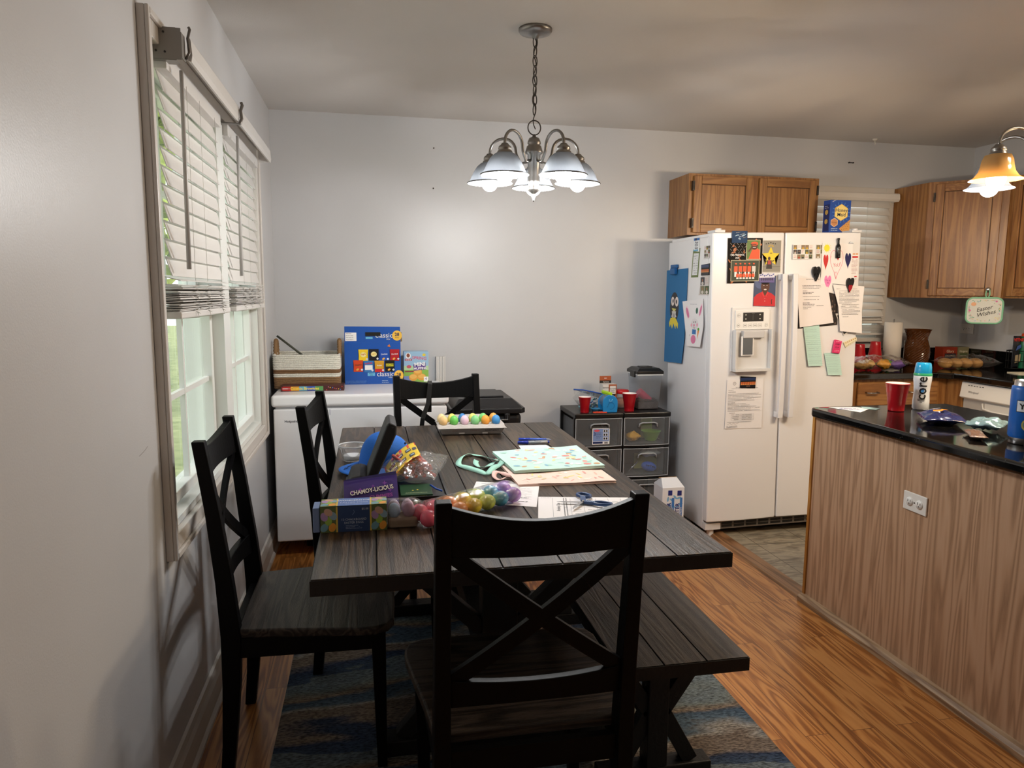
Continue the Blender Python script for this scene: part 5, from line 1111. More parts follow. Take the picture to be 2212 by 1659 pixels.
for (u, v, r_) in ((.055, .030, .026), (.105, .032, .026), (.082, .062, .026)): a.ell(u, v, r_, r_*.8, P('dfa040', .5)).ell(u, v+.005, r_*.8, r_*.5, P('eab85e', .5))
a.ell(.026, .160, .016, .018, W).rect(.006, .130, .048, .142, P('a8485a', .4)).ell(.030, .095, .014, .010, P('c85a6a', .4)).rect(.006, .062, .058, .070, P('8a3040', .4)).ell(.12, .165, .010, .008, P('e8d04a', .4)).rect(.118, .004, .144, .034, W).up()
a.ell(.026, .162, .010, .012, P('8a4a34', .6)).text('SPRING', .092, .145, .026, P('d8486a', .4), rot=-.08, bold=.01).text('4', .131, .021, .022, P('5a3a8a', .4)).scribble(.010, .044, .136, .005, W, 4).poly([(.056, .108), (.128, .118), (.132, .088), (.132, .078), (.058, .070)], P('5a3a8a', .4)).up()
a.text('MINI', .094, .108, .032, W, rot=.1, bold=.04).text('MUFFINS', .096, .084, .019, W, rot=.06, bold=.03).build('box_print', b)
m = MB(P('dedcd8', .5))
for i in range(6): m.box(.955+i*.0105, .9645+i*.0105, 4.355+.003*(i % 2), 4.372, FZ+.0, FZ+.150)
m = MB(P('dedcd8', .5))
for i in range(6): m.box(.945+i*.0098, .9538+i*.0098, 4.372+.003*(i % 2), 4.392, 0, 1.019)
tag(m.build('spare_slats', merge=False), 'narrow white slats standing against the wall right of the muffin box', 'slats')
# ============================================================ HELPERS FOR SMALL THINGS
from mathutils import noise
def pillow(name, label, cat, c, lx, ly, h, rz, mat, group=None, seed=1, amp=.25, seal=.12, flat=.3, parent=None, nu=36, nv=20, tilt=0):
    """closed crumpled bag: flat sealed ends, puffed middle"""
    M = Matrix.Translation(c) @ Matrix.Rotation(rz, 4, 'Z') @ Matrix.Rotation(tilt, 4, 'Y')
    mb = MB(mat); v = []; f = []
    def hh(u, w_):
        e = max(0, 1-abs(2*u-1)**4)*max(0, 1-abs(2*w_-1)**3)
        return h*.5*e
    for side in (1, -1):
        for j in range(nv+1):
            for i in range(nu+1):
                u, w_ = i/nu, j/nv; e = hh(u, w_)
                n = noise.noise(Vector((u*5+seed*7, w_*5, side*2.3)))+.5*noise.noise(Vector((u*13+seed, w_*11, side*5)))
                nn = noise.noise(Vector((u*6+seed*3, w_*4+9, 0)))
                z = h*.5*flat+side*e*(1+amp*n*1.6)+nn*h*amp*.35+h*.5
                x = (u-.5)*lx*(1+.05*noise.noise(Vector((w_*5, seed, 1)))); y = (w_-.5)*ly*(1+.08*noise.noise(Vector((u*5, seed, 4))))
                v.append((x, y, z))
    K_ = (nu+1)*(nv+1)
    zmin = min(q[2] for q in v); v = [(x, y, z-zmin) for x, y, z in v]
    for s in (0, 1):
        for j in range(nv):
            for i in range(nu):
                a = s*K_+j*(nu+1)+i; q = (a, a+1, a+nu+2, a+nu+1); f.append(q if s == 0 else q[::-1])
    mb.add([M @ Vector(p) for p in v], f, None, None, True)
    o = mb.build(name, parent)
    if parent is None: tag(o, label, cat, group)
    return o, M
def egg(name, label, c, r, mat, group, rot=0, lie=True, cat='egg', k=1.3):
    M = Matrix.Rotation(PI/2, 4, 'Y') if lie else Matrix.Identity(4)
    M = Matrix.Rotation(rot, 4, 'Z') @ M
    m = MB(mat).ball(c, r, sz=k, M=M, egg=.10, nu=20, nv=14)
    return tag(m.build(name), label, cat, group)
RCUP = P('b4101e', .3, coat=.2); RIN = P('f0ecea', .4)
def cup(x, y, z, label, s=1.0, flip=False, n=1, group=None, cat='cup'):
    prof = [(0, .002), (.030, .002), (.031, 0), (.032, .004), (.0335, .030), (.0345, .031), (.037, .058), (.038, .059), (.0405, .078), (.0415, .079), (.0435, .098), (.0445, .099), (.0465, .116), (.0485, .117), (.0487, .119), (.0465, .120)]
    inn = [(.0465, .1199), (.0452, .116), (.0425, .098), (.0392, .078), (.0357, .058), (.0330, .031), (.0300, .006), (0, .005)]
    mb = MB(RCUP)
    for i in range(n):
        T = lambda p: [(r*s, (z+(.120*s-h*s if flip else h*s)+i*.012*s)) for r, h in p]
        mb.lathe(T(prof), 36, (x, y, 0)); mb.lathe(T(inn), 36, (x, y, 0), RIN)
    return tag(mb.build('plastic_cup', merge=False), label, cat, group)
def quad3(mb, pts, t, m=None):
    p = [Vector(q) for q in pts]; n = Vector((0, 0, t)); k = len(p)
    return mb.add(p+[q+n for q in p], [tuple(range(k-1, -1, -1)), tuple(range(k, 2*k))]+[(i, (i+1) % k, k+(i+1) % k, k+i) for i in range(k)], m)
T0 = TZ+.0004
# ============================================================ ON THE TABLE
PULP = P('b8b2ad', .9, bump=.6, bscale=160, var=.12); PULPG = P('a9a39e', .9, bump=.4, bscale=160)
ec = thing('egg_carton', 'grey pulp egg carton of dyed eggs at the far end of the table', 'egg carton', (1.0, 3.24, T0))
mb = MB(PULPG); v = [(.868, 3.180, T0), (1.135, 3.168, T0), (1.135, 3.30, T0), (.868, 3.31, T0), (.852, 3.160, T0+.033), (1.152, 3.148, T0+.033), (1.152, 3.318, T0+.033), (.852, 3.330, T0+.033)]
mb.add(v, [(3, 2, 1, 0), (0, 1, 5, 4), (1, 2, 6, 5), (2, 3, 7, 6), (3, 0, 4, 7)]); mb.build('tray_body', ec, bevel=.004)
mb = MB(PULP); mb.grid(lambda u, w_: (.846+.312*u, 3.152-.010*u+.186*w_, T0+.033+(.007*max(0, min(1, (w_-.25)*8)))*(1+.3*math.sin(u*38))*(1 if w_ < .97 else .3)), 60, 24)
mb.build('tray_rim', ec, solid=.002)
mb = MB(PULP); mb.add([(.87, 3.335, T0+.036), (1.10, 3.325, T0+.036), (1.09, 3.385, T0+.058), (.875, 3.392, T0+.056)], [(0, 1, 2, 3)]); mb.build('lid', ec, solid=.002)
a = Art((.862, 3.1628, T0+.012), (1, -.040, 0), (0, -.5, 1), eps=.0008); a.rect(.078, -.006, .104, .002, W).rect(.186, -.006, .210, .002, W).text('NORTHERLY', .228, .012, .011, P('4a4644', .8), bold=.02).text('GRADE A', .15, .012, .010, P('8a6a62', .8)).text('LARGE', .06, .012, .009, P('9a7a72', .8)); a.build('carton_print', ec)
ecol = ['f2c98a', '6cc85a', 'ecc8dc', '86d08a', 'f0a23e', '3f8fd0']; ecn = ['peach', 'bright green', 'pale pink', 'mint green', 'orange', 'blue']
eb = ['f4d8a0', 'e8e070', '3f86c8', 'e6e67a', '7fd07a', 'f0a850']; ebn = ['cream', 'yellow', 'blue', 'pale yellow', 'green', 'orange']
for i in range(6):
    egg('dyed_egg', f'{ecn[i]} dyed egg in the front row of the carton', (.876+i*.0490, 3.228-.0016*i, T0+.058), .0205, P(ecol[i], .5, var=.05, bscale=60), 'dyed eggs in the carton', lie=False, k=1.15)
    egg('dyed_egg', f'{ebn[i]} dyed egg in the back row of the carton', (.872+i*.0490, 3.282-.0016*i, T0+.058), .0205, P(eb[i], .5, var=.05, bscale=60), 'dyed eggs in the carton', lie=False, k=1.15)
# pens
pe = thing('ballpoint_pen', 'clear blue ballpoint pen, the farther of the two by the gift bags', 'pen', (1.255, 2.99, T0))
MB(P('1f3fae', .25)).cyl((1.186, 3.006, T0+.0065), (1.235, 2.995, T0+.0065), .0060, .0062, 12).build('grip', pe); MB(P('4a6ac8', .15)).cyl((1.235, 2.995, T0+.0065), (1.305, 2.980, T0+.0065), .0055, n=12).build('barrel', pe)
MB(P('9aa4c0', .2)).cyl((1.305, 2.980, T0+.0065), (1.327, 2.975, T0+.0065), .0050, .0015, 12).build('tip', pe)
pe = thing('marker_pen', 'grey marker with dark blue cap, the nearer pen', 'marker', (1.235, 2.92, T0))
MB(P('16309c', .3)).cyl((1.166, 2.932, T0+.008), (1.212, 2.928, T0+.008), .0066, .0078, 14).build('cap', pe); MB(P('a9abb0', .4)).cyl((1.212, 2.928, T0+.008), (1.296, 2.921, T0+.008), .0068, n=14).build('barrel', pe)
MB(P('16309c', .3)).cyl((1.296, 2.921, T0+.008), (1.303, 2.9205, T0+.008), .0058, n=14).build('end_plug', pe)
Art((1.222, 2.9205, T0+.0115), (1, -.083, 0), (0, .6, .8), eps=.0012).text('Sharpie', .030, .0005, .010, K).build('lettering', pe)
# lined slip under the mint bag
mb = quad3(MB(P('dce8ee', .7)), [(1.160, 2.80, T0), (1.300, 2.78, T0), (1.285, 2.900, T0), (1.165, 2.905, T0)], .0004)
o = tag(mb.build('lined_card'), 'pale lined index card sticking out behind the mint gift bag', 'card')
a = Art((0, 0, T0+.0004), (1, 0, 0), (0, 1, 0)); 
for i in range(12): a.line([(1.172+i*.009, 2.895), (1.176+i*.0095, 2.80)], .001, P('8ac0cc', .6))
a.build('ruled_lines', o)
# gift bags
def bag(label, cor, z, t, mat, name='gift_bag'):
    th_ = thing(name, label, 'gift bag', ((cor[0][0]+cor[2][0])/2, (cor[0][1]+cor[2][1])/2, z))
    mb = MB(mat); n = 20
    def bl(u, w_, k): 
        p = [cor[0][i]*(1-u)*(w_)+cor[1][i]*u*w_+cor[2][i]*u*(1-w_)+cor[3][i]*(1-u)*(1-w_) for i in (0, 1)]
        return p
    def surf(u, w_):
        p = bl(u, w_, 0); return (p[0], p[1], z+t*(.75+.25*math.sin(PI*u)*math.sin(PI*w_))+.0016*math.sin(u*9+w_*4))
    mb.grid(surf, n, n); mb.build('front_panel', th_)
    mb = MB(mat); 
    for (q0, q1) in ((1, 2), (2, 3), (3, 0), (0, 1)):
        a, b = cor[q0], cor[q1]; ua = [(0, 1), (1, 1), (1, 0), (0, 0)]
        L_ = [(a[0]+(b[0]-a[0])*k/10, a[1]+(b[1]-a[1])*k/10) for k in range(11)]
        UV = [(ua[q0][0]+(ua[q1][0]-ua[q0][0])*k/10, ua[q0][1]+(ua[q1][1]-ua[q0][1])*k/10) for k in range(11)]
        top = [surf(*uv) for uv in UV]; cx_, cy_ = th_.location.x, th_.location.y
        mid = [(x+(cx_-x)*.02, y+(cy_-y)*.02, z+t*.4) for x, y in L_]; bot = [(x, y, z) for x, y in L_]
        for A_, B_ in ((top, mid), (mid, bot)): mb.add(A_+B_, [(k, k+1, 12+k, 11+k) for k in range(10)])
    mb.build('side_gusset', th_, merge=True)
    return th_, surf
def confetti(th_, surf, n, seed, cols, draw):
    me = MB(); r = random.Random(seed)
    for i in range(n):
        cu, cv = r.uniform(.06, .94), r.uniform(.06, .94); a0 = r.uniform(0, 6.28); c = P(cols[i % len(cols)], .6); rx, ry = draw(r)
        p = []
        for k in range(10):
            t_ = 2*PI*k/10; u = cu+rx*math.cos(t_)*math.cos(a0)-ry*math.sin(t_)*math.sin(a0); w_ = cv+rx*math.cos(t_)*math.sin(a0)+ry*math.sin(t_)*math.cos(a0)
            q = surf(min(.99, max(.01, u)), min(.99, max(.01, w_))); p.append((q[0], q[1], q[2]+.0006+i*.000004))
        me.add(p, [tuple(range(10))], c)
    me.build('printed_pattern', th_, merge=False)
PBC = [(1.02, 2.66), (1.375, 2.66), (1.377, 2.263), (1.034, 2.268)]
pb, sf = bag('pale pink and yellow gift bag lying under the mint one', PBC, T0, .010, P('f2d5c8', .6))
confetti(pb, sf, 110, 3, ['f4e08a', 'f6ead8', 'ecb8a8', 'd8c8a0', 'f8f0e8', 'e8a8a0'], lambda r: (r.uniform(.02, .05), r.uniform(.006, .016)))
# mint bag rests on the pink one
MBC = [(1.020, 2.725), (1.383, 2.775), (1.390, 2.425), (1.046, 2.400)]
mt, sf2 = bag('mint gift bag patterned with small animals, topmost of the two bags', MBC, T0+.0122, .012, P('c0e2d8', .7))
confetti(mt, sf2, 70, 8, ['f4f4ec', 'e8b8ae', 'c9a078', 'f0e2a8', '86b4c8', 'f4f4ec', 'dc908c', 'a8d4c8'], lambda r: (r.uniform(.025, .05), r.uniform(.016, .034)))
def ribbon(name, par, pts, w_, mat, z0, twist=0):
    mb = MB(mat); v = []
    P_ = [Vector((x, y, z)) for x, y, z in pts]
    # smooth by Catmull-Rom
    S = []
    for i in range(len(P_)-1):
        p0, p1, p2, p3 = P_[max(0, i-1)], P_[i], P_[i+1], P_[min(len(P_)-1, i+2)]
        for k in range(6):
            t = k/6; S.append(.5*((2*p1)+(-p0+p2)*t+(2*p0-5*p1+4*p2-p3)*t*t+(-p0+3*p1-3*p2+p3)*t**3))
    S.append(P_[-1]); n = len(S)
    for i, p in enumerate(S):
        d = (S[min(n-1, i+1)]-S[max(0, i-1)]).normalized(); s = Vector((-d.y, d.x, 0)).normalized(); an = .45*math.sin(i*.2+twist)
        u = s*math.cos(an)+Vector((0, 0, 1))*abs(math.sin(an))
        v += [p-u*w_/2+Vector((0, 0, w_/2*abs(math.sin(an)))), p+u*w_/2+Vector((0, 0, w_/2*abs(math.sin(an))))]
    mb.add(v, [(2*i, 2*i+1, 2*i+3, 2*i+2) for i in range(n-1)], None, None, True); return mb.build(name, par, solid=.0012)
zr = T0+.003
ribbon('handle', mt, [(1.022, 2.60, zr+.012), (1.003, 2.62, zr+.006), (.985, 2.70, zr), (.94, 2.755, zr), (.90, 2.71, zr), (.872, 2.61, zr), (.888, 2.545, zr), (.93, 2.47, zr), (.955, 2.435, zr+.002), (.985, 2.49, zr+.004), (1.008, 2.525, zr+.006), (1.030, 2.55, zr+.014)], .022, P('a4dccb', .6), 0)
ribbon('handle', mt, [(1.024, 2.565, zr+.010), (1.0, 2.58, zr+.004), (.965, 2.535, zr), (.94, 2.525, zr), (.935, 2.585, zr+.004), (.945, 2.64, zr)], .020, P('a8deCe', .6), 0, 1.5)
ribbon('handle', pb, [(1.036, 2.365, zr), (1.012, 2.375, zr), (.988, 2.355, zr), (.972, 2.385, zr), (.985, 2.45, zr), (1.005, 2.455, zr), (1.018, 2.41, zr), (1.034, 2.39, zr)], .018, P('efc4bc', .6), 0, .4)
# papers
def flatpaper(name, label, cor, mat=PAPER, cat='paper', z=T0):
    o = tag(quad3(MB(mat), [(x, y, z) for x, y in cor], .0004).build(name), label, cat)
    A0, B0, D0 = Vector((*cor[3], z+.0004)), Vector((*cor[2], z+.0004)), Vector((*cor[0], z+.0004))
    return o, Art(A0, (B0-A0), (D0-A0)), (B0-A0).length, (D0-A0).length
o, a, w_, h_ = flatpaper('typed_handout', 'white typed handout under the rainbow egg tube', [(.904, 2.357), (1.107, 2.275), (1.042, 2.036), (.839, 2.118)])
a.scribble(.02, .10, h_-.02, .004, P('6a8aa0', .6), 2).para(.03, w_-.02, h_-.04, .10, 8, INKL, 3, .002).scribble(.11, .19, .085, .006, INK, 3).line([(.02, .07), (.20, .07)], .0008, INKL).scribble(.11, .19, .045, .006, INK, 4).build('printed_text', o)
o, a, w_, h_ = flatpaper('worksheet', 'word grid worksheet under the scissors', [(1.072, 2.141), (1.352, 2.086), (1.312, 1.880), (1.022, 1.930)])
a.line([(.045, .01), (.045, h_-.01)], .0008, INKL).scribble(.008, .04, h_-.012, .003, INKL, 1)
for i in range(3): a.line([(.100+i*.0, .03), (.100, h_-.02)], .0008, INKL)
for i in range(5): a.line([(.100+i*.040, .02), (.100+i*.040, h_-.02)], .0008, INKL)
for j in range(5): a.line([(.100, .02+j*.040), (.26, .02+j*.040)], .0008, INKL)
for i in range(4):
    for j in range(4): a.scribble(.110+i*.04, .130+i*.04, .040+j*.04, .004, INK, i*4+j)
a.text('Activity One', .062, h_/2, .016, INK, rot=PI/2).scribble(.078, .09, .1, .003, INKL, 4)
for j in range(2): 
    for q in range(26): a.rect(.078+j*.008, .02+q*.007, .081+j*.008, .025+q*.007, INKL)
a.build('printed_text', o)
# scissors
sc3 = thing('scissors', 'blue-handled scissors lying open on the worksheet', 'scissors', (1.19, 2.04, T0))
zc = T0+.006
STL = P('c4c6ca', .2, 1.0)
def blade(p, q, w_, z, side):
    p, q = Vector(p), Vector(q); d = (q-p).normalized(); n = Vector((-d.y, d.x))
    pts = [p-n*w_/2, p+n*w_/2, p+(q-p)*.75+n*w_/2*(1 if side > 0 else .3), q, p+(q-p)*.75-n*w_/2*(.3 if side > 0 else 1)]
    MB(STL).prism([(a.x, a.y) for a in pts], z, z+.0016, 'z').build('blade', sc3)
blade((1.190, 2.040), (1.112, 2.062), .013, zc, 1); blade((1.192, 2.044), (1.138, 1.974), .013, zc+.0018, -1)
MB(STL).cyl((1.191, 2.042, zc-.001), (1.191, 2.042, zc+.006), .0045, n=12).build('pivot', sc3)
HB = P('2b4a7c', .4); 
def loop(c, rx, ry, rot, r, z): return [(c[0]+rx*math.cos(t)*math.cos(rot)-ry*math.sin(t)*math.sin(rot), c[1]+rx*math.cos(t)*math.sin(rot)+ry*math.sin(t)*math.cos(rot), z) for t in [2*PI*i/24 for i in range(24)]]
h1 = MB(HB); h1.tube(loop((1.213, 2.108), .017, .024, .5, 0, zc+.002), .0052, 8, True); h1.beam((1.193, 2.046, zc+.002), (1.203, 2.088, zc+.002), .016, .008); h1.build('handle', sc3, merge=False)
h2 = MB(HB); h2.tube(loop((1.243, 2.012), .028, .014, -.45, 0, zc+.002), .0052, 8, True); h2.beam((1.193, 2.038, zc+.002), (1.222, 2.022, zc+.002), .017, .008)
for i in range(5): h2.box(1.199+i*.005, 1.2005+i*.005, 2.025-i*.0025, 2.040-i*.0025, zc+.006, zc+.0068, P('a8bcd8', .4))
h2.build('handle', sc3, merge=False)
# rainbow egg tube
tf = thing('egg_sleeve', 'clear film tube holding rainbow plastic eggs across the table', 'plastic tube', (.83, 2.0, T0))
A0, A1 = Vector((.672, 1.905, T0+.034)), Vector((.992, 2.125, T0+.034)); dA = (A1-A0).normalized(); nA = Vector((-dA.y, dA.x, 0))
v = []
for i in range(25):
    u = i/24; rr = .040*(1 if .08 < u < .93 else (.55+.45*min(u/.08, (1-u)/.07))); c = A0+(A1-A0)*u
    for k in range(20):
        t = 2*PI*k/20; e = 1+.05*noise.noise(Vector((u*9, math.cos(t)*2, math.sin(t)*2)))
        v.append(c+nA*math.cos(t)*rr*1.12*e+Vector((0, 0, max(-.0335, math.sin(t)*rr*.85*e))))
MB(M_FILM2).add(v, [(i*20+k, i*20+(k+1) % 20, (i+1)*20+(k+1) % 20, (i+1)*20+k) for i in range(24) for k in range(20)], None, None, True).build('film', tf)
rc_ = [('e2607a', 'pink'), ('ea6a80', 'rose'), ('f09a4a', 'orange'), ('ecd23a', 'yellow'), ('d2e26a', 'lime'), ('5aaed4', 'blue'), ('b487d8', 'purple')]
for i, (c, nm) in enumerate(rc_):
    u = (i+.5)/7
    for s in (-1, 1):
        p = A0+(A1-A0)*u+nA*s*.0215+Vector((0, 0, -.004+.004*s)); egg('plastic_egg', f'{nm} plastic egg in the {"near" if s < 0 else "far"} row of the rainbow tube', p, .0235, P(c, .25, coat=.3), 'rainbow plastic eggs in the clear tube', rot=math.atan2(dA.y, dA.x)+s*.15, k=1.12)
    if False: egg('plastic_egg', f'{nm} plastic egg on top of the two rows in the rainbow tube', A0+(A1-A0)*(u+.07)+Vector((0, 0, .022)), .0165, P(c, .25, coat=.3), 'rainbow plastic eggs in the clear tube', rot=math.atan2(dA.y, dA.x), k=1.2)
# boxed chalkboard eggs
eb_ = thing('egg_box', 'boxed tube of speckled Easter eggs with a dark blue printed sleeve', 'egg box', (.5, 1.93, T0))
SLV = P('2f4a78', .5); x0, x1, y0, y1 = .416, .592, 1.905, 1.975; z0, z1 = T0, T0+.072
MB(P('5a6a50', .5)).box(x0, x1, y0, y1, z0, z1).build('sleeve', eb_, bevel=.004, seg=2)
MB(P('6f84ac', .5)).box(x0-.020, x0-.002, y0+.004, y1-.004, z0, z1-.004).build('end_flap', eb_, bevel=.002)
def sleeve_art(a, H_, dark):  # front face takes shaded tones, top face lit tones of one print
    gr = P('5a6a3a', .5) if dark else P('7c8c50', .5); a.rect(0, 0, .042, H_, gr).rect(.134, 0, .176, H_, gr).rect(.044, 0, .132, H_, P('27406c' if dark else '5a78b4', .5)).rect(.041, 0, .0455, H_, P('d8b84a', .5)).rect(.1305, 0, .135, H_, P('d8b84a', .5)).up()
    r = random.Random(4 if dark else 9); cols = ['6e9aa8', 'e09a3a', '94b44a', 'a88ab8', '8aa8b8', 'c8a08a']
    for b0 in (0, .134):
        for i, (u, v_) in enumerate([(.010, .014), (.031, .014), (.021, .032), (.010, .044), (.033, .046), (.021, .056)]):
            if v_ < H_-.006: a.ell(b0+u, v_, .0095, .0125, P(cols[(i+int(b0*50)) % 6], .5), 14, .3*(i-2))
    a.up()
a = Art((x0, y0-.0004, z0), (1, 0, 0), (0, 0, 1), eps=.0004); sleeve_art(a, .0715, True)
a.text('12 CHALKBOARD', .088, .034, .0085, P('b8c4d8', .5)).text('EASTER EGGS', .088, .025, .0085, P('b8c4d8', .5)).para(.066, .110, .017, .009, 3, P('8a9ab8', .5), 3, .002).text('$5.00', .118, .062, .008, P('d8dce8', .5)).line([(.084, .046), (.090, .055), (.087, .060)], .001, P('7a90b8', .5)).build('sleeve_print', eb_)
a = Art((x0, y0, z1+.0004), (1, 0, 0), (0, 1, 0), eps=.0004); sleeve_art(a, .069, False)
a.text('WONDERSHOP', .088, .046, .0125, P('e6ecf6', .5), bold=.02).text('EASTER EGGS', .088, .026, .0125, P('c4cce8', .5)).scribble(.066, .110, .012, .002, P('e6ecf6', .5), 3).build('sleeve_print', eb_)
mb = MB(P('a8927c', .9, bump=.4)); mb.box(.594, .676, y0+.004, y1-.004, z0, z0+.030); mb.build('pulp_tray', eb_, bevel=.008)
mb = MB(M_FILM2); v = []
for i in range(11):
    u = i/10; k_ = 1 if u < .7 else 1-.35*((u-.7)/.3)**2
    for q in range(20):
        t = 2*PI*q/20; cc, ss = math.cos(t), math.sin(t); e = (abs(cc)**4+abs(ss)**4)**-.25
        v.append((.592+.100*u, (y0+y1)/2+cc*e*.036*k_, z0+.037+ss*e*.0365*k_))
mb.add(v, [(i*20+k, i*20+(k+1) % 20, (i+1)*20+(k+1) % 20, (i+1)*20+k) for i in range(10) for k in range(20)], None, None, True); mb.build('film', eb_)
MB(M_CLEAR).box(.690, .716, 1.895, 1.925, T0, T0+.001).build('hang_tab', eb_)
for (x, y, c, nm) in ((.612, 1.925, '9fb4cc', 'pale blue'), (.652, 1.925, 'b08aa0', 'mauve'), (.612, 1.957, 'b7a8b8', 'lilac'), (.650, 1.958, 'c8b0c0', 'pale pink')):
    egg('speckled_egg', f'{nm} chalky egg at the {"front" if y < 1.94 else "back"} of the open end of the egg box', (x, y, T0+.047), .0175, P(c, .7), 'chalky eggs in the boxed tube', lie=False, k=1.2)
# black folding stand
stn = thing('folding_stand', 'black padded folding stand propped open on the dark tray', 'stand', (.54, 2.42, T0))
BK = P('141416', .55, bump=.15, bscale=60)
T_TRAY = T0+.012
mb = MB(BK); mb.prism([(.520, T_TRAY+.004), (.552, T_TRAY+.002), (.632, .955), (.634, .985), (.610, .996), (.600, .985)], 2.27, 2.44, 'y'); mb.build('back_panel', stn, bevel=.007, seg=3)
mb = MB(BK); mb.prism([(.468, T_TRAY+.001), (.545, T_TRAY+.001), (.536, T_TRAY+.045), (.515, T_TRAY+.052), (.485, T_TRAY+.046)], 2.25, 2.43, 'y'); mb.build('foot_panel', stn, bevel=.008, seg=3)
tr = MB(P('17171a', .4)); tr.box(.465, .790, 2.165, 2.58, T0, T0+.004).box(.465, .790, 2.165, 2.172, T0+.004, T_TRAY).box(.783, .790, 2.172, 2.58, T0+.004, T_TRAY).box(.465, .472, 2.172, 2.58, T0+.004, T_TRAY)
tag(tr.build('serving_tray', merge=False), 'flat black tray under the bag of orange sticks', 'tray')
mb = MB(P('1c4a2c', .4)); mb.box(.640, .740, 2.176, 2.30, T0+.0045, T0+.016); o = tag(mb.build('green_case', bevel=.001), 'dark green flat case on the black tray behind the egg tubes', 'case')
Art((.640, 2.1758, T0+.0045), (1, 0, 0), (0, 0, 1)).scribble(.03, .08, .006, .004, P('d8d06a', .4), 4).build('lettering', o)
Art((.640, 2.176, T0+.0162), (1, 0, 0), (0, 1, 0)).text('ANDROMEDA', .05, .02, .011, P('c8d8a8', .4)).ell(.04, .05, .003, .003, YEL).ell(.055, .055, .003, .003, YEL).build('lettering', o)
# blue cap
cp_ = thing('baseball_cap', 'bright blue baseball cap with dark doodles on its brim behind the black stand', 'cap', (.60, 2.66, T0))
CB = P('1463bf', .8, bump=.25, bscale=250)
cc_ = Vector((.607, 2.575, T0+.020)); CM = Matrix.Translation(cc_) @ Matrix.Rotation(math.radians(214), 4, 'Z') @ Matrix.Rotation(math.radians(4), 4, 'Y')
v = []
for j in range(13):
    t = (PI/2)*j/12
    for i in range(36):
        a_ = 2*PI*i/36; r_ = math.cos(t)**.75*(.092+.006*math.cos(a_))*(1+.012*math.cos(6*a_)*(1-j/12)); v.append((r_*math.cos(a_)*1.08, r_*math.sin(a_)*.93, .118*math.sin(t)*(1+.08*math.cos(a_))))
mb = MB(CB); mb.add([CM @ Vector(p) for p in v], [(j*36+i, j*36+(i+1) % 36, (j+1)*36+(i+1) % 36, (j+1)*36+i) for j in range(12) for i in range(36)], None, None, True); mb.build('crown', cp_, solid=.002)
v = []
for j in range(9):
    q = j/8
    for i in range(17):
        a_ = (i/16-.5)*2.1; r0 = .095; r1 = .095+.075*math.cos(a_*.72)**.6; r_ = r0+(r1-r0)*q; v.append((r_*math.cos(a_)*1.06, r_*math.sin(a_)*.98, .004-.020*(math.sin(a_))**2*(.3+q)*.8-.006*q+.012))
mb = MB(CB); mb.add([CM @ Vector(p) for p in v], [(j*17+i, j*17+i+1, (j+1)*17+i+1, (j+1)*17+i) for j in range(8) for i in range(16)], None, None, True); mb.build('brim', cp_, solid=.003)
MB(CB).ball(CM @ Vector((0, 0, .119)), .007, sz=.6).build('button', cp_)
for a_ in (-2.2, -1.2, -.35, .35, 1.2, 2.2):
    p = CM @ Vector((.078*math.cos(a_), .068*math.sin(a_), .078)); MB(P('0c2a5c', .8)).ball(p, .004).build('eyelet', cp_)
mb = MB(P('10141c', .8)); rr = random.Random(4)
for i in range(9):
    a_ = rr.uniform(-.55, .75); r_ = rr.uniform(.115, .150); p = [Vector((r_*math.cos(a_)*1.06+.012*math.cos(k*1.9+i), r_*math.sin(a_)*.98+.008*math.sin(k*2.3+i), .0155-.020*(math.sin(a_))**2*.75)) for k in range(4)]
    mb.tube([CM @ q for q in p], .0009, 5)
mb.build('doodle', cp_, merge=False)
# clear deli tub
tu = thing('plastic_tub', 'clear lidless plastic tub behind the blue cap brim', 'tub', (.49, 2.66, T0))
tc_ = (.480, 2.745, 0); MB(M_CLEAR).lathe([(0, T0+.001), (.036, T0+.001), (.040, T0+.004), (.049, T0+.048), (.052, T0+.050), (.054, T0+.056), (.052, T0+.058), (.050, T0+.054), (.0475, T0+.048), (.039, T0+.005), (0, T0+.003)], 32, tc_).build('wall', tu)
MB(P('e0e4e6', .2, name='tub_rim_clear', alpha=.6)).lathe([(.0520, T0+.0575), (.0550, T0+.0585), (.0560, T0+.061), (.0545, T0+.0625), (.0520, T0+.061), (.0520, T0+.0575)], 36, tc_).build('rim', tu)
MB(P('e9edf2', .6)).cyl((.480, 2.745, T0+.006), (.480, 2.745, T0+.022), .034, .036, 20).build('contents', tu)
# zip bag with orange sticks, header card
zb, _ = pillow('zip_bag', 'clear zip bag of orange sticks lying on the tray', 'bag', (.690, 2.40, T_TRAY+.001), .21, .36, .062, -.25, M_FILM, seed=3, amp=.3, flat=0)
z1_ = MB(P('1f52b8', .3)); z1_.tube([(.735, 2.225, T_TRAY+.02), (.752, 2.205, T_TRAY+.012), (.770, 2.19, T_TRAY+.008)], .003, 6)
MW[zb.name] = Matrix.Translation(zb.location); z1_.build('zip_strip', zb)
rr = random.Random(11); ST = P('d2502c', .45); k = 0
for row in range(5):
    for i in range(6-(row % 2)):
        cxx = .655+i*.0125+.006*(row % 2); zz = T_TRAY+.014+row*.0115; an = -.35+rr.uniform(-.16, .16); d = Vector((math.sin(-an), -math.cos(an), rr.uniform(-.05, .02)))
        p = Vector((cxx-.03+i*.004, 2.44, zz+.010)); q = p+d*.115
        m = MB(P(('c8452a', 'b83c24', 'd2502c')[k % 3], .45)); m.cyl(p, q, .0062, n=10)
        tag(m.build('orange_stick', merge=False), 'thin orange stick in the bundle inside the clear zip bag', 'stick', 'orange sticks in the zip bag'); k += 1
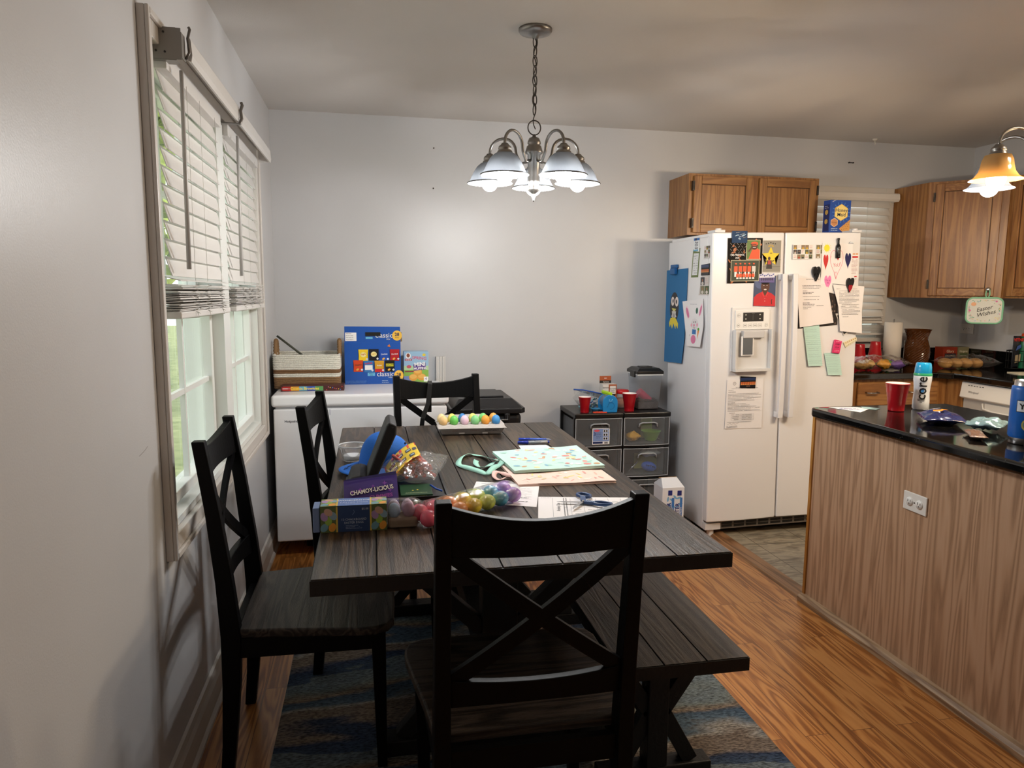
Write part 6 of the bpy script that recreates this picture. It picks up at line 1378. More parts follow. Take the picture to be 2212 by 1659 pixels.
hc = thing('header_card', 'red and yellow printed card draped over the bag of orange sticks', 'card', (.665, 2.42, .84))
def cs(u, w_): # u 0..1 left to right, w near to far
    x = .606+.110*u-.012*w_; y = 2.225+.190*w_+.150*u; z = .868-.062*(1-u)**2-.006*u*u+.004*w_
    return (x, y, z)
MB(P('e8c628', .5)).grid(cs, 16, 8).build('card_face', hc, solid=.0008)
mb = MB(); 
def patch(u0, w0, u1, w1, m, k=1):
    n = 4; v = []
    for i in range(n+1):
        for w_ in (w0, w1):
            q = cs(u0+(u1-u0)*i/n, w_); v.append((q[0]-.0002, q[1]-.0008*k*.6, q[2]+.0008*k))
    mb.add(v, [(2*i, 2*i+2, 2*i+3, 2*i+1) for i in range(n)], m)
patch(0, .76, 1, 1, P('d8452c', .5)); patch(0, .0, 1, .05, P('c83a28', .5))
for (u0, w0) in ((.10, .45), (.36, .52), (.62, .52), (.12, .14), (.40, .16), (.68, .14), (.84, .46)): patch(u0, w0, u0+.17 if u0 < .8 else .97, w0+.18, P('3a3848', .5), 2)
for i, (u0, w0) in enumerate(((.13, .5), (.39, .57), (.65, .57), (.15, .19), (.43, .21), (.71, .19))): patch(u0, w0, u0+.11, w0+.07, P(('c86a4a', 'd8d8d0', 'a8c0c8')[i % 3], .5), 3)
mb.build('printed_design', hc, merge=False)
# gummies pouch
gp = thing('candy_pouch', 'purple gummies pouch leaning in front of the black stand', 'pouch', (.56, 2.11, T0))
PU = P('44307e', .3, coat=.3, bump=.2, bscale=30)
GO = Vector((.508, 2.085, T0+.002)); GU = Vector((.128, .005, .002)); GV = Vector((-.02, .055, .058))
UU = GU.normalized(); GN = UU.cross(Vector((0, .69, .72))).normalized(); VV = GN.cross(UU).normalized()
def gpt(u, v_, o=0): return GO+UU*u+VV*v_+GN*o
outl = [(-.035, .028), (.122, -.002), (.126, .02), (.112, .102), (-.030, .062), (-.040, .055)]
mb = MB(PU)
def puff(u, v_): return .010*max(0, 1-((u-.045)/.085)**2)*max(0, 1-((v_-.045)/.055)**2)
mb.grid(lambda a_, b_: gpt(-.036+.160*a_, (-.004+.032*(1-a_)) + b_*(.072+.050*a_), puff(-.036+.16*a_, b_*.09)), 16, 10)
mb.grid(lambda a_, b_: gpt(-.036+.160*a_, (-.004+.032*(1-a_)) + b_*(.072+.050*a_), -.6*puff(-.036+.16*a_, b_*.09)), 16, 10); mb.build('bag_film', gp, merge=True)
a = Art(gpt(0, 0, .0108), UU, VV, GN, eps=.0004); a.poly([(-.034, .094), (.122, .107), (.122, .119), (-.034, .099)], P('241a5a', .4)).up()
a.text('CHAMOY-LICIOUS', .046, .058, .0205, P('181030', .4), rot=.12, bold=.09, sx=.76).up().text('CHAMOY-LICIOUS', .046, .0585, .0205, P('efe9e2', .4), rot=.12, bold=.03, sx=.76).text('GUMMIES', .072, .036, .0165, P('9a4aa0', .4), rot=.08, bold=.03)
for (u, v_, r_) in ((.012, .062, .008), (.05, .072, .006), (.085, .080, .009), (-.012, .055, .006), (.10, .055, .007)): a.poly(star(u, v_, r_, r_*.35, 4), P('8a4ab0', .4))
a.up().ell(.002, .010, .020, .005, P('d8607a', .4), 12, -.3).build('printed_design', gp)
# ============================================================ ON THE CARTS
TC = .7005
cup(1.808, 4.055, TC, 'red plastic cup on the left cart, beside the blue shaker toy', .80); cup(2.092, 4.06, TC, 'red plastic cup between the red-lidded jar and pet food tub', .93)
zb2, _ = pillow('zip_bag', 'clear zip bag with blue and green beads behind the left red cup', 'bag', (1.865, 4.20, TC), .16, .08, .095, .1, M_FILM, seed=5, amp=.2, flat=0); MW[zb2.name] = Matrix.Translation(zb2.location)
MB(P('2a58b0', .3)).tube([(1.770, 4.17, .826), (1.83, 4.165, .822), (1.90, 4.16, .808), (1.955, 4.155, .795)], .0045, 6).build('zip_strip', zb2)
MB(M_CLEAR).add([(1.770, 4.17, .826), (1.955, 4.155, .795), (1.94, 4.19, .765), (1.79, 4.20, .765)], [(0, 1, 2, 3)]).build('film', zb2)
rr = random.Random(3); mb = MB()
for i in range(90): mb.ball((rr.uniform(1.82, 1.93), rr.uniform(4.175, 4.225), TC+.006+rr.random()**1.5*.055), .0052, P(('3a6ab0', '2f8a8a', '88b8c8', '1c5a60')[i % 4], .3), nu=6, nv=4)
tag(mb.build('craft_beads', merge=False), 'blue and green beads inside the zip bag on the left cart', 'beads', kind='stuff')
sy = thing('shaker_toy', 'blue arched toy with yellow top rod on the left cart', 'toy', (1.96, 4.06, TC)); SB = P('1f83c4', .35)
def arch(y0_, y1_, s, m, nm, cx_=1.962, cz_=TC, hole=False):
    pts = [(cx_-.044*s, cz_), (cx_+.044*s, cz_), (cx_+.047*s, cz_+.035*s)]+[(cx_+.047*s*math.cos(t), cz_+.060*s+.047*s*math.sin(t)) for t in [PI*i/12 for i in range(13)]]+[(cx_-.047*s, cz_+.035*s)]
    return MB(m).prism(pts, y0_, y1_, 'y').build(nm, sy, bevel=.004)
arch(4.03, 4.046, 1, SB, 'end_plate'); arch(4.125, 4.138, .95, SB, 'end_plate')
mb = MB(M_CLEAR); mb.prism([(1.962+.040*math.cos(t), TC+.058+.040*math.sin(t)) for t in [2*PI*i/20 for i in range(20)]], 4.047, 4.124, 'y'); mb.build('drum', sy)
mb = MB(P('b8e02a', .4)); mb.cyl((1.965, 4.03, TC+.112), (1.945, 4.135, TC+.116), .008, n=10)
for i in range(7): mb.cyl((1.964-i*.0028, 4.036+i*.015, TC+.112), (1.9635-i*.0028, 4.040+i*.015, TC+.112), .011, n=10)
mb.build('top_rod', sy, merge=False)
a = Art((1.962, 4.0296, TC), (1, 0, 0), (0, 0, 1), eps=.0006); DBL = P('1668a4', .4)
a.line([(.020*math.cos(t)+.004, .040+.020*math.sin(t)) for t in [2*PI*i/20*.8-2 for i in range(20)]], .004, DBL).line([(-.012, .060), (0, .066), (.014, .062)], .003, DBL).line([(-.022, .030), (-.014, .044)], .003, DBL).ell(-.008, .078, .003, .003, P('8ac8ec', .4)).ell(.010, .080, .003, .003, P('8ac8ec', .4)).line([(-.010, .072), (0, .068), (.010, .073)], .0025, P('8ac8ec', .4)).build('embossed_marks', sy)
mb = MB(P('3a88b8', .4)); mb.lathe([(0, TC), (.020, TC), (.028, TC+.018), (.030, TC+.02), (.026, TC+.02), (.018, TC+.004), (0, TC+.003)], 20, (1.884, 4.08, 0)); tag(mb.build('small_dish'), 'small blue dish beside the blue arched toy', 'dish')
mb = MB(P('e24a2c', .4))
for i in range(5): mb.tube(loop((1.865+i*.017, 4.035+.008*(i % 2)), .010, .008, i, 0, TC+.003), .0025, 6, True)
mb.tube([(1.86, 4.03, TC+.003), (1.90, 4.022, TC+.003), (1.935, 4.018, TC+.003)], .004, 6); tag(mb.build('linked_rings', merge=False), 'orange plastic rings lying before the blue toy on the cart', 'rings')
bx = thing('carton_with_tab', 'brown and white hang-tab carton standing behind the blue toy', 'box', (2.0, 4.22, TC)); BRN = P('a8522a', .5)
MB(P('d8d4d0', .5)).box(1.965, 2.055, 4.19, 4.26, TC, TC+.150).build('carton', bx, bevel=.001); MB(BRN).box(1.965, 2.040, 4.257, 4.260, TC+.15, TC+.195).build('hang_tab', bx)
a = Art((1.965, 4.1896, TC), (1, 0, 0), (0, 0, 1), eps=.0004); a.rect(.038, 0, .090, .150, BRN).rect(0, .096, .038, .100, BRN).rect(0, .0, .038, .06, P('8ab0a8', .5)).up().rect(.046, .085, .084, .140, P('e0dcd8', .5)).rect(.046, .078, .084, .090, K).up().text('Dymatize', .066, .122, .012, K, bold=.01).text('Dymatize', .019, .130, .010, K).scribble(.05, .08, .108, .005, INK, 2).scribble(.05, .08, .099, .005, INK, 3).build('box_print', bx)
Art((1.965, 4.2566, TC+.15), (1, 0, 0), (0, 0, 1), eps=.0005).rect(0, 0, .075, .017, K).up().text('Dymatize', .042, .008, .010, W).rect(.030, .030, .046, .033, W).build('tab_print', bx)
jr = thing('storage_jar', 'clear jar with a red screw lid behind the second red cup', 'jar', (2.10, 4.23, TC))
MB(M_CLEAR).lathe([(0, TC), (.040, TC), (.043, TC+.005), (.043, TC+.075), (.038, TC+.088)], 24, (2.105, 4.23, 0)).build('glass', jr); MB(P('c4161e', .35)).lathe([(0, TC+.112), (.040, TC+.110), (.045, TC+.104), (.045, TC+.088), (.038, TC+.086)], 28, (2.105, 4.23, 0)).build('lid', jr)
mb = MB(P('a05a34', .7, var=.4, bscale=120)).cyl((2.105, 4.23, TC+.003), (2.105, 4.23, TC+.055), .039, n=18); mb.build('contents', jr)
pf = thing('food_container', 'tall clear pet food container with black lid on the right cart', 'container', (2.235, 4.18, TC))
mb = MB(M_FROST); x0, x1, y0, y1 = 2.165, 2.302, 4.10, 4.25
def ring4(e, z): return [(x0-e, y0-e, z), (x1+e, y0-e, z), (x1+e, y1+e, z), (x0-e, y1+e, z)]
R_ = [ring4(-.004, TC), ring4(0, TC+.01), ring4(.012, TC+.215)]
mb.add([p for r_ in R_ for p in r_], [(3, 2, 1, 0)]+[(k*4+i, k*4+(i+1) % 4, k*4+4+(i+1) % 4, k*4+4+i) for k in (0, 1) for i in range(4)]); mb.build('body', pf, bevel=.010, seg=3)
mb = MB(P('d4d8dc', .3)); mb.box(x0-.015, x1+.015, y0-.015, y1+.015, TC+.213, TC+.222); mb.build('collar', pf, bevel=.003)
mb = MB(M_BLKP); mb.box(x0-.018, x1+.018, y0-.018, y1+.018, TC+.222, TC+.240); mb.add([(x0-.018, y0-.018, TC+.24), (x1+.018, y0-.018, TC+.24), (x1+.018, y1+.018, TC+.24), (x0-.018, y1+.018, TC+.24), (x0+.004, y0+.004, TC+.258), (x1-.004, y0+.004, TC+.258), (x1-.004, y1-.004, TC+.258), (x0+.004, y1-.004, TC+.258)], [(4, 5, 6, 7), (0, 1, 5, 4), (1, 2, 6, 5), (2, 3, 7, 6), (3, 0, 4, 7)]); mb.box(x0+.03, x1-.03, y0+.05, y1-.04, TC+.255, TC+.264); mb.build('lid', pf, bevel=.003, merge=False)
MB(M_BLKP).box(x0-.022, x0-.012, y0+.02, y0+.10, TC+.200, TC+.240).build('latch', pf, bevel=.003)
mb = MB(P('4a3c3a', .9, bump=1, bscale=130, var=.6)); mb.grid(lambda u, w_: (x0+.004+(x1-x0-.008)*u, y0+.004+(y1-y0-.008)*w_, TC+.058+.016*noise.noise(Vector((u*3, w_*3, 1)))+.004*noise.noise(Vector((u*25, w_*25, 3)))), 24, 24); mb.box(x0+.004, x1-.004, y0+.004, y1-.004, TC+.004, TC+.048)
tag(mb.build('dry_pellets', merge=False), 'dark dry pellets filling the bottom of the pet food container', 'pellets', kind='stuff')
mb = MB(P('c8365a', .35)); mb.cyl((2.190, 4.16, TC+.105), (2.262, 4.17, TC+.048), .026, .024, 18).cyl((2.20, 4.16, TC+.10), (2.172, 4.165, TC+.07), .012, n=10); tag(mb.build('food_scoop', merge=False), 'pink scoop half buried in the pet food container', 'scoop')
# in the right cart's drawers
GB = P('a8e05a', .45)
mb = MB(GB); mb.lathe([(0, .508), (.030, .508), (.036, .512), (.060, .568), (.062, .568), (.058, .566), (.034, .515), (0, .512)], 28, (2.255, 4.10, 0)); tag(mb.build('plastic_bowl'), 'light green bowl in the top drawer of the right cart', 'bowl')
mb = MB(P('c2cc8c', .5)); mb.box(2.215, 2.290, 4.17, 4.18, .508, .655).box(2.225, 2.28, 4.167, 4.17, .59, .63, P('a8b878', .5)); tag(mb.build('plastic_tray', merge=False), 'pale green tray standing behind the green bowl in the drawer', 'tray')
pillow('snack_packet', 'yellow snack packet lying left of the green bowl in the drawer', 'packet', (2.125, 4.075, .508), .085, .07, .05, .3, P('d8a02e', .35), seed=8)
mb = MB(P('2a5cc0', .6)).ball((2.232, 4.06, .350), .030, sx=1.7, sy=.9, M=Matrix.Rotation(.25, 4, 'Y'), egg=0); fb = tag(mb.build('toy_football'), 'small blue football in the middle drawer of the right cart', 'football')
MW[fb.name] = Matrix.Translation(fb.location)
mb = MB(K); mb.tube([(2.205, 4.034, .366), (2.235, 4.032, .362), (2.26, 4.034, .350)], .0015, 5)
for i in range(5): mb.tube([(2.207+i*.012, 4.033, .370-i*.003), (2.209+i*.012, 4.031, .356-i*.003)], .0015, 5)
mb.build('laces', fb, merge=False)
mb = MB(P('8a8c4c', .6)).box(2.17, 2.32, 4.15, 4.16, .316, .415); tag(mb.build('green_folder'), 'olive card standing behind the football in the drawer', 'card')
pillow('wipes_pack', 'white and blue wipes pack at the top of the middle drawer', 'packet', (2.25, 4.10, .400), .13, .07, .040, .1, P('c8d8e4', .35), seed=9)
mb = MB(STL).cyl((2.10, 4.06, .325), (2.165, 4.08, .38), .003, .006, 8); tag(mb.build('table_knife'), 'slanted metal utensil left of the football in the drawer', 'utensil')
# flavoured water carton on the floor
wb_ = thing('drink_carton', 'white and blue drink carton standing on the floor between cart and fridge', 'box', (2.25, 3.80, 0))
mb = MB(P('e6eaf2', .4)); mb.box(2.19, 2.325, 3.74, 3.87, .0, .30); mb.build('carton', wb_, bevel=.001)
mb = MB(P('e6eaf2', .4)); mb.add([(2.19, 3.74, .30), (2.325, 3.74, .30), (2.325, 3.87, .30), (2.19, 3.87, .30), (2.205, 3.80, .348), (2.300, 3.80, .348)], [(0, 1, 5, 4), (3, 2, 5, 4), (0, 4, 3)]); mb.build('gable_top', wb_, solid=.001)
MB(P('3a2418', .7)).add([(2.324, 3.745, .301), (2.324, 3.865, .301), (2.299, 3.80, .345)], [(0, 1, 2)]).box(2.19, 2.3, 3.799, 3.801, .346, .350, P('a88860', .7)).build('inner_board', wb_, merge=False)
a = Art((2.19, 3.7396, 0), (1, 0, 0), (0, 0, 1), eps=.0004); DN = P('24307c', .4); LB = P('7ab4e0', .4)
for i in range(9): a.ell(.025+(i*.37 % 1)*.09, .18+(i*.53 % 1)*.09, .006, .016, LB, 8, i)
a.rect(.035, .255, .060, .285, DN).rect(.092, .252, .118, .282, DN).text('WATER', .042, .15, .036, DN, rot=PI/2, bold=.03).text('H2O', .020, .12, .030, DN, rot=PI/2, bold=.02).text('WATER', .095, .15, .034, DN, rot=PI/2, bold=.02).rect(.058, .08, .074, .24, P('3f7cc8', .4)).rect(.109, .08, .124, .24, P('3f7cc8', .4)).up().text('FRESH', .066, .16, .016, W, rot=PI/2).text('FRESH', .1165, .16, .016, W, rot=PI/2)
for i in range(5): a.ell(.02+i*.022, .06+.012*(i % 2), .007, .007, P('5a3a8a', .4), 10)
a.build('box_print', wb_)
mb = MB(P('101012', .6)); mb.ball((2.388, 3.88, .040), .042, sx=1.1, sy=1.9, sz=.85); mb.box(2.345, 2.432, 3.80, 3.95, 0, .012); tag(mb.build('black_shoe', merge=False), 'dark lump of a shoe on the floor at the fridge corner', 'shoe')
# ============================================================ ON THE ISLAND
ZI = .9125
cup(2.805, 2.685, ZI, 'red plastic cup with white rim standing on the island', 1.02)
bt_ = thing('water_bottle', 'clear water bottle with bright blue cap behind the red cup on the island', 'bottle', (2.945, 2.705, ZI)); bc_ = (2.945, 2.705, 0)
MB(P('dfe6ee', .15, coat=.5)).lathe([(0, ZI), (.030, ZI), (.034, ZI+.006), (.0335, ZI+.04), (.031, ZI+.075), (.033, ZI+.105), (.0365, ZI+.135), (.0365, ZI+.150), (.034, ZI+.160), (0, ZI+.160)], 36, bc_).build('body', bt_)
MB(P('2f9a6a', .3)).lathe([(.0362, ZI+.150), (.0368, ZI+.152), (.0368, ZI+.158), (.0345, ZI+.163)], 36, bc_).build('green_ring', bt_)
MB(P('1893cc', .15, coat=.6)).lathe([(.034, ZI+.160), (.0345, ZI+.165), (.0335, ZI+.185), (.030, ZI+.204), (.027, ZI+.208), (0, ZI+.208)], 36, bc_).build('cap', bt_)
vd = Vector((.5618-2.945, -2.705, 0)).normalized(); uu = Vector((-vd.y, vd.x, 0)).normalized()*1
uu = uu if uu.x > 0 else -uu
tb_ = MB(K)
def wrap(body, m, size, v0, rot, sx=1, bold=0, base=.0340, u0=0):
    vs, fs = text_mesh(body, 'CENTER', bold, 0); c, s_ = math.cos(rot), math.sin(rot)
    pts = []
    for p in vs:
        u = size*(p.x*sx*c-p.y*s_)+u0; v_ = size*(p.x*sx*s_+p.y*c)+v0
        q = v_; r_ = base+.0006+max(0, .0026*math.sin((q-.075)/.06*PI/2)) if q > .075 else base+.0004-.0024*max(0, 1-abs(q-.075)/.04)
        th = u/.034; d = vd*math.cos(th)+uu*math.sin(th); pts.append(Vector((bc_[0], bc_[1], 0))+d*(r_+.0012)+Vector((0, 0, ZI+v_)))
    tb_.add(pts, fs, m)
wrap('core', K, .056, .098, PI/2, 1.0, .012, .0342)
tb_.add([Vector((bc_[0], bc_[1], 0))+(vd*math.cos(.009*math.cos(t)/.034+.02)+uu*math.sin(.009*math.cos(t)/.034+.02))*.0362+Vector((0, 0, ZI+.0880+.009*math.sin(t))) for t in [2*PI*i/16 for i in range(16)]], [tuple(range(16))], P('3f86d0', .3))
for i, (w_, v_) in enumerate(((.030, .048), (.026, .042), (.010, .036))): tb_.add([Vector((bc_[0], bc_[1], 0))+(vd*math.cos(u/.034)+uu*math.sin(u/.034))*.0352+Vector((0, 0, ZI+q)) for (u, q) in ((-w_/2, v_-.0012), (0, v_-.0012), (w_/2, v_-.0012), (w_/2, v_+.0012), (0, v_+.0012), (-w_/2, v_+.0012))], [tuple(range(6))], INK)
tb_.build('label_lettering', bt_, merge=False)
o = tag(quad3(MB(P('f0f2f6', .6)), [(2.565, 2.815, ZI), (2.618, 2.668, ZI), (2.72, 2.745, ZI), (2.70, 2.80, ZI)], .0004).build('white_note'), 'white note with blue writing near the island corner', 'note')
a = Art((2.565, 2.815, ZI+.0005), (.155, -.07, 0), (.07, .155, 0)); 
for i in range(3): a.scribble(.03+i*.01, .12, -.045+i*.018, .010, P('4a5aa8', .6), i)
a.build('handwriting', o)
tag(quad3(MB(P('b8dcd8', .6)), [(2.70, 2.76, ZI+.0006), (2.73, 2.715, ZI+.0006), (2.775, 2.745, ZI+.0006), (2.755, 2.79, ZI+.0006), (2.72, 2.80, ZI+.0006)], .0004).build('mint_tag'), 'mint paper tag overlapping the white note on the island', 'tag')
tag(quad3(MB(P('a02838', .6)), [(2.525, 2.825, ZI), (2.55, 2.80, ZI), (2.585, 2.826, ZI)], .0004).build('red_slip'), 'dark red paper corner beside the white note on the island', 'paper')
nb, NM = pillow('chip_bag', 'empty navy foil chip bag with an orange fish shape on the island', 'chip bag', (2.775, 2.40, ZI), .20, .15, .036, 1.0, P('1e2658', .22, coat=.4, bump=.3, bscale=25), seed=12, amp=.4, flat=0)
MW[nb.name] = Matrix.Translation(nb.location)
a = Art(NM @ Vector((0, 0, .048)), NM.to_3x3() @ Vector((.7, -.7, 0)), NM.to_3x3() @ Vector((.7, .7, 0)), eps=.001); a.poly([(-.05, .0), (-.02, .022), (.02, .014), (.035, .028), (.034, -.006), (.018, .002), (-.02, -.012)], P('d8862a', .4)).line([(-.06, .035), (.05, .042)], .003, P('dfe4ec', .2)).build('printed_design', nb)
pillow('chip_bag', 'crumpled pale blue foil wrapper on the island beside the navy bag', 'chip bag', (2.815, 2.225, ZI), .16, .12, .030, .6, P('93b8c4', .2, .5, bump=.4, bscale=30), seed=15, amp=.6, flat=0)
pillow('granola_bar', 'wrapped granola bar in clear film, nearest snack on the island', 'granola bar', (2.665, 2.12, ZI), .155, .055, .020, .95, P('75594c', .3, coat=.6, bump=.4, bscale=60, var=.4), seed=17, amp=.3)
yt = thing('insulated_bottle', 'blue insulated steel bottle with a round sticker at the island edge', 'bottle', (2.740, 2.005, ZI)); yc = (2.742, 2.005, 0)
MB(M_STEEL).lathe([(0, ZI), (.040, ZI), (.042, ZI+.003), (.042, ZI+.022)], 36, yc).build('steel_base', yt)
MB(P('1560b8', .35)).lathe([(.042, ZI+.022), (.0455, ZI+.028), (.0455, ZI+.185), (.044, ZI+.196), (.040, ZI+.199)], 36, yc).build('blue_body', yt)
MB(M_STEEL).lathe([(.040, ZI+.199), (.0385, ZI+.201), (.0385, ZI+.216), (.0355, ZI+.218), (.0355, ZI+.205), (0, ZI+.204)], 36, yc).build('steel_neck', yt)
vd2 = Vector((.5618-2.742, -2.005, 0)).normalized(); u2 = Vector((-vd2.y, vd2.x, 0)); u2 = u2 if u2.x > 0 else -u2
lb = MB()
def wp(u, v_, k=1): th = u/.0455; return Vector((yc[0], yc[1], 0))+(vd2*math.cos(th)+u2*math.sin(th))*(.0455+.0003*k)+Vector((0, 0, ZI+v_))
def wgrid(u0, v0, u1, v1, m, k): n = 10; lb.add([wp(u0+(u1-u0)*i/n, v, k) for i in range(n+1) for v in (v0, v1)], [(2*i, 2*i+2, 2*i+3, 2*i+1) for i in range(n)], m)
wgrid(-.027, .112, .045, .152, K, 1); wgrid(-.025, .114, .043, .150, P('dfe6ee', .4), 2)
vs, fs = text_mesh('YETI', 'CENTER', .03, 0); lb.add([wp(.009+.026*p.x*1.05, .131+.026*p.y, 4) for p in vs], fs, K)
lb.add([wp(.012+.020*math.cos(t), .070+.022*math.sin(t), 2) for t in [2*PI*i/24 for i in range(24)]]+[wp(.012, .07, 2)], [(i, (i+1) % 24, 24) for i in range(24)], P('d4cc6a', .5)); lb.add([wp(.012+.015*math.cos(t), .070+.017*math.sin(t), 4) for t in [2*PI*i/24 for i in range(24)]]+[wp(.012, .07, 4)], [(i, (i+1) % 24, 24) for i in range(24)], P('8aa890', .5))
lb.build('label', yt, merge=False)
gj = thing('glass_jar', 'low glass jar with black lid in front of the blue bottle', 'jar', (2.635, 1.855, ZI)); MB(M_CLEAR).lathe([(0, ZI), (.036, ZI), (.038, ZI+.004), (.038, ZI+.02)], 28, (2.645, 1.855, 0)).build('glass', gj); MB(M_BLKP).lathe([(.038, ZI+.018), (.040, ZI+.02), (.040, ZI+.030), (.036, ZI+.033), (0, ZI+.033)], 28, (2.645, 1.855, 0)).build('lid', gj)
# ============================================================ ON THE BACK COUNTER
ZC = CT+.0005
cup(3.735, 4.17, ZC+.0, 'stack of upturned red cups on the counter, the left one', .95, True, 4, cat='cup stack'); cup(3.845, 4.16, ZC, 'stack of upturned red cups on the counter, the right one', .98, True, 5, cat='cup stack')
sb, SM = pillow('snack_bag', 'clear bag of filled snack packets lying on the back counter', 'bag', (3.69, 3.93, ZC), .36, .20, .085, .0, M_FILM, seed=21, amp=.3, flat=0)
for i, (x, y, c, nm, rz) in enumerate([(3.57, 3.92, 'b89058', 'tan', .4), (3.64, 3.96, 'caa86a', 'beige', -.5), (3.70, 3.89, 'd89a2c', 'orange', .9), (3.745, 3.94, '4f9a48', 'green', .2), (3.81, 3.92, '6a4a9a', 'purple', -.3)]):
    pillow('snack_packet', f'{nm} snack packet inside the clear bag on the back counter', 'packet', (x, y, ZC+.004), .09, .08, .05, rz, P(c, .4, var=.35, bscale=40), 'packets in the snack bag', seed=30+i, nu=16, nv=10, amp=.4)
pt = thing('paper_towel_holder', 'white paper towel roll on a wire holder on the back counter', 'paper towel', (4.02, 4.22, ZC))
MB(P('ece6de', .9, bump=.2, bscale=120)).lathe([(.018, ZC+.018), (.056, ZC+.018), (.056, ZC+.290), (.018, ZC+.290), (.018, ZC+.018)], 36, (4.02, 4.22, 0)).build('towel_roll', pt)
MB(M_STEEL).cyl((4.02, 4.22, ZC), (4.02, 4.22, ZC+.305), .004, n=8).tube([(4.02+.075*math.cos(t), 4.22+.075*math.sin(t), ZC+.004) for t in [2*PI*i/24 for i in range(24)]], .003, 6, True).tube([(3.945, 4.20, ZC+.004), (3.945, 4.20, ZC+.10)], .003, 6).tube([(4.095, 4.20, ZC+.006), (4.098, 4.20, ZC+.17)], .003, 6).ball((4.02, 4.22, ZC+.305), .006).build('wire_frame', pt, merge=False)
vs_ = thing('ribbed_vase', 'brown textured glass vase on the back counter', 'vase', (4.20, 4.20, ZC))
prof = [(0, 0), (.060, 0), (.066, .006), (.076, .05), (.080, .085), (.077, .12), (.066, .155), (.060, .175), (.062, .195), (.072, .222), (.086, .243), (.084, .244), (.068, .220)]
n = 44; v = []; f = []; pp = []
for (r0, z0_), (r1, z1_) in zip(prof[:-1], prof[1:]):
    st_ = max(1, int(abs(z1_-z0_)/.0085)); pp += [(r0+(r1-r0)*k/st_, z0_+(z1_-z0_)*k/st_) for k in range(st_)]
for j, (r_, z_) in enumerate(pp):
    for i in range(n): v.append((4.195+math.cos(2*PI*i/n)*(r_+(.0036 if (i+j) % 2 and .01 < z_ < .225 else 0)), 4.20+math.sin(2*PI*i/n)*(r_+(.0036 if (i+j) % 2 and .01 < z_ < .225 else 0)), ZC+z_))
MB(P('5a3418', .12, coat=.6)).add(v, [(j*n+i, j*n+(i+1) % n, (j+1)*n+(i+1) % n, (j+1)*n+i) for j in range(len(pp)-1) for i in range(n)], None, None, False).build('glass_body', vs_)
for (x0, x1, c, nm, tx, tc_) in ((4.470, 4.585, 'a83a20', 'orange-red seasoning', 'Glory', 'f0e0c0'), (4.592, 4.680, '8a8464', 'olive labelled canned', 'Margaret', 'efe8d0')):
    o = tag(MB(P(c, .5)).box(x0, x1, 4.27, 4.345, ZC, ZC+.115).build('food_carton', bevel=.001), f'{nm} carton against the backsplash behind the buns', 'box', None)
    wd = x1-x0; Art((x0, 4.2696, ZC), (1, 0, 0), (0, 0, 1), eps=.0004).rect(.015, .03, wd-.01, .07, P('2a2438' if x0 < 4.5 else '4a5a30', .5)).up().text(tx, wd/2, .085, .026 if x0 < 4.5 else .018, P(tc_, .5), bold=.02).text('SEASONED' if x0 < 4.5 else 'CAMPFIRE', wd/2, .055, .016 if x0 < 4.5 else .012, P(tc_, .5)).rect(.03, .008, wd-.03, .02, P('5a8a3a', .5)).build('box_print', o)
pillow('bread_bag', 'clear bag of round buns lying in the counter corner', 'bag', (4.36, 3.95, ZC), .40, .16, .080, -.12, M_FILM, seed=41, amp=.25, flat=0)
for i in range(4): tag(MB(P('b98a4c', .7, var=.2, bscale=20)).ball((4.215+i*.068, 3.965-i*.008, ZC+.036), .036, sx=.95, sy=1.5, sz=.95).build('bread_bun'), f'{["leftmost", "second", "third", "rightmost"][i]} golden bun in the clear bag on the counter', 'bun', 'buns in the clear bag')
o = tag(quad3(MB(P('e8e0c8', .7)), [(4.42, 3.70, ZC), (4.40, 3.60, ZC), (4.56, 3.52, ZC), (4.62, 3.68, ZC)], .005).build('paper_plates'), 'thin stack of cream paper plates or pads on the right counter', 'paper stack')
wbk = thing('wire_basket', 'black wire basket on the right counter at the picture edge', 'basket', (4.60, 3.78, ZC)); mb = MB(P('161616', .4, .6))
for z_ in (.004, .05, .115): mb.tube([(4.60+.075*math.cos(t), 3.80+.055*math.sin(t), ZC+z_+.012) for t in [2*PI*i/28 for i in range(28)]], .0022 if z_ != .115 else .003, 6, True)
for i in range(14): t = 2*PI*i/14; mb.tube([(4.60+.075*math.cos(t), 3.80+.055*math.sin(t), ZC+.014), (4.60+.075*math.cos(t), 3.80+.055*math.sin(t), ZC+.127)], .0018, 5)
mb.build('wire_frame', wbk, merge=False)
gb = thing('squeeze_bottle', 'green bottle with orange cap standing in the wire basket', 'bottle', (4.635, 3.80, ZC+.015)); MB(P('1f6a48', .3)).lathe([(0, .014), (.030, .014), (.032, .02), (.032, .16), (.028, .20), (.020, .218)], 28, (4.637, 3.80, ZC)).build('body', gb); MB(P('d84a20', .4)).lathe([(.020, .216), (.022, .22), (.019, .236), (0, .238)], 20, (4.637, 3.80, ZC)).build('cap', gb)
cb, CM_ = pillow('chip_bag', 'black and red snack bag standing in the wire basket', 'chip bag', (4.575, 3.81, ZC+.016), .19, .075, .03, 0, P('20222a', .35, coat=.3), seed=51, amp=.25, flat=0, tilt=0)
bpy.data.objects.remove(cb)
cb = tag(MB(P('20222a', .35, coat=.3)).grid(lambda u, w_: (4.548+.058*u, 3.80-.012*math.sin(PI*u)*math.sin(PI*w_), ZC+.016+.205*w_), 10, 14).grid(lambda u, w_: (4.548+.058*u, 3.80+.010*math.sin(PI*u)*math.sin(PI*w_), ZC+.016+.205*w_), 10, 14).build('chip_bag', merge=True), 'black snack bag with red letters standing in the wire basket', 'chip bag')
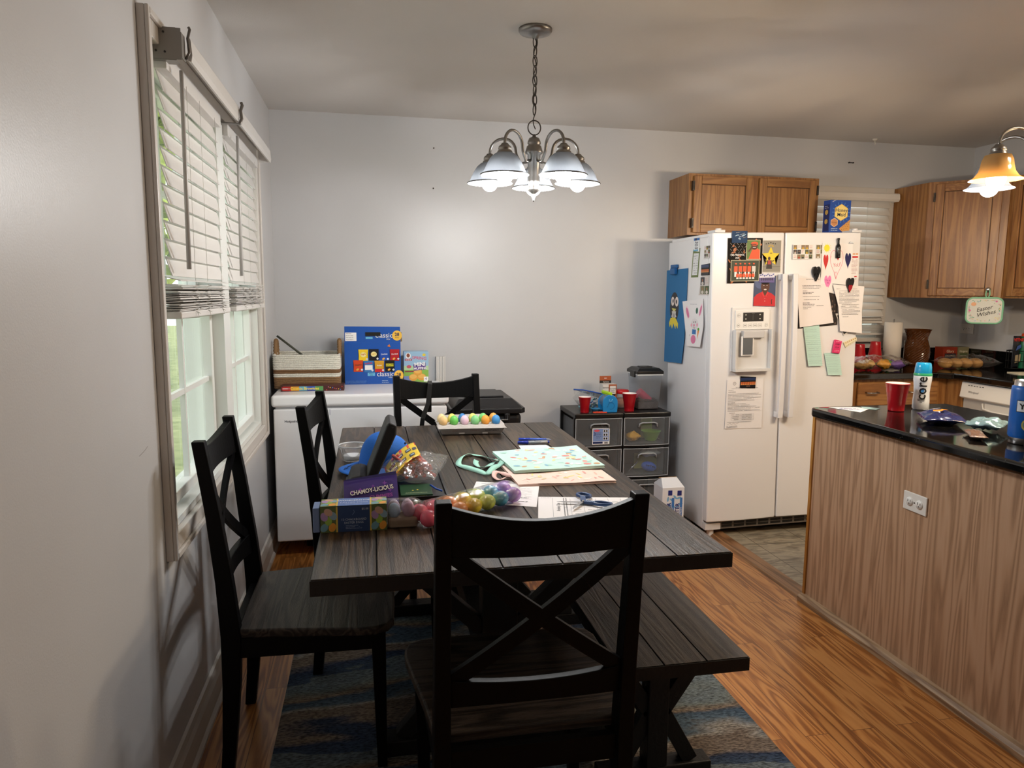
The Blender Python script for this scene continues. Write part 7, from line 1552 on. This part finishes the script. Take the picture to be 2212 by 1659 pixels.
MW[cb.name] = Matrix.Translation(cb.location); a = Art((4.577, 3.784, ZC+.018), (1, 0, 0), (0, 0, 1)); a.text('VITNER', .004, .178, .026, P('d8281e', .4), bold=.04).poly([(-.02, .11), (.02, .13), (.016, .15), (-.01, .14)], P('3a5aa8', .4)).poly([(-.02, .03), (.02, .04), (.02, .09), (-.02, .08)], P('b8a888', .4)).build('printed_design', cb)
outlet('o2', (4.7095, 4.33, 1.185), (0, -1, 0), 'white outlet on the kitchen wall behind the pot holder')
# pot holder on the corner cabinet knob
ph = thing('pot_holder', 'mint-edged quilted pot holder reading Easter Wishes hanging from a cabinet knob', 'pot holder', TD @ Vector((.365, -.04, 1.34)))
def rrect(w_, h_, r, n=6): return [(sx_*(w_/2-r)+r*math.cos(a0+PI/2*i/n), sz_*(h_/2-r)+r*math.sin(a0+PI/2*i/n)) for (sx_, sz_, a0) in ((1, 1, 0), (-1, 1, PI/2), (-1, -1, PI), (1, -1, 1.5*PI)) for i in range(n+1)]
q = Matrix.Translation((.355, 0, 1.325)); mb = MB(P('e2e4dc', .9, bump=.4, bscale=120)); mb.M = TD @ q; mb.prism(rrect(.180, .148, .03), -.052, -.044, 'y'); mb.build('quilted_pad', ph)
mb = MB(P('8ccaa6', .8)); mb.M = TD @ q; mb.tube([(a_, -.048, b_) for a_, b_ in rrect(.188, .156, .034)], .0062, 8, True); mb.tube([(.006, -.048, .078), (.0, -.052, .10), (.004, -.044, .132), (.018, -.046, .135), (.022, -.05, .10), (.014, -.048, .078)], .004, 6); mb.build('binding', ph, merge=False)
TDR = TD.to_3x3(); a = Art(TD @ q @ Vector((0, -.0524, 0)), TDR @ Vector((1, 0, 0)), Vector((0, 0, 1)), eps=.0005)
r = random.Random(2)
for i in range(60):
    t = r.uniform(0, 6.28); k_ = r.uniform(.75, 1.0); u, v_ = .082*k_*math.cos(t), .066*k_*math.sin(t); u = max(-.08, min(.08, u*1.25)); v_ = max(-.064, min(.064, v_*1.2)); a.ell(u, v_, r.uniform(.003, .009), r.uniform(.0015, .003), P(('8ac0a0', 'd8c4b0', 'e8b8c8', 'b8c8e0', '6aa888', 'e8dca0')[i % 6], .8), 8, r.uniform(0, 3))
a.ell(-.058, .040, .014, .012, P('f0b890', .8)).ell(.060, .058, .006, .005, P('e080b0', .8)).ell(-.076, .0, .006, .006, P('e080b0', .8)).up().text('Easter', -.002, .012, .034, K, rot=.28, shear=.4).text('Wishes', .008, -.018, .034, K, rot=.28, shear=.4).build('lettering', ph)
# scuffs on the near wall
for (y_, z_, l) in ((1.86, 1.015, .07),):
    Art((.0006, y_, z_), (0, -1, 0), (0, 0, 1)).line([(-.04, .004), (-.01, -.002), (.03, -.006)], .0015, P('8a8782', .8)).build('trim_2', None)['kind'] = 'structure'
